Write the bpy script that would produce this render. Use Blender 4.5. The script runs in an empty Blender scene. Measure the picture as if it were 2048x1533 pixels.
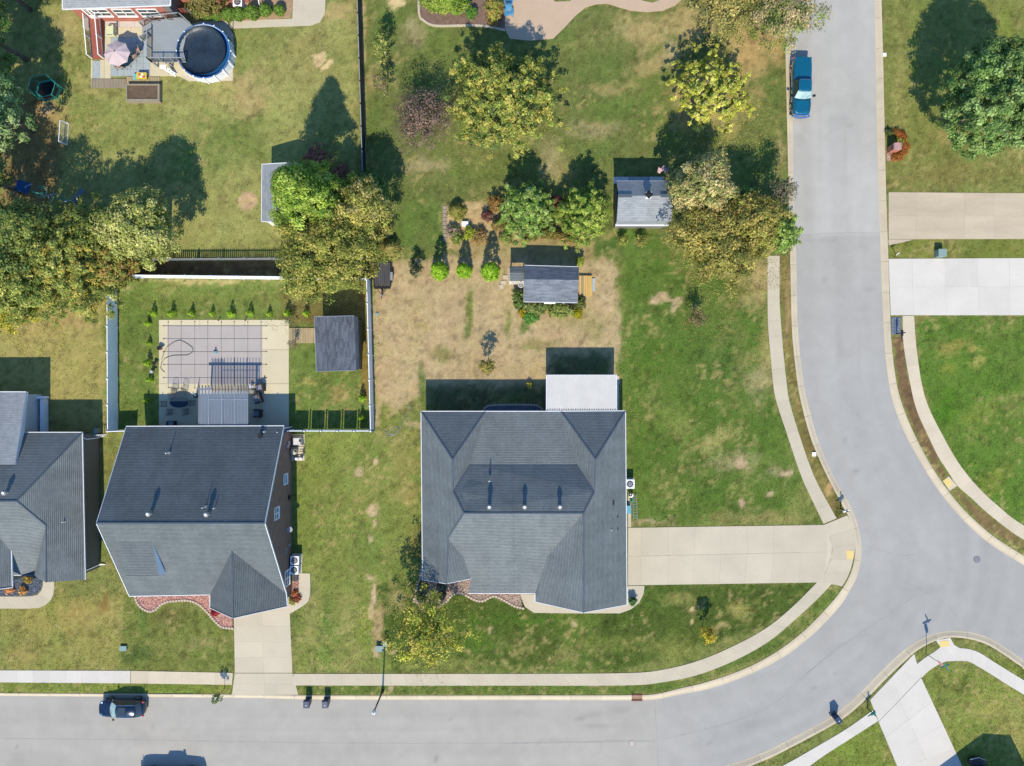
import bpy, math, random
import numpy as np
from mathutils import Vector, Matrix, Quaternion

# ---------------------------------------------------------------- camera, light, exposure
scene = bpy.context.scene
COL = scene.collection
CH, SC, CX, CY = 71.1, 20.0, 1024.0, 766.5      # camera height (m), ground scale of the survey (px per m), survey centre
cam_d = bpy.data.cameras.new('camera'); cam = bpy.data.objects.new('camera', cam_d); COL.objects.link(cam)
cam.location = (0, 0, CH); cam.rotation_euler = (0, 0, 0)
cam_d.sensor_width = 36; cam_d.lens = 36 * CH * SC / 2048; cam_d.clip_start = 0.5; cam_d.clip_end = 6000
scene.camera = cam
SUN = Vector((0.045, 1.0, -1.0)).normalized()     # direction the light travels
world = bpy.data.worlds.new('World'); scene.world = world; world.use_nodes = True
wn = world.node_tree; wn.nodes.clear()
sky = wn.nodes.new('ShaderNodeTexSky'); sky.sky_type = 'NISHITA'; sky.sun_disc = False
sky.sun_elevation = math.radians(45); sky.sun_rotation = math.radians(182.5)
sky.air_density = 1.3; sky.dust_density = 0.3; sky.ozone_density = 3.5
bgn = wn.nodes.new('ShaderNodeBackground'); bgn.inputs[1].default_value = 0.095
won = wn.nodes.new('ShaderNodeOutputWorld')
tint = wn.nodes.new('ShaderNodeMix'); tint.data_type = 'RGBA'; tint.blend_type = 'MULTIPLY'; tint.inputs[0].default_value = 1.0; tint.inputs[7].default_value = (1.05, 1.42, 1.8, 1)
wn.links.new(sky.outputs[0], tint.inputs[6]); wn.links.new(tint.outputs[2], bgn.inputs[0]); wn.links.new(bgn.outputs[0], won.inputs[0])
sun_d = bpy.data.lights.new('sun', 'SUN'); sun_d.energy = 4.8; sun_d.angle = math.radians(0.53); sun_d.color = (1.0, 0.89, 0.70)
sun = bpy.data.objects.new('sun', sun_d); COL.objects.link(sun); sun.location = (0, -60, 60)
sun.rotation_euler = SUN.to_track_quat('-Z', 'Y').to_euler()
vs = scene.view_settings; vs.view_transform = 'Standard'; vs.look = 'None'; vs.exposure = 0.35; vs.gamma = 1.0; vs.use_curve_mapping = False

# ---------------------------------------------------------------- helpers
PI = math.pi
def P(px, py, h=0.0):
    k = (CH - h) / CH / SC
    return Vector(((px - CX) * k, (CY - py) * k, h))
def s2l(c):
    c = c / 255.0
    return c / 12.92 if c <= 0.04045 else ((c + 0.055) / 1.055) ** 2.4
def S(r, g, b, f=1.6):
    return (min(s2l(r) / f, 0.85), min(s2l(g) / f, 0.85), min(s2l(b) / f, 0.85))
def RGB(r, g, b): return (s2l(r), s2l(g), s2l(b))
def catmull(pts, step=0.5):
    pts = [Vector(p) for p in pts]; out = []
    for i in range(len(pts) - 1):
        p0 = pts[max(i - 1, 0)]; p1 = pts[i]; p2 = pts[i + 1]; p3 = pts[min(i + 2, len(pts) - 1)]
        n = max(1, int((p2 - p1).length / step))
        for k in range(n):
            t = k / n
            out.append(0.5 * ((2 * p1) + (p2 - p0) * t + (2 * p0 - 5 * p1 + 4 * p2 - p3) * t * t + (3 * p1 - p0 - 3 * p2 + p3) * t ** 3))
    out.append(pts[-1]); return out
def resample(pts, n):
    L = [0]
    for i in range(1, len(pts)): L.append(L[-1] + (pts[i] - pts[i - 1]).length)
    out = []; j = 0
    for i in range(n):
        d = L[-1] * i / (n - 1)
        while j < len(pts) - 2 and L[j + 1] < d: j += 1
        t = 0 if L[j + 1] == L[j] else (d - L[j]) / (L[j + 1] - L[j])
        out.append(pts[j].lerp(pts[j + 1], min(max(t, 0), 1)))
    return out, L[-1]

class MB:
    def __init__(s): s.v = []; s.f = []; s.m = []
    def add(s, vs, fs, mi=0):
        o = len(s.v); s.v += [tuple(v) for v in vs]; s.f += [tuple(i + o for i in f) for f in fs]; s.m += [mi] * len(fs); return s
    def box(s, c, size, rz=0, mi=0, tx=0, ty=0):
        x, y, z = size[0] / 2, size[1] / 2, size[2] / 2
        M = Matrix.Translation(Vector(c)) @ Matrix.Rotation(rz, 4, 'Z') @ Matrix.Rotation(ty, 4, 'Y') @ Matrix.Rotation(tx, 4, 'X')
        vs = [M @ Vector((a * x, b * y, d * z)) for d in (-1, 1) for (a, b) in ((-1, -1), (1, -1), (1, 1), (-1, 1))]
        return s.add(vs, [(3, 2, 1, 0), (4, 5, 6, 7), (0, 1, 5, 4), (1, 2, 6, 5), (2, 3, 7, 6), (3, 0, 4, 7)], mi)
    def wbox(s, x0, y0, z0, x1, y1, z1, mi=0):
        return s.box(((x0 + x1) / 2, (y0 + y1) / 2, (z0 + z1) / 2), (abs(x1 - x0), abs(y1 - y0), abs(z1 - z0)), 0, mi)
    def pbox(s, x0, y0, x1, y1, z0, z1, mi=0, h=None):
        a = P(x0, y0, z1 if h is None else h); b = P(x1, y1, z1 if h is None else h)
        return s.wbox(a.x, b.y, z0, b.x, a.y, z1, mi)
    def prism(s, pts, z0, z1, mi=0, bev=0):
        pts = [Vector((p[0], p[1])) for p in pts]
        A = sum(pts[i].x * pts[(i + 1) % len(pts)].y - pts[(i + 1) % len(pts)].x * pts[i].y for i in range(len(pts)))
        if A < 0: pts.reverse()
        n = len(pts); vs = [(p.x, p.y, z0) for p in pts] + [(p.x, p.y, z1) for p in pts]
        fs = [tuple(range(n, 2 * n)), tuple(reversed(range(n)))] + [(i, (i + 1) % n, n + (i + 1) % n, n + i) for i in range(n)]
        return s.add(vs, fs, mi)
    def beam(s, a, b, w, d=None, mi=0):       # box from a to b, w wide, d deep (top along z)
        a = Vector(a); b = Vector(b); d = d or w; u = (b - a).normalized()
        up = Vector((0, 0, 1)) if abs(u.z) < 0.95 else Vector((0, 1, 0))
        r = u.cross(up).normalized() * w / 2; q = r.cross(u).normalized() * d / 2
        vs = [p + e * r + g * q for p in (a, b) for (e, g) in ((-1, -1), (1, -1), (1, 1), (-1, 1))]
        return s.add(vs, [(3, 2, 1, 0), (4, 5, 6, 7), (0, 1, 5, 4), (1, 2, 6, 5), (2, 3, 7, 6), (3, 0, 4, 7)], mi)
    def tube(s, pts, r, n=6, r2=None, mi=0, cap=True):
        pts = [Vector(p) for p in pts]; m = len(pts); o = []
        for i, p in enumerate(pts):
            u = (pts[min(i + 1, m - 1)] - pts[max(i - 1, 0)]).normalized()
            a = u.orthogonal().normalized() if i == 0 else (pa - u * pa.dot(u)).normalized()
            pa = a; b = u.cross(a); rr = r if r2 is None else r + (r2 - r) * i / max(m - 1, 1)
            o += [p + (a * math.cos(2 * PI * k / n) + b * math.sin(2 * PI * k / n)) * rr for k in range(n)]
        fs = [(i * n + k, i * n + (k + 1) % n, (i + 1) * n + (k + 1) % n, (i + 1) * n + k) for i in range(m - 1) for k in range(n)]
        if cap: fs += [tuple(reversed(range(n))), tuple(range((m - 1) * n, m * n))]
        return s.add(o, fs, mi)
    def lathe(s, c, prof, n=20, mi=0, sx=1, sy=1):  # prof: (r, z)
        c = Vector(c); o = []
        for (r, z) in prof: o += [c + Vector((r * sx * math.cos(2 * PI * k / n), r * sy * math.sin(2 * PI * k / n), z)) for k in range(n)]
        m = len(prof); fs = [(i * n + k, i * n + (k + 1) % n, (i + 1) * n + (k + 1) % n, (i + 1) * n + k) for i in range(m - 1) for k in range(n)]
        fs += [tuple(reversed(range(n))), tuple(range((m - 1) * n, m * n))]
        return s.add(o, fs, mi)
    def ell(s, c, rad, nu=10, nv=6, mi=0, rz=0):
        M = Matrix.Rotation(rz, 3, 'Z'); c = Vector(c)
        o = [c + M @ Vector((rad[0] * math.sin(PI * (j + .02) / (nv + .04)) * math.cos(2 * PI * i / nu), rad[1] * math.sin(PI * (j + .02) / (nv + .04)) * math.sin(2 * PI * i / nu), -rad[2] * math.cos(PI * j / nv))) for j in range(nv + 1) for i in range(nu)]
        fs = [(j * nu + i, j * nu + (i + 1) % nu, (j + 1) * nu + (i + 1) % nu, (j + 1) * nu + i) for j in range(nv) for i in range(nu)]
        fs += [tuple(reversed(range(nu))), tuple(range(nv * nu, (nv + 1) * nu))]
        return s.add(o, fs, mi)

def wl(o):
    v = Vector((0, 0, 0))
    while o is not None: v = v + o.location; o = o.parent
    return v
def link_mesh(name, me, parent=None):
    o = bpy.data.objects.new(name, me); COL.objects.link(o)
    if parent: o.parent = parent
    return o
def obj(name, mb, mat, parent=None, smooth=False, label=None):
    off = wl(parent) if parent else Vector((0, 0, 0))
    me = bpy.data.meshes.new(name)
    me.from_pydata([(v[0] - off.x, v[1] - off.y, v[2] - off.z) for v in mb.v], [], mb.f)
    mats = mat if isinstance(mat, (list, tuple)) else [mat]
    for m in mats: me.materials.append(m)
    if len(mats) > 1: me.polygons.foreach_set('material_index', mb.m)
    if smooth: me.polygons.foreach_set('use_smooth', [True] * len(me.polygons))
    me.update(); o = link_mesh(name, me, parent)
    if label: o['label'] = label
    return o
def tag(o, label=None, cat=None, group=None, kind=None):
    if label: o['label'] = label
    if cat: o['category'] = cat
    if group: o['group'] = group
    if kind: o['kind'] = kind
    return o
def thing(name, label, cat, loc=(0, 0, 0), rz=0, group=None):
    o = bpy.data.objects.new(name, None); COL.objects.link(o); o.location = loc; o.rotation_euler = (0, 0, rz); o.empty_display_size = 0.3
    return tag(o, label, cat, group)
def struct(name, parent=None):
    o = bpy.data.objects.new(name, None); COL.objects.link(o); o['kind'] = 'structure'; return o
def dup(root, loc, rz=0, label=None, sc=None):
    r = root.copy(); COL.objects.link(r); r.location = loc; r.rotation_euler = (0, 0, rz)
    if label: r['label'] = label
    if sc: r.scale = sc if isinstance(sc, (tuple, list)) else (sc, sc, sc)
    for ch in list(root.children):
        c = ch.copy(); COL.objects.link(c); c.parent = r
        for g in list(ch.children):
            d = g.copy(); COL.objects.link(d); d.parent = c
    return r

# ---------------------------------------------------------------- materials
class NT:
    def __init__(s, name):
        s.m = bpy.data.materials.new(name); s.m.use_nodes = True; s.t = s.m.node_tree; s.b = s.t.nodes['Principled BSDF']
    def n(s, t, **kw):
        o = s.t.nodes.new(t)
        for k, v in kw.items(): setattr(o, k, v)
        return o
    def l(s, a, b): s.t.links.new(a, b)
    def noise(s, scale, detail=4, vec=None, dist=0.0, rough=0.55):
        o = s.n('ShaderNodeTexNoise'); o.inputs['Scale'].default_value = scale; o.inputs['Detail'].default_value = detail; o.inputs['Distortion'].default_value = dist
        o.inputs['Roughness'].default_value = rough
        if vec: s.l(vec, o.inputs['Vector'])
        return o.outputs[0]
    def ramp(s, fac, stops):
        o = s.n('ShaderNodeValToRGB'); e = o.color_ramp.elements
        while len(e) < len(stops): e.new(0.5)
        for i, (p, c) in enumerate(stops): e[i].position = p; e[i].color = (c[0], c[1], c[2], 1) if hasattr(c, '__len__') else (c, c, c, 1)
        s.l(fac, o.inputs[0]); return o.outputs[0]
    def mul(s, a, b, fac=1.0, mode='MULTIPLY'):
        o = s.n('ShaderNodeMix', data_type='RGBA', blend_type=mode); o.inputs[0].default_value = fac
        for i, x in ((6, a), (7, b)):
            if isinstance(x, tuple): o.inputs[i].default_value = (*x[:3], 1)
            else: s.l(x, o.inputs[i])
        return o.outputs[2]
    def bump(s, h, strength=0.3, dist=0.02):
        o = s.n('ShaderNodeBump'); o.inputs['Strength'].default_value = strength; o.inputs['Distance'].default_value = dist
        s.l(h, o.inputs['Height']); s.l(o.outputs[0], s.b.inputs['Normal'])
def mat(name, col, rough=0.75, var=0.12, scale=2.0, fine=18.0, metal=0.0, bump=0.15, spec=0.4, coat=0.0, stretch=None, alpha=1.0, trans=0.0, fvar=None):
    conc = 'concrete' in name; t = NT(name); geo = t.n('ShaderNodeNewGeometry'); vec = geo.outputs['Position']
    if stretch:
        mp = t.n('ShaderNodeMapping'); mp.inputs['Scale'].default_value = stretch; t.l(vec, mp.inputs[0]); vec = mp.outputs[0]
    a = t.ramp(t.noise(scale, 5, vec), [(0.3, 1 - var), (0.7, 1 + var)])
    fv = var * 0.7 if fvar is None else fvar
    b = t.ramp(t.noise(fine, 3, vec), [(0.3, 1 - fv), (0.7, 1 + fv)])
    c = t.mul(t.mul(tuple(col), a), b)
    if conc:
        oi = t.n('ShaderNodeObjectInfo'); c = t.mul(c, t.ramp(oi.outputs['Random'], [(0.0, .96), (1.0, 1.05)]))
        c = t.mul(c, t.ramp(t.noise(1.7, 6, vec, 1.2, .7), [(0.60, 1.0), (0.78, .88)]))
    t.l(c, t.b.inputs['Base Color'])
    t.b.inputs['Roughness'].default_value = rough; t.b.inputs['Metallic'].default_value = metal
    t.b.inputs['Specular IOR Level'].default_value = spec; t.b.inputs['Coat Weight'].default_value = coat
    t.b.inputs['Coat Roughness'].default_value = 0.05
    if alpha < 1: t.b.inputs['Alpha'].default_value = alpha
    if trans: t.b.inputs['Transmission Weight'].default_value = trans
    if bump: t.bump(t.noise(fine * 1.5, 3, vec), bump)
    return t.m
def shingle(name, c1, c2, mort, bw=0.33, rh=0.165, patch=0.12, mw=0.016):
    t = NT(name); uv = t.n('ShaderNodeUVMap'); v = uv.outputs[0]
    br = t.n('ShaderNodeTexBrick'); t.l(v, br.inputs['Vector'])
    for k, val in (('Color1', c1), ('Color2', c2), ('Mortar', mort)): br.inputs[k].default_value = (*val, 1)
    br.inputs['Scale'].default_value = 1; br.inputs['Brick Width'].default_value = bw; br.inputs['Row Height'].default_value = rh
    br.inputs['Mortar Size'].default_value = 0.0; br.inputs['Bias'].default_value = 0.0
    rw = t.n('ShaderNodeTexBrick'); t.l(v, rw.inputs['Vector']); rw.inputs['Scale'].default_value = 1; rw.inputs['Brick Width'].default_value = 400; rw.inputs['Row Height'].default_value = rh; rw.inputs['Mortar Size'].default_value = mw; rw.inputs['Mortar Smooth'].default_value = 0.4
    rw.inputs['Color1'].default_value = rw.inputs['Color2'].default_value = (1, 1, 1, 1); q = [mort[i] / ((c1[i] + c2[i]) / 2) for i in range(3)]; rw.inputs['Mortar'].default_value = (*q, 1)
    a = t.ramp(t.noise(0.45, 5, v, 0.4), [(0.3, 1 - patch), (0.7, 1 + patch)])
    b = t.ramp(t.noise(9, 3, v), [(0.3, 0.86), (0.7, 1.12)])
    mp = t.n('ShaderNodeMapping'); mp.inputs['Scale'].default_value = (1.2, 0.12, 1); t.l(v, mp.inputs[0])
    s = t.ramp(t.noise(1.0, 4, mp.outputs[0]), [(0.3, 0.93), (0.7, 1.06)])
    t.l(t.mul(t.mul(t.mul(t.mul(br.outputs[0], rw.outputs[0]), a), b), s), t.b.inputs['Base Color']); t.b.inputs['Roughness'].default_value = 0.85; t.b.inputs['Specular IOR Level'].default_value = 0.3
    t.bump(rw.outputs['Fac'], -0.5, 0.02)
    return t.m
def brickmat(name, c1, c2, mort):
    t = NT(name); geo = t.n('ShaderNodeNewGeometry'); sp = t.n('ShaderNodeSeparateXYZ'); t.l(geo.outputs['Position'], sp.inputs[0])
    ad = t.n('ShaderNodeMath'); t.l(sp.outputs[0], ad.inputs[0]); t.l(sp.outputs[1], ad.inputs[1])
    cb = t.n('ShaderNodeCombineXYZ'); t.l(ad.outputs[0], cb.inputs[0]); t.l(sp.outputs[2], cb.inputs[1])
    br = t.n('ShaderNodeTexBrick'); t.l(cb.outputs[0], br.inputs['Vector'])
    for k, val in (('Color1', c1), ('Color2', c2), ('Mortar', mort)): br.inputs[k].default_value = (*val, 1)
    br.inputs['Scale'].default_value = 1; br.inputs['Brick Width'].default_value = 0.22; br.inputs['Row Height'].default_value = 0.075; br.inputs['Mortar Size'].default_value = 0.008
    a = t.ramp(t.noise(1.5, 5, geo.outputs['Position']), [(0.3, 0.85), (0.7, 1.12)])
    t.l(t.mul(br.outputs[0], a), t.b.inputs['Base Color']); t.b.inputs['Roughness'].default_value = 0.85
    t.bump(br.outputs['Fac'], -0.4, 0.01)
    return t.m
def attrmat(name, rough=0.8, var=0.2, scale=6, fine=30, transl=0.0, bump=0.4, stretch=None):
    t = NT(name); at = t.n('ShaderNodeAttribute'); at.attribute_name = 'Col'
    geo = t.n('ShaderNodeNewGeometry'); vec = geo.outputs['Position']
    if stretch:
        mp = t.n('ShaderNodeMapping'); mp.inputs['Scale'].default_value = stretch; t.l(vec, mp.inputs[0]); vec = mp.outputs[0]
    c = at.outputs['Color']
    if var:
        c = t.mul(c, t.ramp(t.noise(scale, 5, vec, 0.5), [(0.3, 1 - var), (0.7, 1 + var)]))
        c = t.mul(c, t.ramp(t.noise(fine, 3, vec), [(0.3, 1 - var), (0.7, 1 + var)]))
    t.l(c, t.b.inputs['Base Color']); t.b.inputs['Roughness'].default_value = rough; t.b.inputs['Specular IOR Level'].default_value = 0.12
    if bump: t.bump(t.noise(fine, 4, geo.outputs['Position']), bump, 0.03)
    if transl:
        tr = t.n('ShaderNodeBsdfTranslucent'); t.l(c, tr.inputs[0]); mx = t.n('ShaderNodeMixShader'); mx.inputs[0].default_value = transl
        t.l(t.b.outputs[0], mx.inputs[1]); t.l(tr.outputs[0], mx.inputs[2]); out = t.t.nodes['Material Output']; t.l(mx.outputs[0], out.inputs[0])
    return t.m
M = {}
M['tan_conc'] = mat('tan_concrete', S(220, 209, 184), 0.9, 0.06, 0.35, 7, bump=0.1, fvar=0.035)
M['walk_conc'] = mat('walk_concrete', S(216, 205, 180), 0.9, 0.06, 0.5, 7, bump=0.1, fvar=0.04)
M['walk_tan'] = mat('walk_tan_concrete', S(227, 213, 186), 0.9, 0.06, 0.5, 7, bump=0.1, fvar=0.04)
M['white_conc'] = mat('white_concrete', S(231, 225, 214), 0.9, 0.05, 0.4, 7, bump=0.1, fvar=0.03)
M['old_conc'] = mat('old_concrete', S(215, 199, 172), 0.9, 0.13, 0.3, 6, bump=0.1, stretch=(0.4, 2.2, 1), fvar=0.05)
M['pool_conc'] = mat('pool_deck_concrete', S(230, 219, 186), 0.9, 0.04, 0.4, 8, bump=0.1, fvar=0.03)
M['kerb'] = mat('kerb_concrete', S(220, 206, 178), 0.9, 0.09, 0.6, 9, bump=0.15, fvar=0.06)
M['patio_pink'] = mat('patio_pink_concrete', S(214, 188, 160), 0.9, 0.05, 0.8, 12, bump=0.1)
M['paver_blue'] = mat('pale_blue_paver', S(184, 198, 204), 0.85, 0.08, 1.2, 14)
M['shingle'] = shingle('slate_shingle', (.168, .192, .196), (.141, .163, .169), (.08, .094, .099), rh=.158, mw=.042)
M['shingle_dark'] = shingle('charcoal_shingle', (.135, .157, .162), (.112, .132, .139), (.058, .07, .077), rh=.158, mw=.042)
M['shingle_patch'] = shingle('mottled_shingle', (.165, .185, .215), (.095, .112, .135), (.10, .115, .14), bw=.62, rh=.16, patch=.15, mw=.008)
M['shingle_lt'] = shingle('grey_blue_shingle', (.26, .28, .30), (.21, .23, .25), (.13, .145, .16), patch=.08)
M['shingle_h6'] = shingle('dark_mottled_shingle', (.11, .125, .15), (.058, .07, .088), (.06, .07, .09), bw=.62, rh=.16, patch=.15, mw=.008)
M['gutter'] = mat('gutter_paint', (.62, .64, .66), .5, .08, 2, 10, bump=.02)
M['white'] = mat('white_paint', (0.78, 0.78, 0.76), 0.5, 0.04, 1, 10, bump=0.02)
M['offwhite'] = mat('off_white_vinyl', (0.78, 0.82, 0.86), 0.45, 0.04, 1, 10, bump=0.02)
M['siding'] = mat('grey_siding', (0.16, 0.15, 0.14), 0.7, 0.1, 1, 10, stretch=(0.3, 0.3, 8))
M['siding_lt'] = mat('pale_siding', (0.5, 0.5, 0.5), 0.7, 0.08, 1, 10, stretch=(0.3, 0.3, 8))
M['brown_siding'] = mat('olive_siding', (0.13, 0.115, 0.085), 0.7, 0.1, 1, 10, stretch=(0.3, 0.3, 8))
M['brick_red'] = brickmat('red_brick', S(196, 112, 92, 1.5), S(176, 92, 76, 1.5), S(190, 150, 135, 1.5))
M['brick_brown'] = brickmat('brown_brick', (0.21, 0.115, 0.085), (0.15, 0.085, 0.07), (0.24, 0.19, 0.17))
M['glass'] = mat('window_glass', (0.03, 0.045, 0.05), 0.06, 0.05, 1, 5, bump=0, spec=0.8)
M['black'] = mat('black_plastic', (0.012, 0.013, 0.016), 0.45, 0.1, 2, 20)
M['black_metal'] = mat('black_metal', (0.015, 0.015, 0.017), 0.4, 0.1, 2, 20, spec=0.5)
M['tyre'] = mat('tyre_rubber', (0.018, 0.018, 0.018), 0.85, 0.1, 4, 30)
M['rim'] = mat('alloy_rim', (0.45, 0.46, 0.48), 0.3, 0.05, 2, 10, metal=0.9, bump=0)
M['chrome'] = mat('chrome', (0.8, 0.82, 0.85), 0.12, 0.02, 2, 10, metal=1.0, bump=0)
M['galv'] = mat('galvanised_steel', (0.42, 0.44, 0.46), 0.4, 0.1, 3, 20, metal=0.6, bump=0.05)
M['teal_paint'] = mat('teal_car_paint', (0.002, 0.105, 0.185), 0.25, 0.05, 1, 10, metal=0.25, bump=0, coat=1.0)
M['navy_paint'] = mat('navy_car_paint', (0.005, 0.013, 0.036), 0.22, 0.05, 1, 10, metal=0.3, bump=0, coat=1.0)
M['white_paint_car'] = mat('grey_car_paint', (0.3, 0.31, 0.32), 0.25, 0.05, 1, 10, metal=0.2, bump=0, coat=1.0)
M['windscreen'] = mat('windscreen_glass', (0.26, 0.38, 0.38), 0.25, 0.08, 3, 10, bump=0, spec=0.8)
M['bin_blue'] = mat('blue_bin_plastic', (0.012, 0.03, 0.075), 0.4, 0.1, 3, 20)
M['wood_new'] = mat('new_pine_boards', S(228, 190, 112), 0.75, 0.12, 1.2, 14, stretch=(3, 0.5, 3))
M['wood_tan'] = mat('weathered_pine_boards', S(196, 176, 134), 0.8, 0.14, 1.5, 14, stretch=(3, 0.5, 3))
M['wood_grey'] = mat('grey_weathered_boards', S(170, 158, 138), 0.85, 0.14, 1.5, 14, stretch=(3, 0.5, 3))
M['wood_dark'] = mat('dark_trailer_boards', (0.055, 0.055, 0.06), 0.75, 0.2, 1.5, 14, stretch=(4, 0.5, 3))
M['composite'] = mat('grey_composite_boards', S(168, 176, 180), 0.7, 0.05, 1.5, 14)
M['bark'] = mat('tree_bark', (0.12, 0.095, 0.075), 0.9, 0.2, 3, 20, bump=0.5)
M['bark_pale'] = mat('pale_bark', (0.34, 0.31, 0.28), 0.9, 0.15, 3, 20, bump=0.5)
M['soil'] = mat('garden_soil', (0.11, 0.075, 0.05), 0.95, 0.2, 3, 20, bump=0.6)
M['mulch'] = mat('bark_mulch', (0.16, 0.105, 0.08), 0.95, 0.25, 3, 20, bump=0.8)
M['red_rock'] = mat('pink_lava_rock', S(222, 168, 152), 0.9, 0.25, 5, 16, bump=0.6)
M['tan_rock'] = mat('tan_river_rock', S(198, 172, 154), 0.9, 0.28, 5, 16, bump=0.6)
M['slate_rock'] = mat('blue_slate_rock', S(120, 130, 146), 0.9, 0.25, 5, 16, bump=0.6)
M['leaf'] = attrmat('leaf', 0.65, 0.0, transl=0.3, bump=0)
M['lawn'] = attrmat('lawn', 0.95, 0.15, 2.2, 13, bump=0.5)
M['blade'] = attrmat('grass_blade', 0.85, 0.0, transl=0.25, bump=0)
M['asphalt'] = attrmat('asphalt', 0.9, 0.04, 0.7, 16, bump=0.15)
M['flag'] = attrmat('flag_cloth', 0.8, 0.0, bump=0)
# ---------------------------------------------------------------- survey lines (px on the ground)
W_OUT = [(1568, -900), (1568, -60), (1568.5, 0), (1572, 160), (1577, 384), (1580, 508), (1583, 646), (1588, 710), (1595, 767), (1602, 805), (1622, 878), (1652, 948), (1681, 1004), (1701, 1042), (1710, 1082), (1709, 1118), (1700, 1150),
         (1685, 1177), (1666, 1202), (1621, 1250), (1585, 1281), (1548, 1307), (1500, 1333), (1449, 1353), (1400, 1368), (1364, 1376), (1313, 1388), (1264, 1390.5), (1024, 1391), (640, 1391), (460, 1389), (0, 1386.5), (-60, 1386), (-1000, 1386)]
W_IN = [(1582, -900), (1582, -60), (1582, 0), (1585, 160), (1588, 384), (1593, 508), (1596, 646), (1601, 710), (1608, 767), (1616, 805), (1636, 878), (1665, 948), (1695, 1000), (1713, 1040), (1723, 1082), (1723, 1120), (1715, 1155),
        (1701, 1182), (1684, 1210), (1637, 1261), (1603, 1290), (1566, 1317), (1512, 1345), (1457, 1367), (1407, 1382), (1368, 1389), (1315, 1400), (1264, 1402), (1024, 1401.5), (640, 1400.5), (460, 1397), (0, 1393), (-60, 1393), (-1000, 1393)]
E_OUT = [(1762, -900), (1762, -60), (1763, 0), (1767, 160), (1772, 384), (1776, 500), (1780, 630), (1784, 700), (1793, 767), (1806, 815), (1830, 872), (1858, 925), (1891, 975), (1928, 1020), (1983, 1070), (2048, 1112), (2130, 1160), (2300, 1250), (2900, 1560)]
E_IN = [(1749, -900), (1749, -60), (1750, 0), (1753, 160), (1758, 384), (1762, 500), (1767, 630), (1771, 700), (1779, 767), (1790, 815), (1814, 874), (1845, 930), (1877, 980), (1915, 1027), (1970, 1080), (2040, 1126), (2122, 1174), (2293, 1264), (2893, 1574)]
S_OUT = [(-1000, 1582), (0, 1582), (1000, 1580), (1300, 1572), (1400, 1560), (1474, 1542), (1536, 1518), (1561, 1506), (1611, 1480), (1661, 1453), (1698, 1429), (1736, 1395), (1773, 1357), (1811, 1321), (1836, 1300), (1868, 1283), (1898, 1275), (1936, 1278), (1973, 1289), (2011, 1312), (2048, 1337), (2130, 1384), (2900, 1790)]
S_IN = [(-1000, 1568), (0, 1568), (1000, 1566), (1296, 1558), (1394, 1546), (1468, 1528), (1530, 1505), (1555, 1493), (1605, 1467), (1655, 1440), (1690, 1415), (1727, 1381), (1764, 1343), (1802, 1307), (1829, 1287), (1864, 1270), (1898, 1263), (1940, 1265), (1980, 1277), (2018, 1300), (2055, 1325), (2137, 1372), (2907, 1776)]
def gp(pts): return [P(*p) for p in pts]
ROAD_POLY = np.array([(v.x, v.y) for v in catmull(gp(W_OUT), 1.0) + catmull(gp(S_OUT), 1.0) + list(reversed(catmull(gp(E_OUT), 1.0)))])

def pip(X, Y, poly):
    ins = np.zeros(X.shape, bool); n = len(poly)
    for i in range(n):
        x1, y1 = poly[i]; x2, y2 = poly[(i + 1) % n]
        if y1 == y2: continue
        c = ((y1 > Y) != (y2 > Y)) & (X < (x2 - x1) * (Y - y1) / (y2 - y1) + x1)
        ins ^= c
    return ins
def dpoly(X, Y, poly, closed=True):
    d = np.full(X.shape, 1e9); n = len(poly)
    for i in range(n if closed else n - 1):
        x1, y1 = poly[i]; x2, y2 = poly[(i + 1) % n]
        dx, dy = x2 - x1, y2 - y1; L = dx * dx + dy * dy + 1e-12
        t = np.clip(((X - x1) * dx + (Y - y1) * dy) / L, 0, 1)
        d = np.minimum(d, (X - x1 - t * dx) ** 2 + (Y - y1 - t * dy) ** 2)
    return np.sqrt(d)
def vnoise(X, Y, scale, seed):
    r = np.random.RandomState(seed).rand(256, 256); u = X / scale + 500.3; v = Y / scale + 500.7
    i = np.floor(u).astype(int); j = np.floor(v).astype(int); fu = u - i; fv = v - j
    fu = fu * fu * (3 - 2 * fu); fv = fv * fv * (3 - 2 * fv)
    g = lambda a, b: r[a % 256, b % 256]
    return (g(i, j) * (1 - fu) + g(i + 1, j) * fu) * (1 - fv) + (g(i, j + 1) * (1 - fu) + g(i + 1, j + 1) * fu) * fv
def fbm(X, Y, scale, seed, octv=4):
    a = 0; w = 1; tot = 0
    for k in range(octv):
        a = a + w * vnoise(X, Y, scale / 2 ** k, seed + k); tot += w; w *= 0.55
    return a / tot
def sstep(a, b, x):
    t = np.clip((x - a) / (b - a), 0, 1); return t * t * (3 - 2 * t)

# ---------------------------------------------------------------- lawn colours: what grows where, and one patch with painted shade
C_OLIVE = S(136, 138, 84); C_YEL = S(160, 150, 98); C_GREEN = S(100, 124, 62); C_LUSH = S(84, 120, 44); C_TAN = S(186, 166, 136); C_DIRT = S(200, 174, 146); C_BROWN = S(118, 98, 66)
C_SAND = S(224, 198, 156); C_DKGREEN = S(72, 104, 52); C_STRAW = S(182, 160, 116); C_MULCH = S(122, 92, 74)
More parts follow.
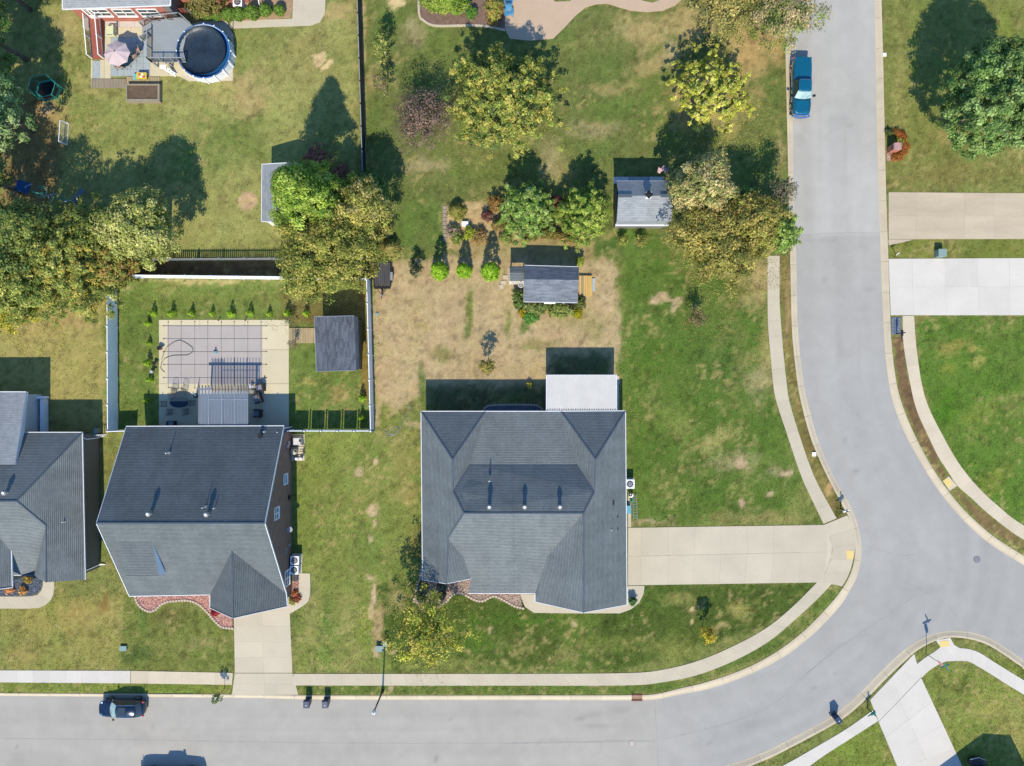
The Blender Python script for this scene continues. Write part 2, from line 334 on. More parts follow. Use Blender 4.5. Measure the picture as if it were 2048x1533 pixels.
# polygons: (px pts, colour, amount, softness m, noise threshold or None)
AREAS = [
    ([(0, 0), (715, 0), (715, 500), (0, 500)], S(156, 156, 98), 1, .6, None),
    ([(725, 0), (1570, 0), (1585, 540), (1230, 520), (750, 520)], S(112, 121, 70), 1, .8, None),
    ([(-60, 600), (212, 600), (212, 870), (-60, 870)], S(166, 156, 100), 1, .5, None),
    ([(238, 556), (735, 556), (738, 862), (238, 862)], S(116, 132, 70), 1, .3, None),
    ([(745, 528), (1000, 500), (1230, 520), (1237, 640), (1240, 760), (1235, 830), (850, 830), (850, 790), (745, 860)], S(190, 166, 134), .97, .5, None),
    ([(1240, 440), (1535, 560), (1550, 780), (1590, 930), (1650, 1050), (1256, 1055), (1252, 830), (1240, 760)], S(92, 118, 52), 1, .8, None),
    ([(590, 868), (845, 868), (842, 1160), (780, 1345), (586, 1345)], S(132, 142, 76), 1, .5, None),
    ([(745, 1165), (1640, 1165), (1660, 1180), (1530, 1255), (1250, 1346), (780, 1348)], S(84, 102, 46), 1, .5, None),
    ([(0, 1190), (270, 1190), (465, 1250), (466, 1345), (0, 1345)], S(150, 146, 86), 1, .4, None),
    ([(250, 1190), (470, 1235), (466, 1345), (240, 1345)], S(116, 126, 66), .9, .4, None),
    ([(1765, 0), (2100, 0), (2100, 390), (1775, 390)], S(130, 134, 76), 1, .4, None),
    ([(1776, 480), (2100, 478), (2100, 520), (1776, 520)], S(124, 130, 66), 1, .2, None),
    ([(1828, 632), (2300, 632), (2300, 1210), (2000, 1040), (1870, 890), (1835, 740)], S(98, 128, 54), 1, .3, None),
    ([(1500, 1600), (1730, 1440), (1760, 1440), (1810, 1600)], S(126, 140, 66), 1, .5, None),
    ([(1840, 1340), (1900, 1320), (2300, 1470), (2300, 1700), (1930, 1600)], S(134, 144, 74), 1, .5, None),
    ([(1540, 1575), (1900, 1290), (2100, 1340), (2200, 1480), (1900, 1300), (1600, 1560)], S(118, 130, 60), .8, .3, None),
    ([(0, 1365), (600, 1368), (600, 1390), (0, 1386)], S(126, 138, 66), 1, .1, None),
    ([(600, 1368), (1250, 1370), (1364, 1360), (1536, 1285), (1690, 1165), (1700, 1175), (1540, 1308), (1364, 1376), (1250, 1391), (600, 1391)], S(104, 122, 60), 1, .1, None),
    ([(1559, 510), (1580, 510), (1584, 650), (1600, 790), (1700, 1040), (1670, 1050), (1600, 890), (1566, 700)], S(130, 116, 72), .9, .15, None),
    ([(1786, 672), (1806, 672), (1822, 770), (1870, 900), (1895, 955), (1885, 960), (1840, 890), (1800, 790)], S(122, 92, 76), .85, .12, None),
    ([(1900, 975), (1918, 985), (2048, 1085), (2048, 1100), (1960, 1050)], S(128, 96, 78), .7, .15, None),
    ([(850, 768), (1094, 768), (1096, 704), (1224, 704), (1224, 760), (1230, 830), (850, 830)], S(80, 96, 62), .85, .8, None),  # green turf, painted darker within the house and porch shadow to deepen the shade
    ([(885, 408), (960, 402), (1010, 420), (1012, 470), (960, 490), (892, 500), (886, 440)], S(200, 172, 134), .95, .25, None),
    ([(905, 460), (1010, 460), (1100, 450), (1180, 470), (1190, 520), (1020, 525), (900, 500)], S(172, 152, 112), .9, .4, None),
    ([(255, 522), (740, 520), (740, 552), (255, 552)], S(116, 92, 72), .95, .15, None),
    ([(722, 0), (728, 0), (733, 340), (727, 340)], S(196, 168, 136), .9, .08, None),
    ([(555, 575), (735, 580), (730, 640), (560, 660)], S(124, 104, 70), .7, .6, None),
    ([(716, 560), (730, 560), (738, 800), (722, 800)], S(150, 112, 68), .7, .2, None),
    ([(0, 200), (100, 180), (130, 300), (110, 420), (160, 440), (0, 450)], S(140, 110, 78), .8, .8, None),
]
# blobs: (px, py, rx, ry, rot deg, colour, amount, edge hardness 0..1)
BLOBS = [
    (450, 285, 120, 60, 20, C_GREEN, .45, .1), (400, 330, 70, 90, 0, C_GREEN, .4, .1), (600, 120, 90, 70, 0, C_YEL, .6, .1), (140, 60, 40, 60, 0, C_STRAW, .6, .2),
    (500, 200, 50, 40, 40, C_STRAW, .8, .3), (480, 160, 60, 20, 30, C_STRAW, .7, .3), (640, 110, 16, 13, 50, C_SAND, 1, .8), (655, 125, 14, 7, 40, C_SAND, 1, .8),
    (495, 403, 19, 18, 0, S(200, 168, 140), 1, .93), (350, 480, 60, 15, 0, C_YEL, .6, .2), (100, 230, 40, 30, 0, S(176, 146, 104), .7, .3), (95, 215, 20, 15, 0, C_DIRT, .6, .4),
    (680, 20, 40, 20, 20, C_STRAW, .8, .3), (798, 4, 16, 14, 0, C_SAND, 1, .6), (744, 165, 12, 30, 0, C_STRAW, .7, .2), (830, 60, 30, 40, 0, C_TAN, .55, .2), (770, 60, 30, 90, 0, C_GREEN, .55, .1), (750, 250, 25, 90, 0, C_GREEN, .6, .1),
    (850, 330, 60, 20, 0, C_TAN, .6, .2), (960, 300, 60, 40, 0, C_OLIVE, .5, .2), (1130, 340, 40, 60, 0, C_YEL, .5, .2), (1100, 320, 30, 50, 0, C_TAN, .5, .2),
    (1130, 80, 50, 30, 20, C_GREEN, .5, .1), (1200, 140, 70, 50, 0, C_GREEN, .5, .1), (1280, 60, 70, 40, 0, C_STRAW, .8, .2), (1380, 50, 60, 50, 0, C_STRAW, .8, .2), (1300, 130, 60, 30, 30, C_STRAW, .7, .2), (1220, 180, 60, 15, 0, C_STRAW, .6, .3),
    (1210, 215, 60, 30, 0, C_GREEN, .7, .15), (1180, 260, 70, 20, 0, C_TAN, .45, .3), (1290, 240, 60, 25, 0, C_GREEN, .5, .2), (1420, 200, 90, 80, 0, S(190, 160, 116), .85, .3), (1500, 100, 60, 80, 0, S(188, 158, 112), .9, .3), (1550, 60, 20, 90, 0, S(190, 156, 108), .8, .3),
    (1550, 180, 22, 60, 0, C_GREEN, .5, .2), (1500, 330, 60, 50, 0, C_GREEN, .5, .1), (1560, 300, 14, 90, 0, C_STRAW, .5, .2), (1180, 300, 60, 40, 0, C_GREEN, .5, .2), (1340, 100, 20, 40, 0, C_TAN, .5, .2),
    (800, 470, 60, 60, 0, C_GREEN, .8, .2), (830, 420, 50, 50, 0, C_GREEN, .6, .2), (870, 460, 22, 60, 0, C_GREEN, .8, .5), (1240, 490, 70, 30, 0, C_GREEN, .8, .3), (1215, 500, 30, 18, 0, C_DKGREEN, .6, .3), (1220, 470, 16, 10, 0, C_YEL, .8, .3), (1280, 485, 16, 9, 0, C_YEL, .6, .3),
    (1520, 560, 40, 50, 0, C_STRAW, .9, .3), (1470, 540, 40, 20, 0, C_STRAW, .8, .3), (1500, 600, 40, 20, 0, C_STRAW, .5, .2), (1330, 598, 26, 8, -20, C_DIRT, 1, .7), (1352, 612, 9, 20, -30, C_DIRT, 1, .7), (1310, 602, 12, 8, 20, C_DIRT, 1, .7), (1390, 640, 26, 12, 0, C_BROWN, .7, .3),
    (938, 620, 8, 42, 0, S(122, 132, 66), .9, .4), (934, 660, 7, 18, 0, C_GREEN, .8, .4), (1016, 650, 7, 26, 0, S(124, 134, 70), .8, .4), (885, 708, 26, 22, 0, S(130, 128, 76), .8, .3), (846, 660, 18, 12, 0, S(160, 148, 96), .6, .3), (845, 745, 10, 30, 0, C_GREEN, .6, .3), (846, 795, 10, 50, 0, C_GREEN, .85, .4),
    (1048, 655, 12, 16, 0, C_GREEN, .9, .4), (1140, 640, 60, 30, 0, S(150, 140, 90), .5, .2), (1190, 660, 30, 40, 0, S(138, 138, 84), .55, .2), (1060, 700, 20, 10, 0, C_OLIVE, .7, .3), (1080, 690, 50, 12, 0, S(140, 134, 84), .6, .3), (1215, 580, 14, 40, 0, C_TAN, .6, .4), (1236, 640, 7, 60, 0, C_TAN, .6, .3),
    (770, 830, 16, 30, 0, S(120, 134, 62), .9, .3), (800, 820, 30, 12, 0, C_YEL, .6, .3), (830, 850, 20, 10, 0, C_TAN, .7, .3), (790, 880, 60, 20, 0, C_OLIVE, .6, .3),
    (1380, 640, 120, 60, 10, C_GREEN, .4, .1), (1300, 720, 60, 60, 0, C_LUSH, .5, .1), (1440, 720, 60, 70, 0, C_DKGREEN, .45, .1), (1530, 700, 22, 90, 0, S(166, 156, 100), .75, .2), (1520, 760, 30, 40, 0, C_TAN, .5, .2), (1430, 880, 60, 22, 30, S(168, 160, 104), .8, .2), (1478, 930, 18, 14, 0, C_DIRT, 1, .5), (1470, 925, 50, 26, 10, C_TAN, .5, .2),
    (1570, 950, 14, 14, 0, C_DIRT, 1, .5), (1555, 945, 30, 20, 0, C_TAN, .5, .2), (1539, 987, 7, 7, 0, C_DIRT, 1, .6), (1482, 1006, 8, 9, 0, C_DIRT, 1, .6), (1520, 1035, 130, 16, 0, S(160, 148, 98), .7, .2), (1290, 1048, 60, 8, 0, C_TAN, .7, .3), (1600, 1010, 40, 40, 0, S(140, 140, 84), .7, .1), (1350, 840, 50, 40, 0, S(130, 144, 74), .6, .1),
    (716, 945, 10, 9, 0, C_DIRT, .9, .5), (752, 926, 6, 8, 0, C_DIRT, 1, .7), (747, 1022, 12, 14, 0, C_DIRT, 1, .7), (748, 1048, 5, 10, 0, C_DIRT, 1, .7), (739, 1080, 5, 10, 0, C_DIRT, 1, .7), (800, 930, 30, 60, 0, S(156, 150, 92), .7, .2), (770, 1000, 20, 60, 0, S(122, 136, 70), .6, .2), (820, 990, 20, 30, 0, S(176, 160, 104), .7, .2), (680, 1000, 12, 30, 0, S(120, 116, 66), .6, .2), (830, 1090, 30, 60, 0, S(134, 126, 76), .7, .2), (740, 1100, 40, 60, 0, C_GREEN, .4, .1),
    (630, 940, 40, 60, 0, S(138, 146, 76), .5, .1), (625, 1220, 20, 90, 0, S(160, 150, 100), .55, .2), (655, 1240, 12, 80, 0, C_GREEN, .7, .1), (690, 1250, 14, 80, 0, S(150, 144, 92), .5, .1), (615, 1180, 16, 30, 0, C_DKGREEN, .6, .2), (730, 1260, 14, 60, 0, S(138, 150, 62), .6, .2),
    (741, 1155, 7, 8, 0, C_DIRT, 1, .8), (746, 1200, 6, 45, -6, C_DIRT, 1, .7), (757, 1250, 11, 45, -2, S(176, 152, 118), .95, .6), (752, 1305, 8, 10, 0, C_DIRT, .9, .6), (785, 1308, 14, 9, 20, C_DIRT, .9, .6), (800, 1200, 40, 30, 0, S(156, 146, 98), .8, .2),
    (979, 1260, 6, 7, 0, C_DIRT, 1, .8), (1150, 1248, 6, 7, 30, C_DIRT, 1, .8), (1384, 1221, 6, 5, 0, C_SAND, 1, .8), (1385, 1245, 4, 4, 0, C_SAND, 1, .8), (1440, 1255, 20, 12, 0, C_STRAW, .8, .3), (1480, 1220, 30, 20, 0, S(170, 160, 96), .7, .2), (1360, 1200, 40, 14, 0, S(156, 152, 92), .7, .2), (1130, 1315, 50, 22, 0, S(150, 144, 92), .6, .2), (1340, 1300, 60, 30, 0, S(150, 150, 84), .6, .2), (1200, 1290, 90, 20, 0, S(140, 144, 80), .5, .2), (900, 1330, 120, 16, 0, S(146, 148, 86), .7, .2), (1250, 1200, 60, 30, 0, S(96, 130, 56), .6, .1), (1060, 1240, 140, 16, 0, C_LUSH, .6, .1), (950, 1280, 80, 40, 0, C_LUSH, .5, .1),
    (212, 1205, 16, 26, 0, S(132, 106, 60), .85, .3), (160, 1230, 60, 50, 0, S(170, 150, 94), .6, .2), (90, 1240, 60, 40, 0, S(168, 156, 92), .6, .2), (50, 1310, 50, 30, 0, S(160, 146, 90), .6, .2), (200, 1290, 60, 30, 0, S(160, 152, 88), .5, .2), (285, 1235, 10, 40, 10, C_GREEN, .8, .3), (270, 1310, 40, 18, 0, C_DKGREEN, .6, .2), (340, 1240, 30, 30, 0, S(112, 104, 64), .6, .2), (400, 1290, 50, 14, 0, S(148, 138, 94), .6, .2), (105, 1230, 12, 60, 10, S(134, 142, 70), .7, .2), (100, 1330, 90, 10, 0, S(140, 144, 74), .6, .1),
    (60, 660, 60, 30, 0, S(178, 158, 106), .6, .2), (170, 740, 40, 60, 0, S(160, 152, 92), .5, .2), (60, 640, 40, 20, 0, S(186, 158, 120), .7, .2), (150, 650, 50, 16, 0, S(186, 160, 116), .7, .3), (250, 575, 16, 12, 0, C_TAN, .8, .3), (420, 560, 160, 5, 0, S(196, 176, 132), .7, .4), (270, 640, 30, 60, 0, C_GREEN, .5, .1), (450, 600, 160, 12, 0, S(130, 134, 74), .5, .1), (620, 640, 30, 14, 0, C_BROWN, .8, .3), (405, 625, 5, 3, 0, C_DIRT, .8, .7),
    (680, 790, 30, 20, 0, S(170, 150, 100), .7, .3), (620, 770, 20, 8, 0, S(190, 176, 110), .6, .3), (640, 700, 20, 40, 0, C_GREEN, .5, .1), (700, 820, 16, 12, 0, S(150, 140, 84), .6, .2),
    (1800, 150, 14, 150, 0, C_YEL, .5, .1), (1830, 120, 10, 130, 0, S(104, 134, 58), .5, .1), (1850, 260, 40, 60, 0, S(142, 138, 82), .6, .2), (1900, 350, 140, 26, 0, S(136, 126, 78), .75, .2), (1900, 270, 30, 30, 0, S(166, 148, 98), .6, .2), (1780, 370, 30, 10, 0, S(110, 100, 56), .6, .2), (2010, 60, 14, 60, 0, S(132, 146, 66), .6, .1),
    (1900, 700, 30, 18, 20, S(160, 150, 84), .8, .2), (1950, 700, 22, 9, 0, S(168, 158, 92), .8, .2), (1955, 725, 16, 9, 30, S(168, 158, 92), .8, .2), (1895, 735, 20, 14, 0, S(136, 142, 64), .7, .2), (1960, 830, 60, 30, 30, S(128, 142, 66), .7, .1), (1990, 960, 50, 24, 40, S(132, 142, 62), .7, .1), (1890, 820, 24, 50, -20, S(76, 122, 30), .7, .1), (2000, 770, 60, 20, 0, S(84, 122, 44), .6, .1), (1840, 638, 14, 8, 0, S(134, 110, 74), .8, .4),
    (1920, 1370, 40, 30, 0, S(106, 120, 56), .7, .1), (1980, 1420, 60, 30, 10, S(164, 158, 92), .6, .2), (2030, 1480, 30, 50, 0, S(168, 158, 98), .7, .2), (1900, 1440, 20, 50, -20, S(146, 150, 84), .5, .1), (1720, 1500, 60, 40, 0, S(126, 142, 66), .5, .1), (2000, 1350, 50, 12, 25, S(110, 126, 58), .7, .1),
    (1575, 620, 6, 90, 0, S(176, 148, 110), .7, .3), (1580, 740, 7, 40, -10, S(120, 110, 66), .7, .3), (1660, 975, 6, 22, -25, S(196, 160, 118), .9, .4), (1640, 920, 6, 20, -20, S(92, 112, 50), .9, .3), (1676, 1025, 10, 14, 0, S(92, 106, 46), .8, .3), (1628, 885, 7, 18, 0, S(134, 112, 70), .7, .3),
    (780, 1380, 8, 9, 0, C_DIRT, .9, .5), (1190, 1372, 14, 2.5, 0, C_TAN, 1, .6), (765, 1388, 8, 4, 0, C_TAN, .8, .4),
]
ax_x = np.concatenate([[-2500, -900, -400, -200, -110, -80], np.arange(-60, 62.01, 0.25), [80, 110, 200, 400, 900, 2500]])
ax_y = np.concatenate([[-2500, -900, -400, -200, -100, -60], np.arange(-46, 46.01, 0.25), [60, 100, 200, 400, 900, 2500]])
def lawn_colour(X, Y, seedoff=0):
    wx = X + (fbm(X, Y, 1.2, 11) - .5) * 1.3 + (fbm(X, Y, 0.35, 12, 2) - .5) * .5; wy = Y + (fbm(X, Y, 1.2, 21) - .5) * 1.3 + (fbm(X, Y, 0.35, 22, 2) - .5) * .5
    C = np.zeros(X.shape + (3,)); C[:] = S(132, 136, 80)
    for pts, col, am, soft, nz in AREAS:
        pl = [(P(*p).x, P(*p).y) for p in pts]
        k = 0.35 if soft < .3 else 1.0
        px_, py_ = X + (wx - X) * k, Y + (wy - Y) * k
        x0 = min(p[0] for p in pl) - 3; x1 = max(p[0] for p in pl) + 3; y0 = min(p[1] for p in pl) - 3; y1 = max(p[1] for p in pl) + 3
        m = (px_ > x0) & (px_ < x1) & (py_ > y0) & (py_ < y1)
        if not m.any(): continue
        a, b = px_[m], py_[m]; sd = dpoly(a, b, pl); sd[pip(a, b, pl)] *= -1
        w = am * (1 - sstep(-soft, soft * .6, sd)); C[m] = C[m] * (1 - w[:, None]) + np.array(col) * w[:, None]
    # broad mottling between greener and drier turf
    n1 = fbm(X, Y, 4.0, 31, 5); n2 = fbm(X, Y, 1.1, 41, 4); nf = fbm(X, Y, .38, 47, 3)
    w = sstep(.50, .66, n1) * .5 * (C[..., 0] < C[..., 1] * 1.12); C = C * (1 - w[..., None]) + np.array(S(108, 128, 62)) * w[..., None] * .9 + C * w[..., None] * .1
    w = sstep(.56, .74, fbm(X + 90, Y, 3.0, 51, 5)) * (.05 + .4 * sstep(.4, .7, fbm(X, Y, .3, 57, 2))); C = C * (1 - w[..., None]) + np.array(S(176, 160, 110)) * w[..., None]
    for (bx, by, rx, ry, rot, col, am, hd) in BLOBS:
        c = P(bx, by); k = 1.0 if rx > 12 else .5
        k = .12 if hd > .9 else k; dx = X + (wx - X) * k - c.x; dy = Y + (wy - Y) * k - c.y; r = math.radians(rot)
        m = (np.abs(dx) < max(rx, ry) / 20 * 1.6) & (np.abs(dy) < max(rx, ry) / 20 * 1.6)
        if not m.any(): continue
        a, b = dx[m], dy[m]
        u = (a * math.cos(r) + b * math.sin(r)) / (rx / 20); v = (-a * math.sin(r) + b * math.cos(r)) / (ry / 20)
        q = np.sqrt(u * u + v * v) * (1 + (n2[m] - .5) * .9 * (1 - hd * .6) + (nf[m] - .5) * 1.3 * (1 - hd))
        w = am * (1 - sstep(hd * .95, 1.25 - .2 * hd, q)); C[m] = C[m] * (1 - w[:, None]) + np.array(col) * w[:, None]
    # mowing stripes, faint, north-south
    st = (vnoise(X * 1.0, Y * .08, 0.9, 61) - .5) * .12
    hs = (vnoise(X * .1, Y, 0.5, 62) - .5) * .07
    fine = (fbm(X, Y, 0.55, 71, 3) - .5) * .42
    C = C * (1 + st + hs + fine)[..., None]
    g = (fbm(X, Y, .9, 81, 3) - .5) * .22; C[..., 1] *= 1 + g * .35; C[..., 0] *= 1 - g * .35
    sp = sstep(.58, .72, fbm(X, Y, .42, 85, 3)) * sstep(.42, .62, fbm(X, Y, 3.5, 86, 4)) * .55; C = C * (1 - sp[..., None]) + np.array(S(186, 168, 118)) * sp[..., None]
    dk = sstep(.6, .74, fbm(X + 50, Y, .5, 87, 3)) * .3; C *= (1 - dk)[..., None]
    C = C * np.array([1.13, 1.15, .99])
    return np.clip(C, .005, .8)
def make_lawn():
    X, Y = np.meshgrid(ax_x, ax_y); nx, ny = len(ax_x), len(ax_y)
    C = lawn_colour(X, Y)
    ins = pip(X, Y, ROAD_POLY); d = np.full(X.shape, 9.0); near = ins & (np.abs(X) < 70) & (np.abs(Y) < 60)
    d[near] = dpoly(X[near], Y[near], [tuple(p) for p in ROAD_POLY])
    Z = (fbm(X, Y, 2.0, 91, 3) - .5) * .03 - .012
    Z[ins & (d > .15)] = -.32
    verts = np.stack([X, Y, Z], -1).reshape(-1, 3)
    i = np.arange(nx - 1); j = np.arange(ny - 1); I, J = np.meshgrid(i, j); a = (J * nx + I).ravel()
    faces = np.stack([a, a + 1, a + nx + 1, a + nx], -1)
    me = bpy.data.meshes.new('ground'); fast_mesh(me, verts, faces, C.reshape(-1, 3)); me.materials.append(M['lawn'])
    me.polygons.foreach_set('use_smooth', np.ones(len(faces), bool))
    o = link_mesh('ground', me); o['kind'] = 'structure'
def fast_mesh(me, verts, faces, cols=None):
    k = faces.shape[1]; me.vertices.add(len(verts)); me.vertices.foreach_set('co', np.asarray(verts, np.float32).ravel())
    me.loops.add(faces.size); me.loops.foreach_set('vertex_index', np.asarray(faces, np.int32).ravel())
    me.polygons.add(len(faces)); me.polygons.foreach_set('loop_start', np.arange(0, faces.size, k, dtype=np.int32)); me.polygons.foreach_set('loop_total', np.full(len(faces), k, np.int32))
    if cols is not None:
        at = me.color_attributes.new('Col', 'FLOAT_COLOR', 'POINT'); at.data.foreach_set('color', np.concatenate([cols, np.ones((len(cols), 1))], 1).astype(np.float32).ravel())
    me.update(calc_edges=True)
make_lawn()

# ---------------------------------------------------------------- road
def make_road():
    xs = np.arange(-72, 76, .35); ys = np.arange(-48, 60, .35); X, Y = np.meshgrid(xs, ys); nx = len(xs)
    wi = [(v.x, v.y) for v in catmull(gp(W_IN), 2)]; dW = dpoly(X, Y, wi, False)
    ei = [(v.x, v.y) for v in catmull(gp(E_IN), 2)]; dE = dpoly(X, Y, ei, False)
    C = np.zeros(X.shape + (3,)); C[:] = S(191, 191, 190)
    px = X * 20 + CX; py = CY - Y * 20
    def mixc(w, col): C[:] = C * (1 - w[..., None]) + np.array(col) * w[..., None]
    mixc((px < 1313).astype(float), S(194, 192, 188)); mixc((py < 468).astype(float) * (px > 1500), S(202, 202, 201))
    w = sstep(1330, 1500, px) * sstep(480, 900, py); mixc(w * .8, S(186, 187, 188))
    wide = (sstep(.2, 1.2, dW) * (1 - sstep(1.2, 3.0, dW))) * .35; mixc(wide, S(182, 181, 178))
    st = (vnoise(dW, dW * 0 + .5 + np.round((px + py) / 900) * 0, .45, 7) - .5) * .055 + (vnoise(dW, (X + Y) * .06, .9, 8) - .5) * .08 + (vnoise(dE, (X - Y) * .05, .8, 9) - .5) * .045
    big = (fbm(X, Y, 6, 15, 4) - .5) * .13; sm = (fbm(X, Y, .9, 16, 3) - .5) * .09
    C *= (1 + st + big + sm)[..., None]
    for (bx, by, rx, ry, am) in [(1180, 1430, 26, 5, .14), (1190, 1455, 40, 4, .12), (1680, 700, 5, 60, .05), (1720, 700, 5, 60, .05), (1640, 300, 5, 90, .05), (1690, 300, 5, 90, .05), (700, 1430, 400, 4, .05), (700, 1460, 400, 4, .05), (500, 1520, 300, 4, .05), (1850, 1180, 40, 10, .08), (1500, 1450, 14, 6, .1), (1420, 1490, 5, 4, .16), (900, 1440, 6, 4, .16), (1650, 560, 5, 7, .12), (1700, 250, 6, 5, .1), (1245, 1420, 20, 8, .10), (1160, 1440, 12, 3, .2), (1130, 1480, 60, 3, .08), (1593, 640, 5, 5, .12), (1688, 882, 3, 6, .35), (1712, 945, 8, 5, .2), (1715, 890, 6, 8, .1), (1745, 580, 14, 4, .12), (1640, 480, 40, 3, .08), (1600, 280, 10, 16, .1), (1600, 100, 8, 20, .08), (305, 1457, 3, 3, .35), (349, 1463, 2.5, 2.5, .35), (7, 1494, 2.5, 3, .35), (30, 1495, 3, 4, .3), (60, 1505, 6, 8, .1), (1630, 1375, 8, 3, .2), (1672, 1350, 5, 5, .15), (1345, 1512, 2, 5, .35), (873, 1520, 3, 6, .25), (1930, 1297, 4, 4, .2), (590, 1450, 5, 3, .15)]:
        q = np.hypot((px - bx) / rx, (py - by) / ry) * (1 + (fbm(X, Y, .6, 18, 2) - .5) * .8); C *= (1 - am * (1 - sstep(.4, 1.3, q)))[..., None]
    keep = pip(X, Y, ROAD_POLY)
    k2 = keep.copy(); k2[:-1] |= keep[1:]; k2[1:] |= keep[:-1]; k2[:, :-1] |= keep[:, 1:]; k2[:, 1:] |= keep[:, :-1]
    Z = np.full(X.shape, -.105); idx = -np.ones(X.shape, int); idx[k2] = np.arange(k2.sum())
    a, b, c, d = idx[:-1, :-1], idx[:-1, 1:], idx[1:, 1:], idx[1:, :-1]; ok = (a >= 0) & (b >= 0) & (c >= 0) & (d >= 0)
    F = np.stack([a[ok], b[ok], c[ok], d[ok]], -1)
    C = C * np.array([.98, .955, .89]); me = bpy.data.meshes.new('road'); fast_mesh(me, np.stack([X[k2], Y[k2], Z[k2]], -1), F, np.clip(C[k2], .01, .8)); me.materials.append(M['asphalt'])
    o = link_mesh('road', me); o['kind'] = 'structure'
    seam = mat('road_seam', S(170, 169, 166), .95, .2, 2, 10)
    def crack(pts, w, name='crack'):
        w *= .75
        mb = MB(); pp = catmull(gp(pts), .4); random.seed(len(pts) + int(pts[0][0]))
        pp = [p + Vector((random.uniform(-.03, .03), random.uniform(-.03, .03), 0)) for p in pp]
        L = []; Rr = []
        for i, p in enumerate(pp):
            u = (pp[min(i + 1, len(pp) - 1)] - pp[max(i - 1, 0)]).normalized(); nrm = Vector((-u.y, u.x, 0)) * w * random.uniform(.3, .7)
            L.append((p.x + nrm.x, p.y + nrm.y, -.101)); Rr.append((p.x - nrm.x, p.y - nrm.y, -.101))
        n = len(pp); mb.add(L + Rr, [(i, i + 1, n + i + 1, n + i) for i in range(n - 1)]); obj(name, mb, seam, o)
    crack([(1593, 471), (1620, 470), (1650, 467), (1700, 466), (1759, 466)], .06)
    crack([(1310, 1402), (1312, 1440), (1315, 1490), (1318, 1566)], .05)
    crack([(-80, 1479), (200, 1480), (620, 1487), (1024, 1488), (1200, 1486), (1312, 1484)], .045)
    crack([(1024, 1487), (1250, 1483), (1300, 1482)], .04)
    crack([(1330, 1480), (1480, 1440), (1560, 1400), (1660, 1310), (1800, 1215), (1830, 1190)], .05)
    crack([(1550, 1400), (1690, 1290), (1740, 1270)], .04)
    crack([(1800, 1160), (1880, 1200), (1920, 1240)], .04)
    crack([(1700, 1080), (1790, 1110), (1830, 1110)], .035)
    return o
ROAD = make_road()

# ---------------------------------------------------------------- kerbs
def kerb(outp, inp, name):
    root = struct(name); A, L = resample(catmull(gp(outp), .5), 1200); B, _ = resample(catmull(gp(inp), .5), 1200)
    # match inner points by nearest
    Bn = np.array([(p.x, p.y) for p in B]); nseg = int(L / 3.05)
    prof = [(0, -.3), (0, .025), (.08, .035), (.3, .03), (.5, -.02), (.8, -.085), (1.0, -.1), (1.0, -.3)]
    for s in range(nseg):
        a0 = 1199 * s / nseg; a1 = 1199 * (s + 1) / nseg; g = 1199 * .012 / L
        if all(abs(A[int(q)].x) > 62 or abs(A[int(q)].y) > 50 for q in (a0, a1)): continue
        cuts = [a0 + g + (a1 - a0 - 2 * g) * k / 4 for k in range(5)]; mb = MB(); vs = []
        for c in cuts:
            i = min(int(c), 1198); t = c - i; p = A[i].lerp(A[i + 1], t); j = int(np.argmin((Bn[:, 0] - p.x) ** 2 + (Bn[:, 1] - p.y) ** 2)); q = B[j]
            u = A[min(i + 1, 1199)] - A[max(i - 1, 0)]; nn = Vector((-u.y, u.x, 0)).normalized(); w = (q - p).length
            nn = nn if nn.dot(q - p) > 0 else -nn
            vs += [(p.x + nn.x * w * f, p.y + nn.y * w * f, z) for f, z in prof]
        n = len(prof); mb.add(vs, [(k * n + i, k * n + (i + 1) % n, (k + 1) * n + (i + 1) % n, (k + 1) * n + i) for k in range(4) for i in range(n)] + [tuple(range(n)), tuple(reversed(range(4 * n, 5 * n)))])
        obj('kerb_stone', mb, M['kerb'], root)
    return root
kerb(W_OUT, W_IN, 'kerb_west'); kerb(E_OUT, E_IN, 'kerb_east'); kerb(S_OUT, S_IN, 'kerb_south')

# ---------------------------------------------------------------- pavements and drives
def ribbon(root, Lp, Rp, seg=1.5, m='walk_conc', top=.03, name='slab'):
    A, La = resample(catmull(gp(Lp), .3), 600); B, Lb = resample(catmull(gp(Rp), .3), 600); n = max(1, round((La + Lb) / 2 / seg)); g = .003 / seg
    for s in range(n):
        ks = [(s + g + (1 - 2 * g) * k / 3) / n * 599 for k in range(4)]; pl = [A[min(int(k), 599)].lerp(A[min(int(k) + 1, 599)], k % 1) for k in ks] + [B[min(int(k), 599)].lerp(B[min(int(k) + 1, 599)], k % 1) for k in reversed(ks)]
        mb = MB(); mb.prism(pl, -.1, top + random.uniform(-.003, .003)); obj(name, mb, M[m] if isinstance(m, str) else m, root)
def patch(root, a, b, c, d, nx, ny, m, top=.03, gap=.003, xs=None, ys=None, name='slab'):
    a, b, c, d = [P(*p) for p in (a, b, c, d)]
    bl = lambda u, v: (a.lerp(b, u)).lerp(d.lerp(c, u), v)
    xs = xs or [i / nx for i in range(nx + 1)]; ys = ys or [i / ny for i in range(ny + 1)]
    gu = gap / ((b - a).length); gv = gap / ((d - a).length)
    for i in range(len(xs) - 1):
        for j in range(len(ys) - 1):
            mb = MB(); mb.prism([bl(xs[i] + gu, ys[j] + gv), bl(xs[i + 1] - gu, ys[j] + gv), bl(xs[i + 1] - gu, ys[j + 1] - gv), bl(xs[i] + gu, ys[j + 1] - gv)], -.1, top + random.uniform(-.003, .003))
            obj(name, mb, M[m], root)
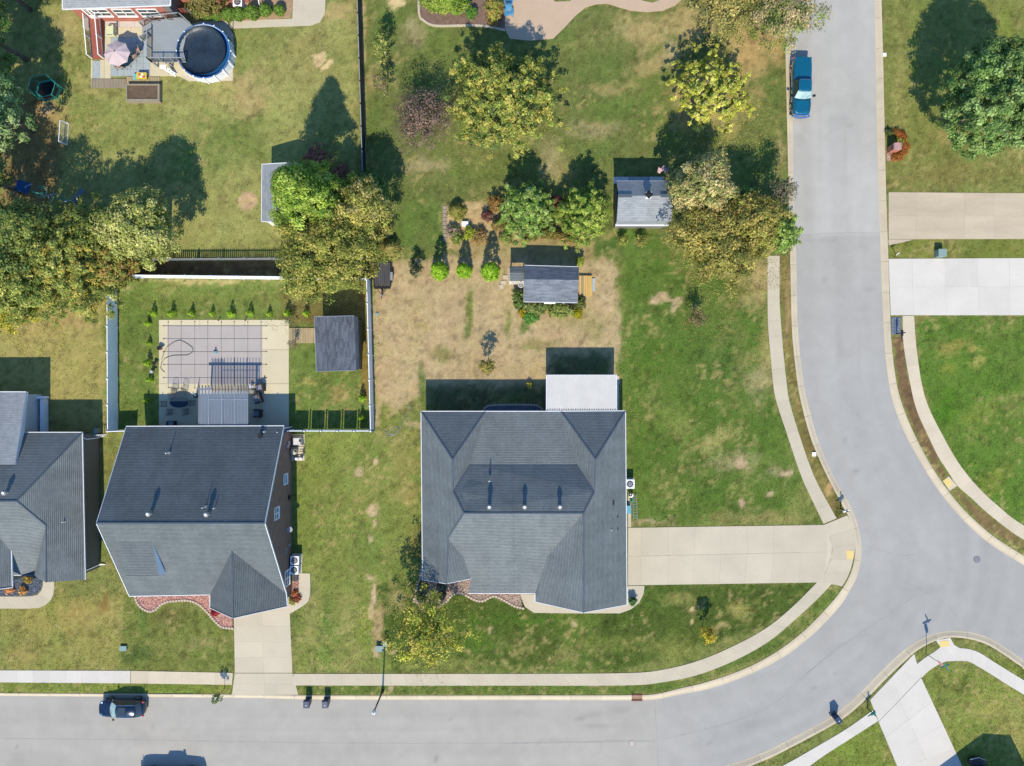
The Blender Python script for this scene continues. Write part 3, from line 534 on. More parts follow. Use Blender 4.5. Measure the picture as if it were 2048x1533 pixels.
def poly_slab(root, pts, m, z0=-.1, top=.03, name='slab', h=0, smooth=False):
    pp = catmull([P(*p, h) for p in pts], .3) if smooth else [P(*p, h) for p in pts]
    mb = MB(); mb.prism(pp, z0, top); return obj(name, mb, M[m], root)
random.seed(3)
sw = struct('pavement')
ribbon(sw, [(1535, 512), (1535, 600), (1536, 650), (1540, 700), (1546, 767), (1553, 805), (1575, 872), (1596, 935), (1612, 975), (1647, 1048)], [(1559, 512), (1559, 600), (1562, 650), (1566, 700), (1573, 767), (1579, 805), (1597, 866), (1619, 930), (1636, 970), (1673, 1037)], 1.6)
ribbon(sw, [(1648, 1050), (1657, 1070), (1664, 1092), (1663, 1112), (1657, 1132), (1647, 1152), (1636, 1163)], [(1694, 1031), (1703, 1047), (1709, 1068), (1710, 1098), (1706, 1120), (1697, 1150), (1684, 1173)], 1.5)
ribbon(sw, [(1635, 1164), (1586, 1213), (1536, 1254), (1474, 1289), (1399, 1321), (1324, 1340), (1249, 1346.5), (1024, 1348), (800, 1348), (587, 1348)], [(1665, 1166), (1636, 1197), (1586, 1243), (1536, 1284), (1474, 1319), (1399, 1349), (1324, 1365), (1249, 1371), (1024, 1371.5), (800, 1371.5), (587, 1371)], 1.6)
ribbon(sw, [(466, 1346), (262, 1342)], [(464, 1370), (262, 1367)], 1.6, 'walk_tan')
ribbon(sw, [(261, 1342), (0, 1341), (-160, 1340)], [(261, 1367), (0, 1365), (-160, 1364)], 1.65, 'white_conc')
mb = MB(); mb.prism([P(1693, 1101), P(1707, 1102), P(1706, 1119), P(1693, 1118)], .02, .042); M['tactile'] = mat('yellow_tactile_paving', S(250, 222, 140), .8, .05, 2, 20); obj('tactile_pad', mb, M['tactile'], sw)
se = struct('pavement_east')
ribbon(se, [(1805, 632), (1807, 690), (1820, 767), (1833, 820), (1856, 872), (1877, 915), (1895, 942), (1913, 970), (1941, 995), (1971, 1023), (2011, 1055), (2048, 1080), (2200, 1170)], [(1828, 632), (1832, 690), (1843, 767), (1857, 815), (1886, 873), (1918, 928), (1956, 975), (1998, 1014), (2048, 1052), (2210, 1146)], 1.7, 'walk_tan')
patch(se, (1885, 962), (1897, 953), (1914, 972), (1899, 982), 1, 1, 'walk_tan'); mb = MB(); mb.prism([P(1886, 962), P(1895, 955), P(1905, 968), P(1896, 976)], .02, .042); obj('tactile_pad', mb, M['tactile'], se)
ss = struct('pavement_corner')
ribbon(ss, [(1832, 1330), (1851, 1315), (1876, 1299), (1885, 1288)], [(1843, 1356), (1861, 1339), (1891, 1323), (1912, 1322)], 1.5, 'white_conc')
poly_slab(ss, [(1872, 1281), (1900, 1276), (1908, 1290), (1922, 1298), (1918, 1322), (1890, 1323), (1884, 1300)], 'white_conc', top=.026)
ribbon(ss, [(1913, 1296), (1941, 1299), (1963, 1308), (1986, 1323), (2048, 1361), (2200, 1450)], [(1912, 1322), (1936, 1323), (1955, 1333), (1974, 1344), (2048, 1390), (2200, 1480)], 1.6, 'white_conc')
mb = MB(); mb.prism([P(1878, 1283), P(1897, 1281), P(1899, 1292), P(1880, 1295)], .02, .042); obj('tactile_pad', mb, M['tactile'], ss)
ribbon(ss, [(1745, 1421), (1696, 1456), (1636, 1492), (1563, 1533), (1480, 1570)], [(1756, 1442), (1711, 1471), (1650, 1510), (1610, 1538), (1540, 1580)], 1.6, 'white_conc')
dr = struct('driveway_main')
patch(dr, (1256, 1056), (1660, 1050), (1660, 1104), (1256, 1113), 8, 1, 'tan_conc', xs=[0, .065, .2, .33, .46, .59, .72, .86, .985]); poly_slab(dr, [(1600, 1051), (1648, 1050), (1657, 1070), (1664, 1092), (1663, 1112), (1657, 1132), (1647, 1152), (1636, 1164.5), (1600, 1165)], 'tan_conc', top=.02); patch(dr, (1256, 1113.2), (1660, 1104.2), (1652, 1165), (1256, 1171), 8, 1, 'tan_conc', xs=[0, .065, .2, .33, .46, .59, .72, .86, .985])
patch(dr, (1256, 985), (1262, 985), (1262, 1055), (1256, 1055), 1, 4, 'tan_conc')
poly_slab(dr, [(1040, 1188), (1044, 1200), (1050, 1214), (1068, 1226), (1150, 1227), (1240, 1227), (1262, 1219), (1278, 1206), (1287, 1188), (1289, 1172), (1256, 1172), (1248, 1190), (1100, 1190)], 'tan_conc')
d2 = struct('driveway_west')
patch(d2, (467, 1190), (578, 1190), (585, 1346), (470, 1346), 2, 5, 'tan_conc'); patch(d2, (470, 1347), (585, 1347), (597, 1390), (464, 1390), 2, 2, 'tan_conc')
ribbon(d2, [(585, 1147), (590, 1175), (586, 1200), (578, 1210)], [(620, 1147), (620, 1190), (612, 1208), (579, 1228)], 1.6, 'tan_conc')
d3 = struct('driveway_neighbour')
patch(d3, (1777, 385), (2200, 388), (2200, 478), (1777, 479), 1, 1, 'old_conc', xs=[0, .13, .36, .5, .65, .8, 1], ys=[0, .5, 1])
poly_slab(d3, [(1776.5, 479.5), (1828, 479.5), (1806, 485), (1777, 491)], 'old_conc')
d4 = struct('driveway_white')
patch(d4, (1777, 518), (2200, 516), (2200, 631), (1781, 631), 1, 1, 'white_conc', xs=[0, .11, .265, .42, .57, .72, .87, 1], ys=[0, .5, 1])
d5 = struct('driveway_corner')
patch(d5, (1740, 1400), (1828, 1308), (1842, 1355), (1757, 1443), 2, 1, 'white_conc'); patch(d5, (1757, 1444), (1842, 1356), (1930, 1545), (1810, 1570), 2, 4, 'white_conc')
d6 = struct('front_walk_west')
ribbon(d6, [(-60, 1193), (60, 1193), (76, 1188), (85, 1178), (86, 1160)], [(-60, 1217), (70, 1217), (92, 1209), (106, 1193), (109, 1162)], 1.8, 'walk_conc')
d7 = struct('patio_north')
poly_slab(d7, [(1078, -60), (1010, -60), (1010, 60), (1020, 78), (1060, 82), (1106, 78), (1130, 55), (1150, 33), (1172, 15), (1195, 9), (1215, 8), (1240, 16), (1262, 22), (1295, 25), (1325, 22), (1350, 12), (1365, -2), (1380, -60), (1332, -60), (1330, -3), (1305, 6), (1285, 2), (1270, -10), (1240, -20), (1160, -20), (1140, 3), (1112, 4), (1095, -6)], 'patio_pink')
d8 = struct('path_north_west')
poly_slab(d8, [(465, 42), (585, 38), (586, -5), (651, -5), (650, 28), (640, 45), (620, 52), (560, 54), (455, 58)], 'walk_conc')
poly_slab(d8, [(352, 150), (372, 50), (420, 40), (456, 44), (467, 70), (466, 162), (378, 163)], 'walk_conc', top=.025)
d9 = struct('pool_terrace')
for (x0, y0, x1, y1) in [(318, 640, 400, 652), (400, 640, 490, 652), (490, 640, 578, 652), (318, 652, 336, 768), (524, 652, 578, 700), (524, 700, 578, 768), (318, 768, 400, 862), (400, 768, 490, 862), (490, 768, 578, 862)]:
    mb = MB(); a = P(x0, y0); b = P(x1, y1); mb.wbox(a.x + .012, b.y + .012, -.1, b.x - .012, a.y - .012, .03); obj('slab', mb, M['pool_conc'], d9)
mb = MB(); a = P(336, 652); b = P(524, 768); mb.wbox(a.x, b.y, -.3, b.x, a.y, -.1); M['liner'] = mat('pool_liner', (.1, .25, .3), .5); obj('pool_basin', mb, M['liner'], d9)
# grass edge tufts etc: real blades over the whole lawn
def no_grass():
    out = []
    for o in bpy.data.objects:
        if o.type == 'MESH' and o.name.split('.')[0] in ('slab',):
            n = len(o.data.vertices) // 2; out.append([(o.data.vertices[i].co.x, o.data.vertices[i].co.y) for i in range(n)])
    return out
def make_grass(N=430000):
    r = np.random.RandomState(5); X = r.uniform(-56, 56, N); Y = r.uniform(-42, 42, N)
    keep = ~pip(X, Y, ROAD_POLY)
    for pl in no_grass():
        x0 = min(p[0] for p in pl); x1 = max(p[0] for p in pl); y0 = min(p[1] for p in pl); y1 = max(p[1] for p in pl)
        m = np.where(keep & (X > x0) & (X < x1) & (Y > y0) & (Y < y1))[0]
        if len(m): keep[m[pip(X[m], Y[m], pl)]] = False
    for (x0, y0, x1, y1) in [(262, 860, 575, 1190), (850, 830, 1245, 1190), (-60, 870, 170, 1150), (1232, 358, 1340, 452), (630, 640, 715, 740), (1040, 530, 1156, 605)]:
        a = P(x0, y0); b = P(x1, y1); keep &= ~((X > a.x) & (X < b.x) & (Y > b.y) & (Y < a.y))
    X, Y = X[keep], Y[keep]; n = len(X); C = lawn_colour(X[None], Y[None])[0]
    dry = C[:, 0] > C[:, 1] * 1.12
    k = ~dry | (r.rand(n) < .45); X, Y, C, dry = X[k], Y[k], C[k], dry[k]; n = len(X)
    a = r.uniform(0, 2 * PI, n); s = r.uniform(.04, .1, n); hgt = r.uniform(.02, .075, n) * np.where(dry, .5, 1); b = a + r.uniform(1.2, 1.9, n)
    v0 = np.stack([X - np.cos(a) * s * .5, Y - np.sin(a) * s * .5, np.full(n, -.005)], -1); v1 = np.stack([X + np.cos(a) * s * .5, Y + np.sin(a) * s * .5, np.full(n, -.005)], -1)
    v2 = np.stack([X + np.cos(b) * s * .9, Y + np.sin(b) * s * .9, hgt], -1)
    V = np.stack([v0, v1, v2], 1).reshape(-1, 3); F = np.arange(3 * n).reshape(-1, 3)
    mul = r.uniform(.62, 1.65, n)[:, None]; C = C * mul; straw = r.rand(n) < .10; C[straw] = C[straw] * .4 + np.array(S(208, 188, 138)) * .6
    me = bpy.data.meshes.new('grass'); fast_mesh(me, V, F, np.repeat(np.clip(C, .01, .8), 3, 0)); me.materials.append(M['blade'])
    tag(link_mesh('grass', me), 'short mown grass blades over the green and straw coloured lawns', 'grass', kind='stuff')
make_grass()
# ---------------------------------------------------------------- buildings
def roof(parent, polys, m, name='roof', thick=.14, label=None):
    vs = []; fs = []; uvs = []
    for poly in polys:
        pts = [Vector(p) for p in poly]
        n = Vector((0, 0, 0))
        for i in range(len(pts)): n += (pts[i] - pts[0]).cross(pts[(i + 1) % len(pts)] - pts[0])
        if n.z < 0: pts.reverse(); n = -n
        n.normalize(); up = (Vector((0, 0, 1)) - n * n.z)
        up = up.normalized() if up.length > .02 else Vector((0, 1, 0)); u = up.cross(n)
        o = len(vs); vs += pts; fs.append(tuple(range(o, o + len(pts)))); uvs += [(p.dot(u), p.dot(up)) for p in pts]
        lo = [p - Vector((0, 0, thick)) for p in pts]; o2 = len(vs); vs += lo; fs.append(tuple(reversed(range(o2, o2 + len(pts))))); uvs += [(p.dot(u), p.dot(up)) for p in reversed(pts)]
    mb = MB(); off = wl(parent); me = bpy.data.meshes.new(name); me.from_pydata([tuple(v - off) for v in vs], [], fs)
    uvl = me.uv_layers.new(name='UVMap'); k = 0
    for p in me.polygons:
        for li in p.loop_indices: uvl.data[li].uv = uvs[k]; k += 1
    me.materials.append(m); me.update(); o = link_mesh(name, me, parent)
    if label: o['label'] = label
    return o
def edge_boards(parent, edges, m, w=.09, d=.14, name='gutter', dz=-.03):
    for a, b in edges:
        mb = MB(); mb.beam(Vector(a) + Vector((0, 0, dz)), Vector(b) + Vector((0, 0, dz)), w * .75, d); obj(name, mb, M['gutter'] if m is M['white'] else m, parent)
def ridge_caps(parent, edges, m):
    for a, b in edges:
        a, b = Vector(a), Vector(b); mb = MB(); mb.beam(a + Vector((0, 0, .01)), b + Vector((0, 0, .01)), .13, .04); obj('ridge_cap', mb, m, parent)
def window(parent, c, w, h, axis, out, sash=1, name='window', cross=False, fr=None):
    """axis 'x' or 'y' = the direction the wall runs; out = +1/-1 outward sign on the other axis; c = centre on the wall plane"""
    fr = fr or M['white']; c = Vector(c); ux = Vector((1, 0, 0)) if axis == 'x' else Vector((0, 1, 0)); un = (Vector((0, 1, 0)) if axis == 'x' else Vector((1, 0, 0))) * out; t = .09
    mb = MB(); z = Vector((0, 0, 1))
    def bar(a, b, th=t): mb.beam(c + ux * a[0] + z * a[1] + un * .03, c + ux * b[0] + z * b[1] + un * .03, th, .1)
    bar((-w / 2, h / 2), (w / 2, h / 2)); bar((-w / 2, -h / 2), (w / 2, -h / 2))
    for s in (-1, 1): mb.beam(c + ux * s * w / 2 + z * (-h / 2) + un * .03, c + ux * s * w / 2 + z * h / 2 + un * .03, t, t)
    for k in range(1, sash): x = -w / 2 + w * k / sash; mb.beam(c + ux * x + z * (-h / 2) + un * .03, c + ux * x + z * h / 2 + un * .03, t * .8, t)
    bar((-w / 2, 0), (w / 2, 0), .05)
    if cross:
        for k in range(1, 4): bar((-w / 2, -h / 2 + h * k / 4), (w / 2, -h / 2 + h * k / 4), .03)
        mb.beam(c + z * (-h / 2) + un * .03, c + z * h / 2 + un * .03, .03, .05)
    f = obj(name, mb, fr, parent)
    for k in range(sash):
        x0 = -w / 2 + w * k / sash + .03; x1 = -w / 2 + w * (k + 1) / sash - .03; a = c + ux * x0 + un * .015; b = c + ux * x1 + un * .015
        mb = MB(); hh = z * (h / 2 - .03); mb.add([a - hh, b - hh, b + hh, a + hh], [(0, 1, 2, 3)]); obj('pane', mb, M['glass'], f)
    mb = MB(); mb.beam(c + ux * (-w / 2 - .06) + z * (-h / 2 - .06) + un * .06, c + ux * (w / 2 + .06) + z * (-h / 2 - .06) + un * .06, .14, .05); obj('sill', mb, fr, f)
    return f
M['vent_metal'] = mat('dull_vent_metal', (.2, .21, .22), .6, .1, 3, 20)
def vent(parent, px, py, h, r=.13, hh=.42, dark=False):
    c = P(px, py, h); mb = MB(); mb.lathe(c + Vector((0, 0, -.25)), [(r * .8, 0), (r * .8, .25 + hh * .75)], 12); v = obj('roof_vent', mb, M['vent_metal'], parent, True)
    mb = MB(); mb.lathe(c + Vector((0, 0, hh * .7)), [(r * 1.05, 0), (r * 1.15, .03), (r * .95, .1), (r * .3, .14)], 14); obj('vent_cap', mb, M['vent_metal'], v, True)
    mb = MB(); mb.lathe(c + Vector((0, 0, hh * .7 + .141)), [(r * .55, 0), (r * .5, .03)], 10); obj('vent_hub', mb, M['white'], v)
def pipe(parent, px, py, h, hh=.45, r=.045, m='white'):
    c = P(px, py, h); mb = MB(); mb.lathe(c + Vector((0, 0, -.2)), [(r, 0), (r, .2 + hh)], 8); v = obj('vent_pipe', mb, M[m], parent)
    mb = MB(); mb.lathe(c + Vector((0, 0, -.12)), [(.14, 0), (.05, .16)], 10); obj('pipe_flashing', mb, M['galv'], v)
def hinfo(cx, cy): return P(cx, cy)

# --- central house
def Q(px, py, h): return P(px, py, h)
H2 = thing('hip_roofed_house', 'big slate grey hip roofed house in the centre with three round roof vents', 'house', P(1048, 1020))
A, B, C_, D = Q(842, 823, 3), Q(971, 823, 3), Q(1122, 823, 3), Q(1251, 822, 3)
T1, T2, I1, I2 = Q(905, 919, 5.4), Q(1191, 919, 5.4), Q(940, 929, 3.85), Q(1153, 929, 3.85)
W1, E1, M1, M2 = Q(906, 983, 5.4), Q(1189, 983, 5.4), Q(928, 1027, 6.2), Q(1167, 1027, 6.2)
S1, S2, S3, SA = Q(896, 1077, 5.2), Q(927, 1115, 4.45), Q(942, 1158, 3.5), Q(893, 1168, 5.2)
V1, V2, V3, F0 = Q(1096, 1111, 4.4), Q(1083, 1152, 3.65), Q(1070, 1187, 3), Q(1167, 1226, 6.2)
SW, SE, FL, M0 = Q(845, 1160, 3), Q(1254, 1210, 3), Q(1070, 1204, 3), Q(936, 1187, 3)
roof(H2, [[A, T1, W1, M1, S1, SA, SW], [A, B, T1], [T1, B, I1, W1], [B, C_, I2, I1], [C_, D, T2], [T2, C_, I2, E1], [I1, I2, E1, M2, M1, W1], [M1, M2, V1, V2, V3, M0, S3, S2, S1], [S1, S2, S3, SA], [D, T2, E1, M2, F0, SE], [M2, V1, V2, V3, FL, F0]], M['shingle'])
edge_boards(H2, [(A, B), (B, C_), (C_, D), (D, SE), (A, SW), (M0, V3), (V3, FL)], M['white'])
edge_boards(H2, [(SW, SA), (SA, S3), (FL, F0), (F0, SE)], M['white'], .08, .2, 'rake_board', -.1)
RC = mat('ridge_shingle', S(100, 114, 128, 1.9), .9, .1, 2, 14)
ridge_caps(H2, [(A, T1), (B, T1), (C_, T2), (D, T2), (M1, M2), (M1, W1), (M2, E1), (W1, I1), (I2, E1), (M1, S1), (M2, F0), (S1, SA), (T1, W1), (T2, E1)], RC)
mb = MB(); mb.prism([P(x, y, 3) for x, y in [(850, 831), (1244, 831), (1246, 1202), (1077, 1202), (1077, 1180), (943, 1180), (943, 1152), (852, 1152)]], 0, 2.86); obj('wall', mb, M['brick_brown'], H2)
for a, b, pk in ((P(1077, 1202, 3), P(1246, 1202, 3), P(1167, 1222, 6.2)), (P(852, 1152, 3), P(936, 1152, 3), P(893, 1160, 5.2))):
    mb = MB(); y = a.y; ap = Vector((pk.x, y, pk.z - .2)); vv = [Vector((a.x, y, 2.8)), Vector((b.x, y, 2.8)), ap]; vv += [v + Vector((0, .2, 0)) for v in vv]; mb.add(vv, [(0, 1, 2), (5, 4, 3), (0, 3, 4, 1), (1, 4, 5, 2), (2, 5, 3, 0)]); obj('gable_wall', mb, M['siding_lt'], H2)
for x, y in ((979, 1012), (1049, 1012), (1119, 1012)): vent(H2, x, y, 5.9, .21, .85)
pipe(H2, 979, 962, 5.1, .6); pipe(H2, 1222, 1059, 3.9, .5, .04); 
for (x, y) in ((1235, 1058), (1235, 1034)): pipe(H2, x, y, 3.5, .35, .05, 'black')
mb = MB(); mb.box(P(1224, 1006, 3.95), (.4, .45, .3)); obj('box_vent', mb, M['black'], H2)
# garage door and windows on the sides
for (y0) in (1090, 1140):
    mb = MB(); c = P(1244, y0, 0); mb.box((P(1244, 831, 3).x + .03, c.y, 1.1), (.06, 2.3, 2.15)); g = obj('garage_door', mb, M['white'], H2)
    for k in range(1, 4): mb = MB(); mb.box((P(1244, 831, 3).x + .065, c.y, k * .54), (.02, 2.3, .03)); obj('door_rib', mb, M['galv'], g)
for y in (870, 940): window(H2, (P(1244, 831, 3).x, P(0, y, 1.5).y, 1.5), 1.2, 1.3, 'y', 1)
for y in (880, 960, 1060): window(H2, (P(850, 831, 3).x, P(0, y, 1.5).y, 1.5), 1.2, 1.3, 'y', -1)
for x in (890, 980, 1030): window(H2, (P(x, 0, 1.5).x, P(850, 831, 3).y, 1.5), 1.4, 1.3, 'x', 1, 2)
for x in (980, 1040): window(H2, (P(x, 0, 1.5).x, P(0, 1180, 3).y, 1.5), 1.4, 1.3, 'x', -1, 2)
# white corrugated porch roof
CP = thing('covered_porch', 'white ribbed metal roof of the covered porch at the back of the central house', 'porch', P(1163, 790))
a, b = P(1094, 751, 2.75), P(1233, 822, 2.95)
mb = MB(); n = 46; w = (b.x - a.x) / n; o = []
for i in range(n * 2 + 1):
    x = a.x + (b.x - a.x) * i / (2 * n); z = .05 if i % 2 else 0
    o += [(x, a.y, 2.75 + z), (x, b.y, 2.98 + z)]
mb.add(o, [(2 * i, 2 * i + 1, 2 * i + 3, 2 * i + 2) for i in range(2 * n)]); M['ribbed'] = mat('white_ribbed_metal', (.56, .545, .505), .5, .05, .8, 8, bump=0); so = obj('roof_sheet', mb, M['ribbed'], CP); so['kind'] = 'stuff'
edge_boards(CP, [(P(1093, 751, 2.75), P(1233, 751, 2.75)), (P(1093, 751, 2.75), P(1093, 822, 2.95)), (P(1233, 751, 2.75), P(1233, 822, 2.95))], M['white'], .12, .2, 'fascia', -.08)
for x in (1097, 1163, 1230): mb = MB(); c = P(x, 753, 2.6); mb.wbox(c.x - .07, c.y - .1, 0, c.x + .07, c.y + .04, 2.6); obj('post', mb, M['white'], CP)
mb = MB(); mb.pbox(1096, 752, 1238, 834, -.05, .05); obj('porch_slab', mb, M['tan_conc'], CP)
mb = MB(); mb.pbox(1094, 817, 1233, 826, 2.7, 2.74); [mb.box((P(1094 + k * 139 / 30, 0, 3).x + .08, P(0, 819.5, 3).y, 3.0), (.09, .09, .06)) for k in range(30)]; so = obj('closure_strip', mb, M['black'], CP); so['kind'] = 'stuff'

# --- brick gabled house, left of centre
H1 = thing('gabled_house', 'steep gabled house with charcoal rear roof slope and brown brick side wall', 'house', P(415, 1030))
nw, ne, rw, re = Q(253, 853, 3), Q(568, 852, 3), Q(193, 1047, 7.9), Q(530, 1047, 7.9)
sw_, se_, gb, gf, gl, gle, gr = Q(259, 1193, 3), Q(573, 1188, 3), Q(464, 1103, 6.05), Q(466, 1237, 6.1), Q(420, 1190, 3), Q(420, 1216, 3), Q(575, 1213, 3)
roof(H1, [[nw, ne, re, rw], [rw, re, se_, gb, gl, sw_], [gb, gl, gle, gf], [gb, gf, gr, se_]], M['shingle_dark'])
edge_boards(H1, [(nw, ne), (sw_, gl), (gl, gle), (gr, se_)], M['white'])
edge_boards(H1, [(ne, re), (re, se_), (nw, rw), (rw, sw_), (gle, gf), (gf, gr)], M['white'], .07, .2, 'rake_board', -.06)
ridge_caps(H1, [(rw, re), (gb, gf)], RC)
ex, wx_ = -22.05, P(258, 853, 3).x + .25; yn, ys = P(0, 858, 3).y, P(0, 1186, 3).y
mb = MB(); mb.wbox(wx_, ys, 0, ex, yn, 2.9); mb.wbox(P(426, 0, 3).x, P(0, 1208, 3).y, 0, ex - .02, ys, 2.9); obj('wall', mb, M['brick_brown'], H1)
for x, s in ((ex, -1), (wx_, 1)):
    mb = MB(); yr = rw.y; vv = [Vector((x, yn, 2.9)), Vector((x, ys, 2.9)), Vector((x, yr, 7.72))]; vv += [v + Vector((s * .25, 0, 0)) for v in vv]; mb.add(vv, [(0, 1, 2), (5, 4, 3), (0, 3, 4, 1), (1, 4, 5, 2), (2, 5, 3, 0)] if s > 0 else [(2, 1, 0), (3, 4, 5), (1, 4, 3, 0), (2, 5, 4, 1), (0, 3, 5, 2)]); obj('gable_wall', mb, M['brick_brown'], H1)
mb = MB(); y = P(0, 1208, 3).y; vv = [Vector((P(426, 0, 3).x, y, 2.9)), Vector((ex, y, 2.9)), Vector((gf.x, y, 5.9))]; vv += [v + Vector((0, .2, 0)) for v in vv]; mb.add(vv, [(0, 1, 2), (5, 4, 3), (0, 3, 4, 1), (1, 4, 5, 2), (2, 5, 3, 0)]); obj('gable_wall', mb, M['siding_lt'], H1)
window(H1, (ex, -9.35, 2.0), 1.0, .9, 'y', 1); window(H1, (ex, -12.2, 4.6), 1.1, 1.1, 'y', 1, 2); window(H1, (ex, -19.1, 1.5), 1.5, 1.2, 'y', 1, 2)
for x in (300, 360, 440, 520): window(H1, (P(x, 0, 1.5).x, yn, 1.5), 1.3, 1.3, 'x', 1, 2)
# shed dormer on the front slope (its cheek catches the blue sky light)
dn, de, dsw, dn0 = Q(303, 1080, 6.75), Q(319, 1152, 5.85), Q(251, 1152, 5.85), Q(238, 1080, 6.75)
roof(H1, [[dn0, dn, de, dsw]], M['shingle_dark'], 'dormer_roof')
def hs(y): return 3 + (7.9 - 3) * (y - ys) / (rw.y - ys) if False else 7.9 + (y - rw.y) * (7.9 - 3) / (rw.y - sw_.y)
mb = MB(); mb.add([dn, de, (de.x, de.y, hs(de.y)), (dn.x - .02, dn.y, dn.z - .02)], [(0, 1, 2, 3)]); mb.add([de, dsw, (dsw.x, dsw.y, hs(dsw.y)), (de.x, de.y, hs(de.y))], [(0, 1, 2, 3)]); obj('dormer_cheek', mb, M['offwhite'], H1)
for x, y in ((303, 1026), (418, 1027)): vent(H1, x, y, 7.4, .22, .85)
pipe(H1, 337, 906, 4.6, .6); pipe(H1, 411, 1014, 7.2, .8, .035); pipe(H1, 431, 1016, 7.1, .5, .04); pipe(H1, 529, 864, 3.4, .3, .04); pipe(H1, 555, 865, 3.3, .15, .04)
mb = MB(); mb.box(P(521, 872, 3.6), (.35, .5, .25)); obj('box_vent', mb, M['black'], H1)
# wall fittings
for (py, z, w, h) in ((887, 1.2, .5, .6), (893, 1.6, .35, .4), (995, .9, .5, .5), (1060, 1.4, .5, .35), (1090, 1.0, .3, .4), (1098, 2.2, .2, .15), (1105, 2.1, .15, .15)):
    mb = MB(); mb.box((ex + .1, P(0, py, z).y, z), (.18, w * .8, h)); obj('wall_fitting', mb, M['galv'] if py != 995 else M['black'], H1)
mb = MB(); c = P(577, 1058, 1.6); mb.lathe((ex + .45, c.y, 2.0), [(.28, 0), (.2, -.06), (.03, -.1)][::-1], 12); mb.tube([(ex, c.y, 1.8), (ex + .4, c.y, 1.9)], .03); obj('satellite_dish', mb, M['galv'], H1)
# downspouts
for (x, y) in ((574, 858),): mb = MB(); mb.wbox(ex + .02, P(0, y, 3).y - .05, 0, ex + .1, P(0, y, 3).y + .05, 2.8); obj('downspout', mb, M['offwhite'], H1)

# --- house cut by the left edge
H0 = thing('west_house', 'grey hip roofed house cut by the left edge with dark siding', 'house', P(60, 1010))
hNE, p1, p2, p3, hSE = Q(165, 865, 3), Q(33, 1003, 6.3), Q(92, 1052, 4.9), Q(92, 1165, 4.9), Q(171, 1160, 3)
Wl = -1400
roof(H0, [[Q(-400, 865, 3), hNE, p1, Q(-400, 1003, 6.3)], [hNE, p1, p2, p3, hSE], [Q(-400, 1003, 6.3), p1, p2, Q(68, 1152, 3), Q(-400, 1152, 3)], [p2, p3, Q(77, 1158, 4.3), Q(68, 1152, 3.6)]], M['shingle'])
L1, L2, L3, L4 = Q(23, 1088, 4.1), Q(25, 1175, 4.1), Q(-70, 1188, 6.4), Q(-70, 1010, 6.4)
roof(H0, [[L1, L2, L3, L4]], M['shingle'], 'garage_roof'); edge_boards(H0, [(L1, L2)], M['white']); edge_boards(H0, [(L2, L3)], M['white'], .08, .2, 'rake_board')
U1, U3, U2, U4 = Q(52, 784, 3.35), Q(30, 930, 4.75), Q(-400, 784, 3.35), Q(-400, 930, 4.75)
roof(H0, [[U2, U1, U3, U4]], M['shingle_lt'], 'rear_roof'); edge_boards(H0, [(U2, U1)], M['white'])
mb = MB(); g1 = Q(49, 866, 3.0); mb.add([U1, U3, (U3.x, U3.y, U3.z - .3), (g1.x, g1.y, 3.0), (U1.x, U1.y, 3.0)], [(0, 1, 2, 3, 4)]); obj('cheek_wall', mb, M['offwhite'], H0)
edge_boards(H0, [(Q(48, 865, 3), hNE), (hNE, hSE), (Q(28, 1151, 3), Q(68, 1151, 3))], M['white']); ridge_caps(H0, [(hNE, p1), (p1, p2), (p2, p3), (p1, Q(-300, 1003, 6.3))], RC)
yE = P(0, 872, 3).y; yS0 = P(0, 1151, 3).y; xe = P(163, 0, 3).x
mb = MB(); mb.wbox(-75, yS0, 0, xe, yE, 2.88); obj('wall', mb, M['siding'], H0)
mb = MB(); mb.wbox(-75, yE, 0, P(44, 0, 3).x, P(0, 790, 3).y, 3.0); obj('rear_wall', mb, M['siding_lt'], H0)
mb = MB(); mb.prism([P(95, 1150, 3), P(164, 1150, 3), P(164, 1140, 3), P(95, 1140, 3)], 2.8, 3.0); mb.add([(P(30, 0, 3).x, yS0, 2.8), (xe, yS0, 2.8), (p3.x, yS0, 4.75)], [(0, 1, 2)]); obj('gable_wall', mb, M['siding'], H0)
mb = MB(); mb.wbox(-75, P(0, 1168, 4).y, 0, P(20, 0, 4).x - .4, yS0, 3.6); obj('garage_wall', mb, M['siding'], H0)
vent(H0, 17, 984, 5.7, .22, .85); pipe(H0, 129, 1044, 4.0, .35, .04)
mb = MB(); mb.tube([hSE + Vector((-.05, .1, -.1)), (xe + .05, yS0 + .3, 2.5), (xe + .05, yS0 + .3, .2), (xe + .6, yS0 + .3, .05)], .05, 6); obj('downspout', mb, M['offwhite'], H0)
mb = MB(); mb.tube([hNE + Vector((-.05, -.5, -.1)), (xe + .1, yE - .4, 2.4), (xe + .1, yE - .4, .3), (xe + .5, yE - .2, .1)], .05, 6); obj('downspout', mb, M['offwhite'], H0)

# little walled patio behind it
PT = thing('walled_patio', 'small grey patio with a pale low wall at the left edge house', 'patio', P(70, 830))
mb = MB(); mb.pbox(46, 795, 92, 872, -.05, .08); obj('slab', mb, M['siding_lt'], PT)
mb = MB(); mb.pbox(50, 793, 86, 798, .08, 1.0); mb.pbox(80, 799, 86, 872, .08, .9); obj('low_wall', mb, M['offwhite'], PT)
RG = MB(); RG.pbox(56, 815, 77, 852, .08, .1); tag(obj('outdoor_rug', RG, M['black']), 'dark rug lying on the small walled patio at the far left', 'rug')
G = thing('barbecue_grill', 'black kettle barbecue on the dark rug of the left walled patio', 'grill', P(66, 828, .1))
mb = MB(); c = P(66, 828, .1); mb.lathe(c + Vector((0, 0, .55)), [(.08, 0), (.28, .12), (.32, .25), (.26, .4), (.1, .48)], 16); obj('bowl', mb, M['black_metal'], G, True)
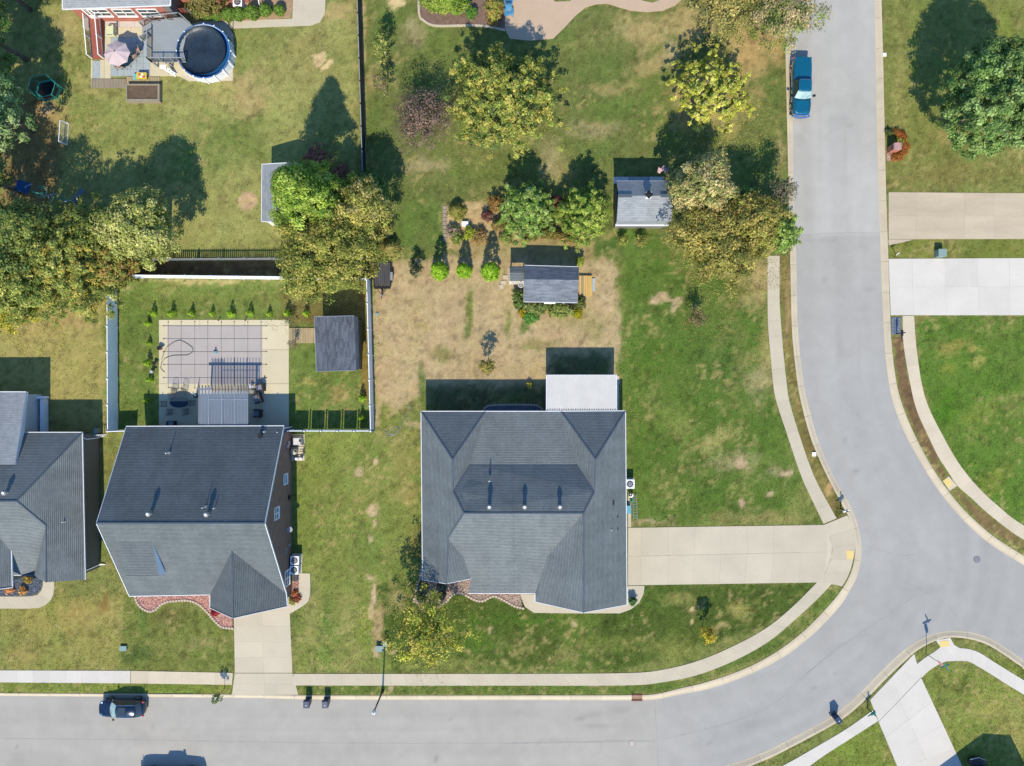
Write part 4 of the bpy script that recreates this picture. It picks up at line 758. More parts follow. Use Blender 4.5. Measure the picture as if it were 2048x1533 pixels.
mb = MB(); mb.box(c + Vector((.3, .25, .75)), (.3, .35, .03)); obj('side_shelf', mb, M['galv'], G)
for k in range(3): mb = MB(); an = k * 2.09; mb.tube([c + Vector((.15 * math.cos(an), .15 * math.sin(an), .6)), c + Vector((.32 * math.cos(an), .32 * math.sin(an), 0))], .02); obj('leg', mb, M['black_metal'], G)

# --- red brick house top left
H3 = thing('brick_house', 'red brick house along the top edge with white double windows above the deck', 'house', P(250, 0))
roof(H3, [[P(125, 19, 3), P(341, 11, 3), P(341, -140, 6.2), P(125, -140, 6.2)], [P(125, -140, 6.2), P(341, -140, 6.2), P(341, -300, 3), P(125, -300, 3)]], M['shingle_lt'])
edge_boards(H3, [(P(125, 19, 3), P(341, 11, 3)), (P(341, 11, 3), P(341, -40, 4)), (P(125, 19, 3), P(125, -40, 4))], M['white'])
wy = 36.15; xl, xr = P(170, 0).x, P(352, 0).x
mb = MB(); mb.wbox(xl, wy, 0, xr, 60, 2.95); mb.wbox(xr, 38.05, 0, P(500, 0).x, 60, 2.8); obj('wall', mb, M['brick_red'], H3)
for x in (205, 254, 303): window(H3, (P(x, 0, 1.5).x - .1, wy, 1.75), 1.9, 1.25, 'x', -1, 2)
mb = MB(); c = P(181, 0, 1.6); mb.wbox(c.x - .45, wy - .05, .7, c.x + .45, wy, 2.75); dd = obj('door', mb, M['white'], H3)
for i in range(3):
    for j in range(4): mb = MB(); mb.wbox(c.x - .3 + i * .22, wy - .06, 1.35 + j * .32, c.x - .13 + i * .22, wy - .055, 1.6 + j * .32); obj('pane', mb, M['glass'], dd)
mb = MB(); mb.wbox(c.x + .33, wy - .1, 1.6, c.x + .38, wy - .05, 1.75); obj('handle', mb, M['black'], dd)
mb = MB(); mb.wbox(P(352, 0).x + .02, wy, 0, P(356, 0).x + .4, 38, 2.6); obj('corner_trim', mb, M['siding'], H3)
mb = MB(); a = P(341, -10, 3); mb.wbox(P(352, 0, 3).x, 38.0, 2.9, P(500, 0, 3).x, 42, 3.0); obj('soffit', mb, M['white'], H3)
# brick ramp with white railings
RP = thing('brick_ramp', 'red brick entry ramp running down from the brick house door between two white railings', 'ramp', P(193, 80))
x0, x1 = P(185.5, 0).x, P(209, 0).x; ya, yb = wy, P(0, 119).y
mb = MB(); mb.add([(x0, yb, 0), (x1, yb, 0), (x1, ya, 0), (x0, ya, 0), (x0, yb, .12), (x1, yb, .12), (x1, ya, .7), (x0, ya, .7)], [(4, 5, 6, 7), (0, 1, 5, 4), (1, 2, 6, 5), (2, 3, 7, 6), (3, 0, 4, 7)]); M['brick_floor'] = mat('brick_floor', S(168, 98, 84), .85, .1, 2, 14); obj('ramp_surface', mb, M['brick_floor'], RP)
mb = MB(); mb.wbox(x0 - .6, ya - .9, 0, x0, ya, .7); obj('landing', mb, M['white_conc'], RP)
def railing(parent, a, b, za, zb, hgt=.95, step=.13, m='white', mb_='white', top=.08, n_post=3, bal=.03):
    """posts and rail as parts of their own, thin balusters joined into one"""
    a = Vector((a[0], a[1], za)); b = Vector((b[0], b[1], zb)); z = Vector((0, 0, 1))
    mb = MB(); mb.beam(a + z * hgt, b + z * hgt, top, .05); obj('top_rail', mb, M[m], parent)
    mb = MB(); mb.beam(a + z * .1, b + z * .1, .05, .05); obj('bottom_rail', mb, M[m], parent)
    for i in range(n_post): p = a.lerp(b, i / (n_post - 1)); mb = MB(); mb.box(p + z * (hgt / 2 + .03), (.1, .1, hgt + .06)); obj('post', mb, M[m], parent)
    n = int((b - a).length / step); mb = MB()
    for i in range(1, n): p = a.lerp(b, i / n); mb.beam(p + z * .1, p + z * hgt, bal, bal)
    o = obj('balusters', mb, M[mb_], parent); o['kind'] = 'stuff'
railing(RP, (x0, ya - .1), (x0, yb + .05), .7, .1, m='white', mb_='black_metal'); railing(RP, (x1 - .03, ya - .1), (x1 - .03, yb + .05), .7, .1, m='white', mb_='black_metal')

# --- back patio, deck, pool
PV = struct('patio_north_west')
def pslab(x0, y0, x1, y1, m, top=.03, nx=1, ny=1, root=PV, nm='slab'):
    a = P(x0, y0); b = P(x1, y1)
    for i in range(nx):
        for j in range(ny):
            mb = MB(); mb.wbox(a.x + (b.x - a.x) * i / nx + .01, b.y + (a.y - b.y) * j / ny + .01, -.1, a.x + (b.x - a.x) * (i + 1) / nx - .01, b.y + (a.y - b.y) * (j + 1) / ny - .01, top); obj(nm, mb, M[m], root)
pslab(209, 43, 300, 55, 'white_conc', nx=3); pslab(209, 55, 262, 75, 'pool_conc'); pslab(209, 75, 222, 158, 'pool_conc'); pslab(262, 55, 352, 75, 'pool_conc', nx=2); pslab(300, 75, 352, 92, 'pool_conc'); pslab(182, 120, 186, 176, 'pool_conc'); pslab(186, 122, 200, 158, 'paver_blue', top=.02); pslab(200, 120, 209, 158, 'pool_conc')
pslab(222, 75, 300, 153, 'paver_blue', nx=6, ny=6); pslab(265, 153, 300, 157, 'pool_conc'); pslab(300, 92, 375, 153, 'pool_conc', nx=2)
WB = thing('boardwalk', 'weathered wooden boardwalk along the foot of the brick house patio', 'walkway', P(230, 165))
for k in range(23): mb = MB(); x = 182 + k * 3.05; mb.pbox(x, 158, x + 2.7, 176, -.02, .09); obj('board', mb, M['wood_grey'], WB)
for k in range(19): mb = MB(); x = 253 + k * 3.5; mb.pbox(x, 154, x + 3.0, 166.5, -.02, .08); obj('board', mb, M['wood_tan'], WB)
BX = thing('planter_box', 'long raised wooden planter box of brown soil below the north west patio', 'planter', P(285, 184))
for (a, b, c, d) in ((252, 168, 319, 170.5), (252, 198, 319, 203), (252, 170.5, 254.5, 198), (315, 170.5, 319, 198)): mb = MB(); mb.pbox(a, b, c, d, 0, .55, h=.55); obj('board', mb, M['wood_grey'], BX)
mb = MB(); mb.pbox(254.5, 170.5, 315, 198, 0, .42, h=.5); obj('soil', mb, M['soil'], BX)
# raised deck
DK = thing('pool_deck', 'raised grey deck with white railings beside the round pool', 'deck', P(335, 85))
dz = 1.15; dp = [P(x, y, dz) for x, y in [(304, 43), (366, 36), (388, 56), (372, 74), (366, 100), (372, 125), (304, 125)]]
y = dp[0].y; k = 0
pl = [(p.x, p.y) for p in dp]
def xspan(yy):
    xs = []
    for i in range(len(pl)):
        (x1_, y1_), (x2_, y2_) = pl[i], pl[(i + 1) % len(pl)]
        if (y1_ > yy) != (y2_ > yy): xs.append(x1_ + (x2_ - x1_) * (yy - y1_) / (y2_ - y1_))
    return (min(xs), max(xs)) if len(xs) >= 2 else None
yy = min(p[1] for p in pl) + .07
while yy < max(p[1] for p in pl):
    s = xspan(yy)
    if s: mb = MB(); mb.wbox(s[0], yy - .066, dz - .04, s[1], yy + .066, dz); obj('deck_board', mb, M['composite'], DK)
    yy += .14
for (x, y_) in ((305, 44), (305, 124), (365, 40), (366, 123), (335, 124)): mb = MB(); c = P(x, y_, dz); mb.wbox(c.x - .07, c.y - .07, 0, c.x + .07, c.y + .07, dz - .05); obj('support_post', mb, M['composite'], DK)
mb = MB(); mb.prism([P(x, y_, dz) for x, y_ in [(306, 45), (364, 39), (364, 123), (306, 123)]], dz - .25, dz - .05); obj('frame', mb, M['wood_grey'], DK)
g = lambda x, y_: (P(x, y_, dz).x, P(x, y_, dz).y)
railing(DK, g(304, 43), g(366, 36), dz, dz, 1.0, .12, 'composite', 'black_metal'); railing(DK, g(366, 36), g(388, 56), dz, dz, 1.0, .12, 'composite', 'black_metal', n_post=2)
railing(DK, g(304, 125), g(372, 125), dz, dz, 1.0, .12, 'composite', 'black_metal', n_post=4); railing(DK, g(304, 72), g(304, 125), dz, dz, 1.0, .12, 'composite', 'black_metal', n_post=3)
for k in range(5): mb = MB(); a = P(302 - k * 5.5, 44, 1); b = P(298.5 - k * 5.5, 71, 1); z = dz - .22 * (k + 1); mb.wbox(a.x - .28, b.y, z - .04, a.x, a.y, z); obj('stair_tread', mb, M['composite'], DK)
railing(DK, g(303, 43), g(277, 44), dz - .2, .1, .95, .13, 'composite', 'black_metal', n_post=2); railing(DK, g(303, 72), g(277, 72), dz - .2, .1, .95, .13, 'composite', 'black_metal', n_post=2)
# above ground pool
PL = thing('round_pool', 'round above ground pool with a blue wall and a black winter cover', 'pool', P(417, 112))
c = P(407, 102, 1.3); cg = Vector((c.x, c.y, 0)); Rr = 2.62
M['pool_wall'] = mat('pool_wall_panel', (.62, .66, .70), .4, .06, 1, 6); M['pool_blue'] = mat('pool_rim_blue', (.02, .12, .32), .35, .08, 2, 8); M['cover'] = mat('black_pool_cover', (.018, .03, .045), .42, .25, .9, 5, bump=.6)
for k in range(16):
    a0 = 2 * PI * k / 16; mb = MB(); n = 4; vv = []
    for i in range(n + 1): an = a0 + 2 * PI / 16 * (.02 + .96 * i / n); vv += [cg + Vector((Rr * math.cos(an), Rr * math.sin(an), 0)), cg + Vector((Rr * math.cos(an), Rr * math.sin(an), 1.28)), cg + Vector(((Rr - .05) * math.cos(an), (Rr - .05) * math.sin(an), 1.28)), cg + Vector(((Rr - .05) * math.cos(an), (Rr - .05) * math.sin(an), 0))]
    mb.add(vv, [(4 * i + j, 4 * (i + 1) + j, 4 * (i + 1) + (j + 1) % 4, 4 * i + (j + 1) % 4) for i in range(n) for j in range(4)] + [(3, 2, 1, 0), (16, 17, 18, 19)]); obj('wall_panel', mb, M['pool_wall'], PL)
    mb = MB(); mb.box(cg + Vector(((Rr + .05) * math.cos(a0), (Rr + .05) * math.sin(a0), .66)), (.1, .12, 1.32), a0); obj('upright', mb, M['offwhite'], PL)
    vv = []
    for i in range(n + 1):
        an = a0 + 2 * PI / 16 * i / n
        for rr, z in ((Rr - .02, 1.26), (Rr + .08, 1.26), (Rr + .06, 1.31), (Rr - .02, 1.31)): vv.append(cg + Vector((rr * math.cos(an), rr * math.sin(an), z)))
    mb = MB(); mb.add(vv, [(4 * i + j, 4 * (i + 1) + j, 4 * (i + 1) + (j + 1) % 4, 4 * i + (j + 1) % 4) for i in range(n) for j in range(4)]); obj('top_rail', mb, M['pool_blue'], PL, True)
mb = MB(); prof = [(Rr - .24, 1.34), (Rr - .3, 1.25), (Rr - .55, 1.0), (1.3, .95), (.5, .97), (.1, .99)]; n = 64; o = []
random.seed(9)
for ri, (r_, z) in enumerate(prof):
    for k_ in range(n): an = 2 * PI * k_ / n; wv = .05 * math.sin(k_ * 2.9 + ri) * (1 if ri in (1, 2) else .3) + random.uniform(-.02, .02); o.append(cg + Vector((r_ * math.cos(an) - .2, r_ * math.sin(an) + .06, z + wv)))
mb.add(o, [(i * n + k_, i * n + (k_ + 1) % n, (i + 1) * n + (k_ + 1) % n, (i + 1) * n + k_) for i in range(len(prof) - 1) for k_ in range(n)] + [tuple(range((len(prof) - 1) * n, len(prof) * n))]); obj('winter_cover', mb, M['cover'], PL, True)
mb = MB(); N_ = 48; mb.add([cg + Vector((r_ * math.cos(2 * PI * k / N_), r_ * math.sin(2 * PI * k / N_), z_)) for r_, z_ in ((Rr - .03, 1.29), (Rr - .06, .95), (Rr - .9, .9)) for k in range(N_)], [(i * N_ + k, i * N_ + (k + 1) % N_, (i + 1) * N_ + (k + 1) % N_, (i + 1) * N_ + k) for i in range(2) for k in range(N_)]); obj('liner', mb, M['pool_blue'], PL, True)
mb = MB(); c2 = P(440, 62, 1.0); mb.lathe((c2.x, c2.y, .0), [(.2, 0), (.22, .3), (.18, .5), (.05, .55)], 12); mb.tube([(c2.x, c2.y, .3), (c2.x + .6, c2.y - .4, .3), (c2.x + .9, c2.y - .7, .5)], .04); obj('pump', mb, M['black'], PL, True)
LD = thing('pool_ladder', 'thin black ladder post standing beside the top right of the round pool', 'ladder', P(467, 66))
for dx in (0, .4): mb = MB(); c = P(466, 58); mb.tube([(c.x, c.y - dx, 0), (c.x, c.y - dx, 1.5)], .035); obj('rail', mb, M['black'], LD)
for k in range(4): mb = MB(); mb.tube([(c.x, c.y, .3 + k * .3), (c.x, c.y - .4, .3 + k * .3)], .02); obj('rung', mb, M['black'], LD)

# --- garden sheds
def walls4(parent, x0, y0, x1, y1, h, m, hp=3, name='wall'):
    a = P(x0, y0, hp); b = P(x1, y1, hp); mb = MB(); mb.wbox(a.x, b.y, 0, b.x, a.y, h); return obj(name, mb, m, parent)
# shed inside the white fence
H6 = thing('pool_shed', 'mottled grey roofed garden shed inside the white vinyl fence beside the pool', 'shed', P(678, 690))
r1, r2, r3, r4 = P(629, 634, 2.5), P(712, 632, 2.9), P(718, 741, 2.9), P(633, 743, 2.5); e1, e2 = P(708, 632, 3.1), P(713, 741, 3.1)
roof(H6, [[r1, e1, e2, r4]], M['shingle_h6']); roof(H6, [[e1, P(716, 635, 2.6), P(719, 738, 2.6), e2]], M['shingle_h6'], 'rear_roof')
edge_boards(H6, [(r1, e1), (r4, e2), (r1, r4)], M['galv'], .06, .14, 'rake_board')
a, b = P(632, 636, 2.5), P(713, 740, 2.5); mb = MB(); mb.wbox(a.x, b.y + .1, 0, b.x, a.y - .1, 2.5); obj('wall', mb, M['brown_siding'], H6)
mb = MB(); for_ = [(a.x, b.y + .12), (b.x, b.y + .12)]; mb.add([(a.x, b.y + .1, 2.4), (b.x, b.y + .1, 2.4), (e2.x, b.y + .1, 2.98), (a.x, a.y - .1, 2.4), (b.x, a.y - .1, 2.4), (e1.x, a.y - .1, 2.98)], [(0, 1, 2), (5, 4, 3)]); obj('gable_wall', mb, M['brown_siding'], H6)
mb = MB(); mb.wbox(a.x - .04, (a.y + b.y) / 2 - .7, 0, a.x, (a.y + b.y) / 2 + .7, 1.9); d_ = obj('door', mb, M['siding_lt'], H6); mb = MB(); mb.box((a.x - .07, (a.y + b.y) / 2 - .1, 1.0), (.05, .04, .2)); obj('handle', mb, M['black'], d_)
BW = thing('deck_walk', 'pale pine board walk between the pool terrace and the grey shed', 'walkway', P(604, 671))
for k in range(16): mb = MB(); x = 578 + k * 3.3; mb.pbox(x, 656.5, x + 2.9, 686.5, 0, .14); obj('board', mb, M['wood_tan'], BW)
# playhouse shed in the brown yard
H4 = thing('cottage_shed', 'dark shingled garden cottage shed with porch and yellow pine steps in the dry yard', 'shed', P(1100, 575))
n0, n1, q0, q1, s0, s1 = P(1049, 531, 2.4), P(1157, 534, 2.4), P(1048, 559, 3.3), P(1157, 560.5, 3.3), P(1047, 604, 2.3), P(1155, 606, 2.3)
roof(H4, [[n0, n1, q1, q0], [q0, q1, s1, s0]], M['shingle_patch']); edge_boards(H4, [(s0, s1), (n0, n1)], M['white'], .06, .12); edge_boards(H4, [(n0, q0), (q0, s0), (n1, q1), (q1, s1)], M['siding'], .05, .14, 'rake_board')
roof(H4, [[P(1019, 533, 2.25), P(1049, 533, 2.25), P(1049, 546, 2.5), P(1019, 546, 2.5)], [P(1019, 546, 2.5), P(1049, 546, 2.5), P(1048, 562, 2.25), P(1019, 562, 2.25)]], M['shingle_dark'], 'porch_roof')
a, b = P(1051, 536, 2.4), P(1154, 602, 2.4); mb = MB(); mb.wbox(a.x, b.y, 0, b.x, a.y, 2.3); obj('wall', mb, M['siding'], H4)
mb = MB(); yc = q0.y; mb.add([(a.x, a.y, 2.3), (a.x, b.y, 2.3), (a.x, yc, 3.15), (b.x, a.y, 2.3), (b.x, b.y, 2.3), (b.x, yc, 3.15)], [(0, 2, 1), (3, 4, 5)]); obj('gable_wall', mb, M['siding'], H4)
mb = MB(); mb.pbox(1018, 536, 1050, 569, 0, .12); obj('porch_slab', mb, M['white_conc'], H4)
for (x, y) in ((1021, 535), (1021, 560), (1046, 560)): mb = MB(); c = P(x, y, 2.2); mb.wbox(c.x - .05, c.y - .05, 0, c.x + .05, c.y + .05, 2.2); obj('porch_post', mb, M['white'], H4)
window(H4, (P(1100, 0, 1.5).x, b.y, 1.4), 1.0, .9, 'x', -1); mb = MB(); mb.wbox(b.x, a.y - 1.9, 0, b.x + .04, a.y - .9, 2.0); obj('door', mb, M['white'], H4)
mb = MB(); c = P(1127, 607, 1.6); mb.box((c.x, b.y - .12, 1.4), (.2, .2, .3)); obj('wall_lamp', mb, M['galv'], H4)
YD = thing('pine_steps', 'bright yellow pine deck step at the right end of the cottage shed', 'deck', P(1172, 570))
for k in range(6): mb = MB(); x = 1158.5 + k * 4.3; mb.pbox(x, 551.5 + k * .1, x + 3.9, 591.5, .18, .32); obj('board', mb, M['wood_new'] if k not in (1,) else M['wood_grey'], YD)
mb = MB(); mb.pbox(1159, 552, 1184, 591, 0, .18); obj('frame', mb, M['wood_new'], YD); mb = MB(); mb.pbox(1184.5, 557, 1189.5, 583, .02, .14); obj('lower_step', mb, M['paver_blue'], YD)
# gambrel barn
H5 = thing('gambrel_barn', 'grey gambrel roofed barn with a roof cupola beside the autumn trees', 'shed', P(1290, 400))
xa = lambda h: P(1233, 0, 3.0).x if True else 0
X0, X1 = P(1234, 0, 3.4).x, P(1343, 0, 3.4).x
def by(y, h): return P(0, y, h).y
hN, hB1, hR, hB2, hS = (by(362.5, 3.2), 3.2), (by(364, 3.3), 3.3), (by(392, 4.3), 4.3), (by(443, 3.25), 3.25), (by(449.5, 2.3), 2.3)
L = [hN, hR, hB2, hS]
roof(H5, [[(X0, L[i][0], L[i][1]), (X1, L[i][0], L[i][1]), (X1, L[i + 1][0], L[i + 1][1]), (X0, L[i + 1][0], L[i + 1][1])] for i in range(3)], M['shingle_lt'])
edge_boards(H5, [((X0, hS[0] - .05, 2.25), (X1, hS[0] - .05, 2.25))], M['white'], .2, .12); edge_boards(H5, [((X0, hN[0], 3.15), (X1, hN[0], 3.15))], M['siding_lt'], .08, .14)
mb = MB(); mb.wbox(X0 + .15, hS[0] + .12, 0, X1 - .15, hN[0] - .25, 2.25); mb.wbox(X0 + .15, hN[0] - 1.2, 2.25, X1 - .15, hN[0] - .25, 3.1); obj('wall', mb, M['siding'], H5)
mb = MB()
for x in (X0 + .15, X1 - .15): mb.add([(x, hS[0] + .12, 2.2), (x, hB2[0], 3.05), (x, hR[0], 4.15), (x, hN[0] - .25, 3.05), (x, hN[0] - .25, 2.2)], [(0, 1, 2, 3, 4) if x == X0 + .15 else (4, 3, 2, 1, 0)])
obj('gable_wall', mb, M['siding'], H5)
cu = P(1296, 392, 4.3); mb = MB(); mb.box(cu + Vector((0, 0, .1)), (.5, .5, .7)); q_ = obj('cupola', mb, M['white'], H5); mb = MB(); mb.lathe(cu + Vector((0, 0, .45)), [(.42, 0), (.04, .35)], 4); obj('cupola_roof', mb, M['black'], q_)
for xx in (1237, 1322):
    mb = MB(); a = P(xx, 391, 4.32); mb.box((a.x + .62, hR[0], 4.33), (1.3, .3, .04)); obj('ridge_vent', mb, RC, H5)
for k, (xa_, xb_, m_) in enumerate(((1230, 1261, 'siding_lt'), (1262, 1301, 'paver_blue'), (1302, 1330, 'siding_lt'))):
    mb = MB(); a = P(xa_, 349, 1.0); b = P(xb_, 356, 1.0); mb.wbox(a.x, b.y - .3, 0, b.x, a.y, .12 + .02 * k); obj('porch_platform', mb, M[m_], H5)
window(H5, (P(1260, 0, 1.5).x, hN[0] - .25, 1.5), 1, .9, 'x', 1)
FL_ = thing('flag_pole', 'striped flag on a tilted pole at the barn corner', 'flag', P(1330, 350, 2.2)); a = P(1333, 351, 2.2); b = P(1339, 331, 3.4)
mb = MB(); mb.tube([a - Vector((0, .35, .3)), b], .025); obj('pole', mb, M['wood_new'], FL_)
def flag():
    d = (b - a).normalized(); base = a.lerp(b, .9); cols = [(.32, .06, .09), (.6, .6, .62)]; V = []; F = []; Cc = []
    nx, ny = 14, 13
    for j in range(ny + 1):
        for i in range(nx + 1):
            p = base - d * (j / ny) * .75 + Vector((-(i / nx) * .95, -.12 * math.sin(i * .7), -(i / nx) * .25 + .06 * math.sin(i * .9 + j * .2))); V.append(p)
    VV = []; CC = []
    for j in range(ny):
        for i in range(nx):
            q = [V[j * (nx + 1) + i], V[j * (nx + 1) + i + 1], V[(j + 1) * (nx + 1) + i + 1], V[(j + 1) * (nx + 1) + i]]; F.append([len(VV) + k for k in range(4)]); VV += q
            c_ = cols[j % 2]
            if i < 6 and j < 7: c_ = (.75, .75, .75) if (i + j) % 3 == 0 and i % 2 == 0 else (.03, .05, .22)
            CC += [c_] * 4
    off = wl(FL_); me = bpy.data.meshes.new('cloth'); fast_mesh(me, np.array([tuple(v - off) for v in VV]), np.array(F), np.array(CC)); me.materials.append(M['flag']); link_mesh('cloth', me, FL_)
flag()
# shed under the conifer
H7 = thing('white_shed', 'grey shingled white shed half hidden under the bright green conifer', 'shed', P(565, 395))
p0, p1_, p2_, p3_ = P(524, 329, 2.5), P(574, 326, 3.4), P(577, 446, 3.4), P(523, 443, 2.5)
pk0, pk1 = P(574, 326, 3.4), P(577, 446, 3.4); x4 = pk0.x + (pk0.x - p0.x)
roof(H7, [[p0, pk0, pk1, p3_], [pk0, (x4, p0.y, 2.5), (x4, p3_.y, 2.5), pk1]], M['shingle_lt'])
mb = MB(); mb.wbox(p0.x + .15, p3_.y + .15, 0, x4 - .15, p0.y - .15, 2.4); obj('wall', mb, M['white'], H7)
mb = MB(); yv = p3_.y + .13; mb.add([(p0.x + .1, yv, 2.3), (x4 - .1, yv, 2.3), (pk1.x, yv, 3.3), (p0.x + .1, p0.y - .13, 2.3), (x4 - .1, p0.y - .13, 2.3), (pk1.x, p0.y - .13, 3.3)], [(0, 1, 2), (5, 4, 3)]); obj('gable_wall', mb, M['white'], H7)
edge_boards(H7, [(p3_, pk1), (pk1, (x4, p3_.y, 2.5)), (p0, pk0), (p0, p3_)], M['white'], .08, .18, 'rake_board', -.06)
mb = MB(); c = P(535, 449, 1.0); mb.wbox(p0.x + 1.0, yv - .06, 0, p0.x + 2.6, yv - .02, 2.0); obj('door', mb, M['siding_lt'], H7)
# neighbour's house just below the frame, whose gable shades the corner lawn
H8 = thing('corner_house', 'house beyond the lower right corner whose gable shadow falls on the lawn', 'house', P(1960, 1620))
e = [P(1800, 1640, 3), P(2020, 1560, 3), P(2120, 1810, 3), P(1900, 1890, 3)]
def hz(px, py, h): v = P(px, py); return Vector((v.x, v.y, h))
gz = 4.9; ra = hz(1962, 1566, gz); rb = hz(2090, 1830, gz)
roof(H8, [[hz(1862, 1602, 3), ra, rb, hz(1990, 1880, 3)], [ra, hz(2018, 1544, 3.6), hz(2150, 1790, 3), rb]], M['shingle'])
mb = MB(); mb.prism([hz(1868, 1608, 0), hz(1966, 1572, 0), hz(2014, 1554, 0), hz(2140, 1790, 0), hz(1994, 1870, 0)], 0, 3.0); obj('wall', mb, M['brick_brown'], H8)
edge_boards(H8, [(hz(1862, 1602, 3), ra), (ra, hz(2018, 1544, 3.6))], M['white'], .08, .2, 'rake_board', -.1)
# ---------------------------------------------------------------- trees and plants
def rdir(r, n):
    v = r.normal(size=(n, 3)); return v / np.linalg.norm(v, axis=1, keepdims=True)
def leaf_mesh(name, centres, normals, sizes, cols, r, aspect=.55):
    n = len(centres); nn = normals * 1.0 + rdir(r, n) * .6 + np.array([0, 0, .35]); nn /= np.linalg.norm(nn, axis=1, keepdims=True)
    t = np.cross(nn, rdir(r, n)); t /= np.linalg.norm(t, axis=1, keepdims=True) + 1e-9; b = np.cross(nn, t); s = sizes[:, None]
    V = np.stack([centres - t * s, centres - b * s * aspect, centres + t * s, centres + b * s * aspect], 1).reshape(-1, 3)
    me = bpy.data.meshes.new(name); fast_mesh(me, V, np.arange(4 * n).reshape(-1, 4), np.repeat(np.clip(cols, .004, .9), 4, 0)); me.materials.append(M['leaf']); return me
def crown_data(r, z0, z1, R, shape, n_cl, n_lf, cl_r, cols, lobes=.3, lean=(0, 0), seed=0, ry=None, hollow=.55):
    h = z1 - z0; cc = []; nn = []
    ry = ry or R
    if shape in ('round', 'open', 'umbrella'):
        d = rdir(r, n_cl); d[:, 2] = np.where(d[:, 2] < -.45, -d[:, 2], d[:, 2]); ph = np.arctan2(d[:, 1], d[:, 0])
        lb = 1 + lobes * (np.sin(ph * 3 + seed) * .5 + np.sin(ph * 5 + seed * 2.3 + d[:, 2] * 3) * .35 + np.sin(ph * 9 + seed * 1.7) * .25 + np.sin(d[:, 2] * 6 + ph * 2 + seed) * .3)
        f = (hollow + (1 - hollow) * r.rand(n_cl) ** .6) * lb
        c = np.stack([d[:, 0] * R * f, d[:, 1] * ry * f, (z0 + z1) / 2 + d[:, 2] * h / 2 * np.minimum(f, 1.05)], -1); nm = d
    elif shape == 'branchy':
        nb = max(26, int(R * 24)); az = np.arange(nb) * 2.39996 + r.uniform(-.3, .3, nb); lv = (np.arange(nb) + .5) / nb; lv = lv[r.permutation(nb)]
        el = np.radians(4 + 74 * lv ** 1.4); ln = R * (1.12 - .42 * lv) * r.uniform(.72, 1.15, nb) * (1 + lobes * .5 * np.sin(az * 2 + seed)); zs = z0 + h * (.06 + .5 * lv)
        bi = r.randint(0, nb, n_cl); t_ = r.uniform(.22, 1.0, n_cl) ** .75; L_ = ln[bi] * t_
        c = np.stack([np.cos(az[bi]) * np.cos(el[bi]) * L_, np.sin(az[bi]) * np.cos(el[bi]) * L_, zs[bi] + np.sin(el[bi]) * L_ * (h * .5 / R)], -1); c += r.normal(size=c.shape) * .5 * (1.2 - t_)[:, None] * cl_r * 1.4
        nm = np.stack([np.cos(az[bi]) * .5, np.sin(az[bi]) * .5, np.full(n_cl, .9)], -1)
        q = r.rand(n_cl) < .5; d = rdir(r, n_cl); d[:, 2] = np.abs(d[:, 2]); f = .84 * (.5 + .5 * r.rand(n_cl) ** .5); f = f * (1 + .14 * np.sin(np.arctan2(d[:, 1], d[:, 0]) * 7 + seed))
        c2 = np.stack([d[:, 0] * R * f, d[:, 1] * R * f, z0 + h * .22 + d[:, 2] * h * .62 * f], -1); c[q] = c2[q]; nm[q] = d[q]
    else:  # cone
        u = r.rand(n_cl) ** 1.35; ph = r.uniform(0, 2 * PI, n_cl); p = {'cone': .75, 'column': .45, 'spire': .9}[shape]
        rad = R * (1 - u) ** p * np.minimum(1, (u + .12) * 5) * (1 + lobes * .5 * np.sin(ph * 7 + u * 22 + seed)) * (.75 + .3 * r.rand(n_cl))
        c = np.stack([np.cos(ph) * rad, np.sin(ph) * rad * ry / R, z0 + u * h], -1); nm = np.stack([np.cos(ph), np.sin(ph), np.full(n_cl, .5)], -1)
    c[:, 0] += lean[0] * (c[:, 2] - z0) / h; c[:, 1] += lean[1] * (c[:, 2] - z0) / h
    cols = np.array(cols); w = r.rand(n_cl); ci = (w * len(cols)).astype(int) % len(cols); base = cols[ci]; base = base * r.uniform(.66, 1.4, (n_cl, 1))
    m = n_cl * n_lf; C = np.repeat(c, n_lf, 0); o = rdir(r, m) * (r.rand(m, 1) ** .45) * cl_r * np.array([1, 1, .6]); C = C + o
    N = np.repeat(nm, n_lf, 0) * .6 + o / cl_r * .8; K = np.repeat(base, n_lf, 0) * r.uniform(.75, 1.25, (m, 1)); alt = r.rand(m) < .18; K[alt] = cols[r.randint(0, len(cols), alt.sum())]
    return C, N, K, c
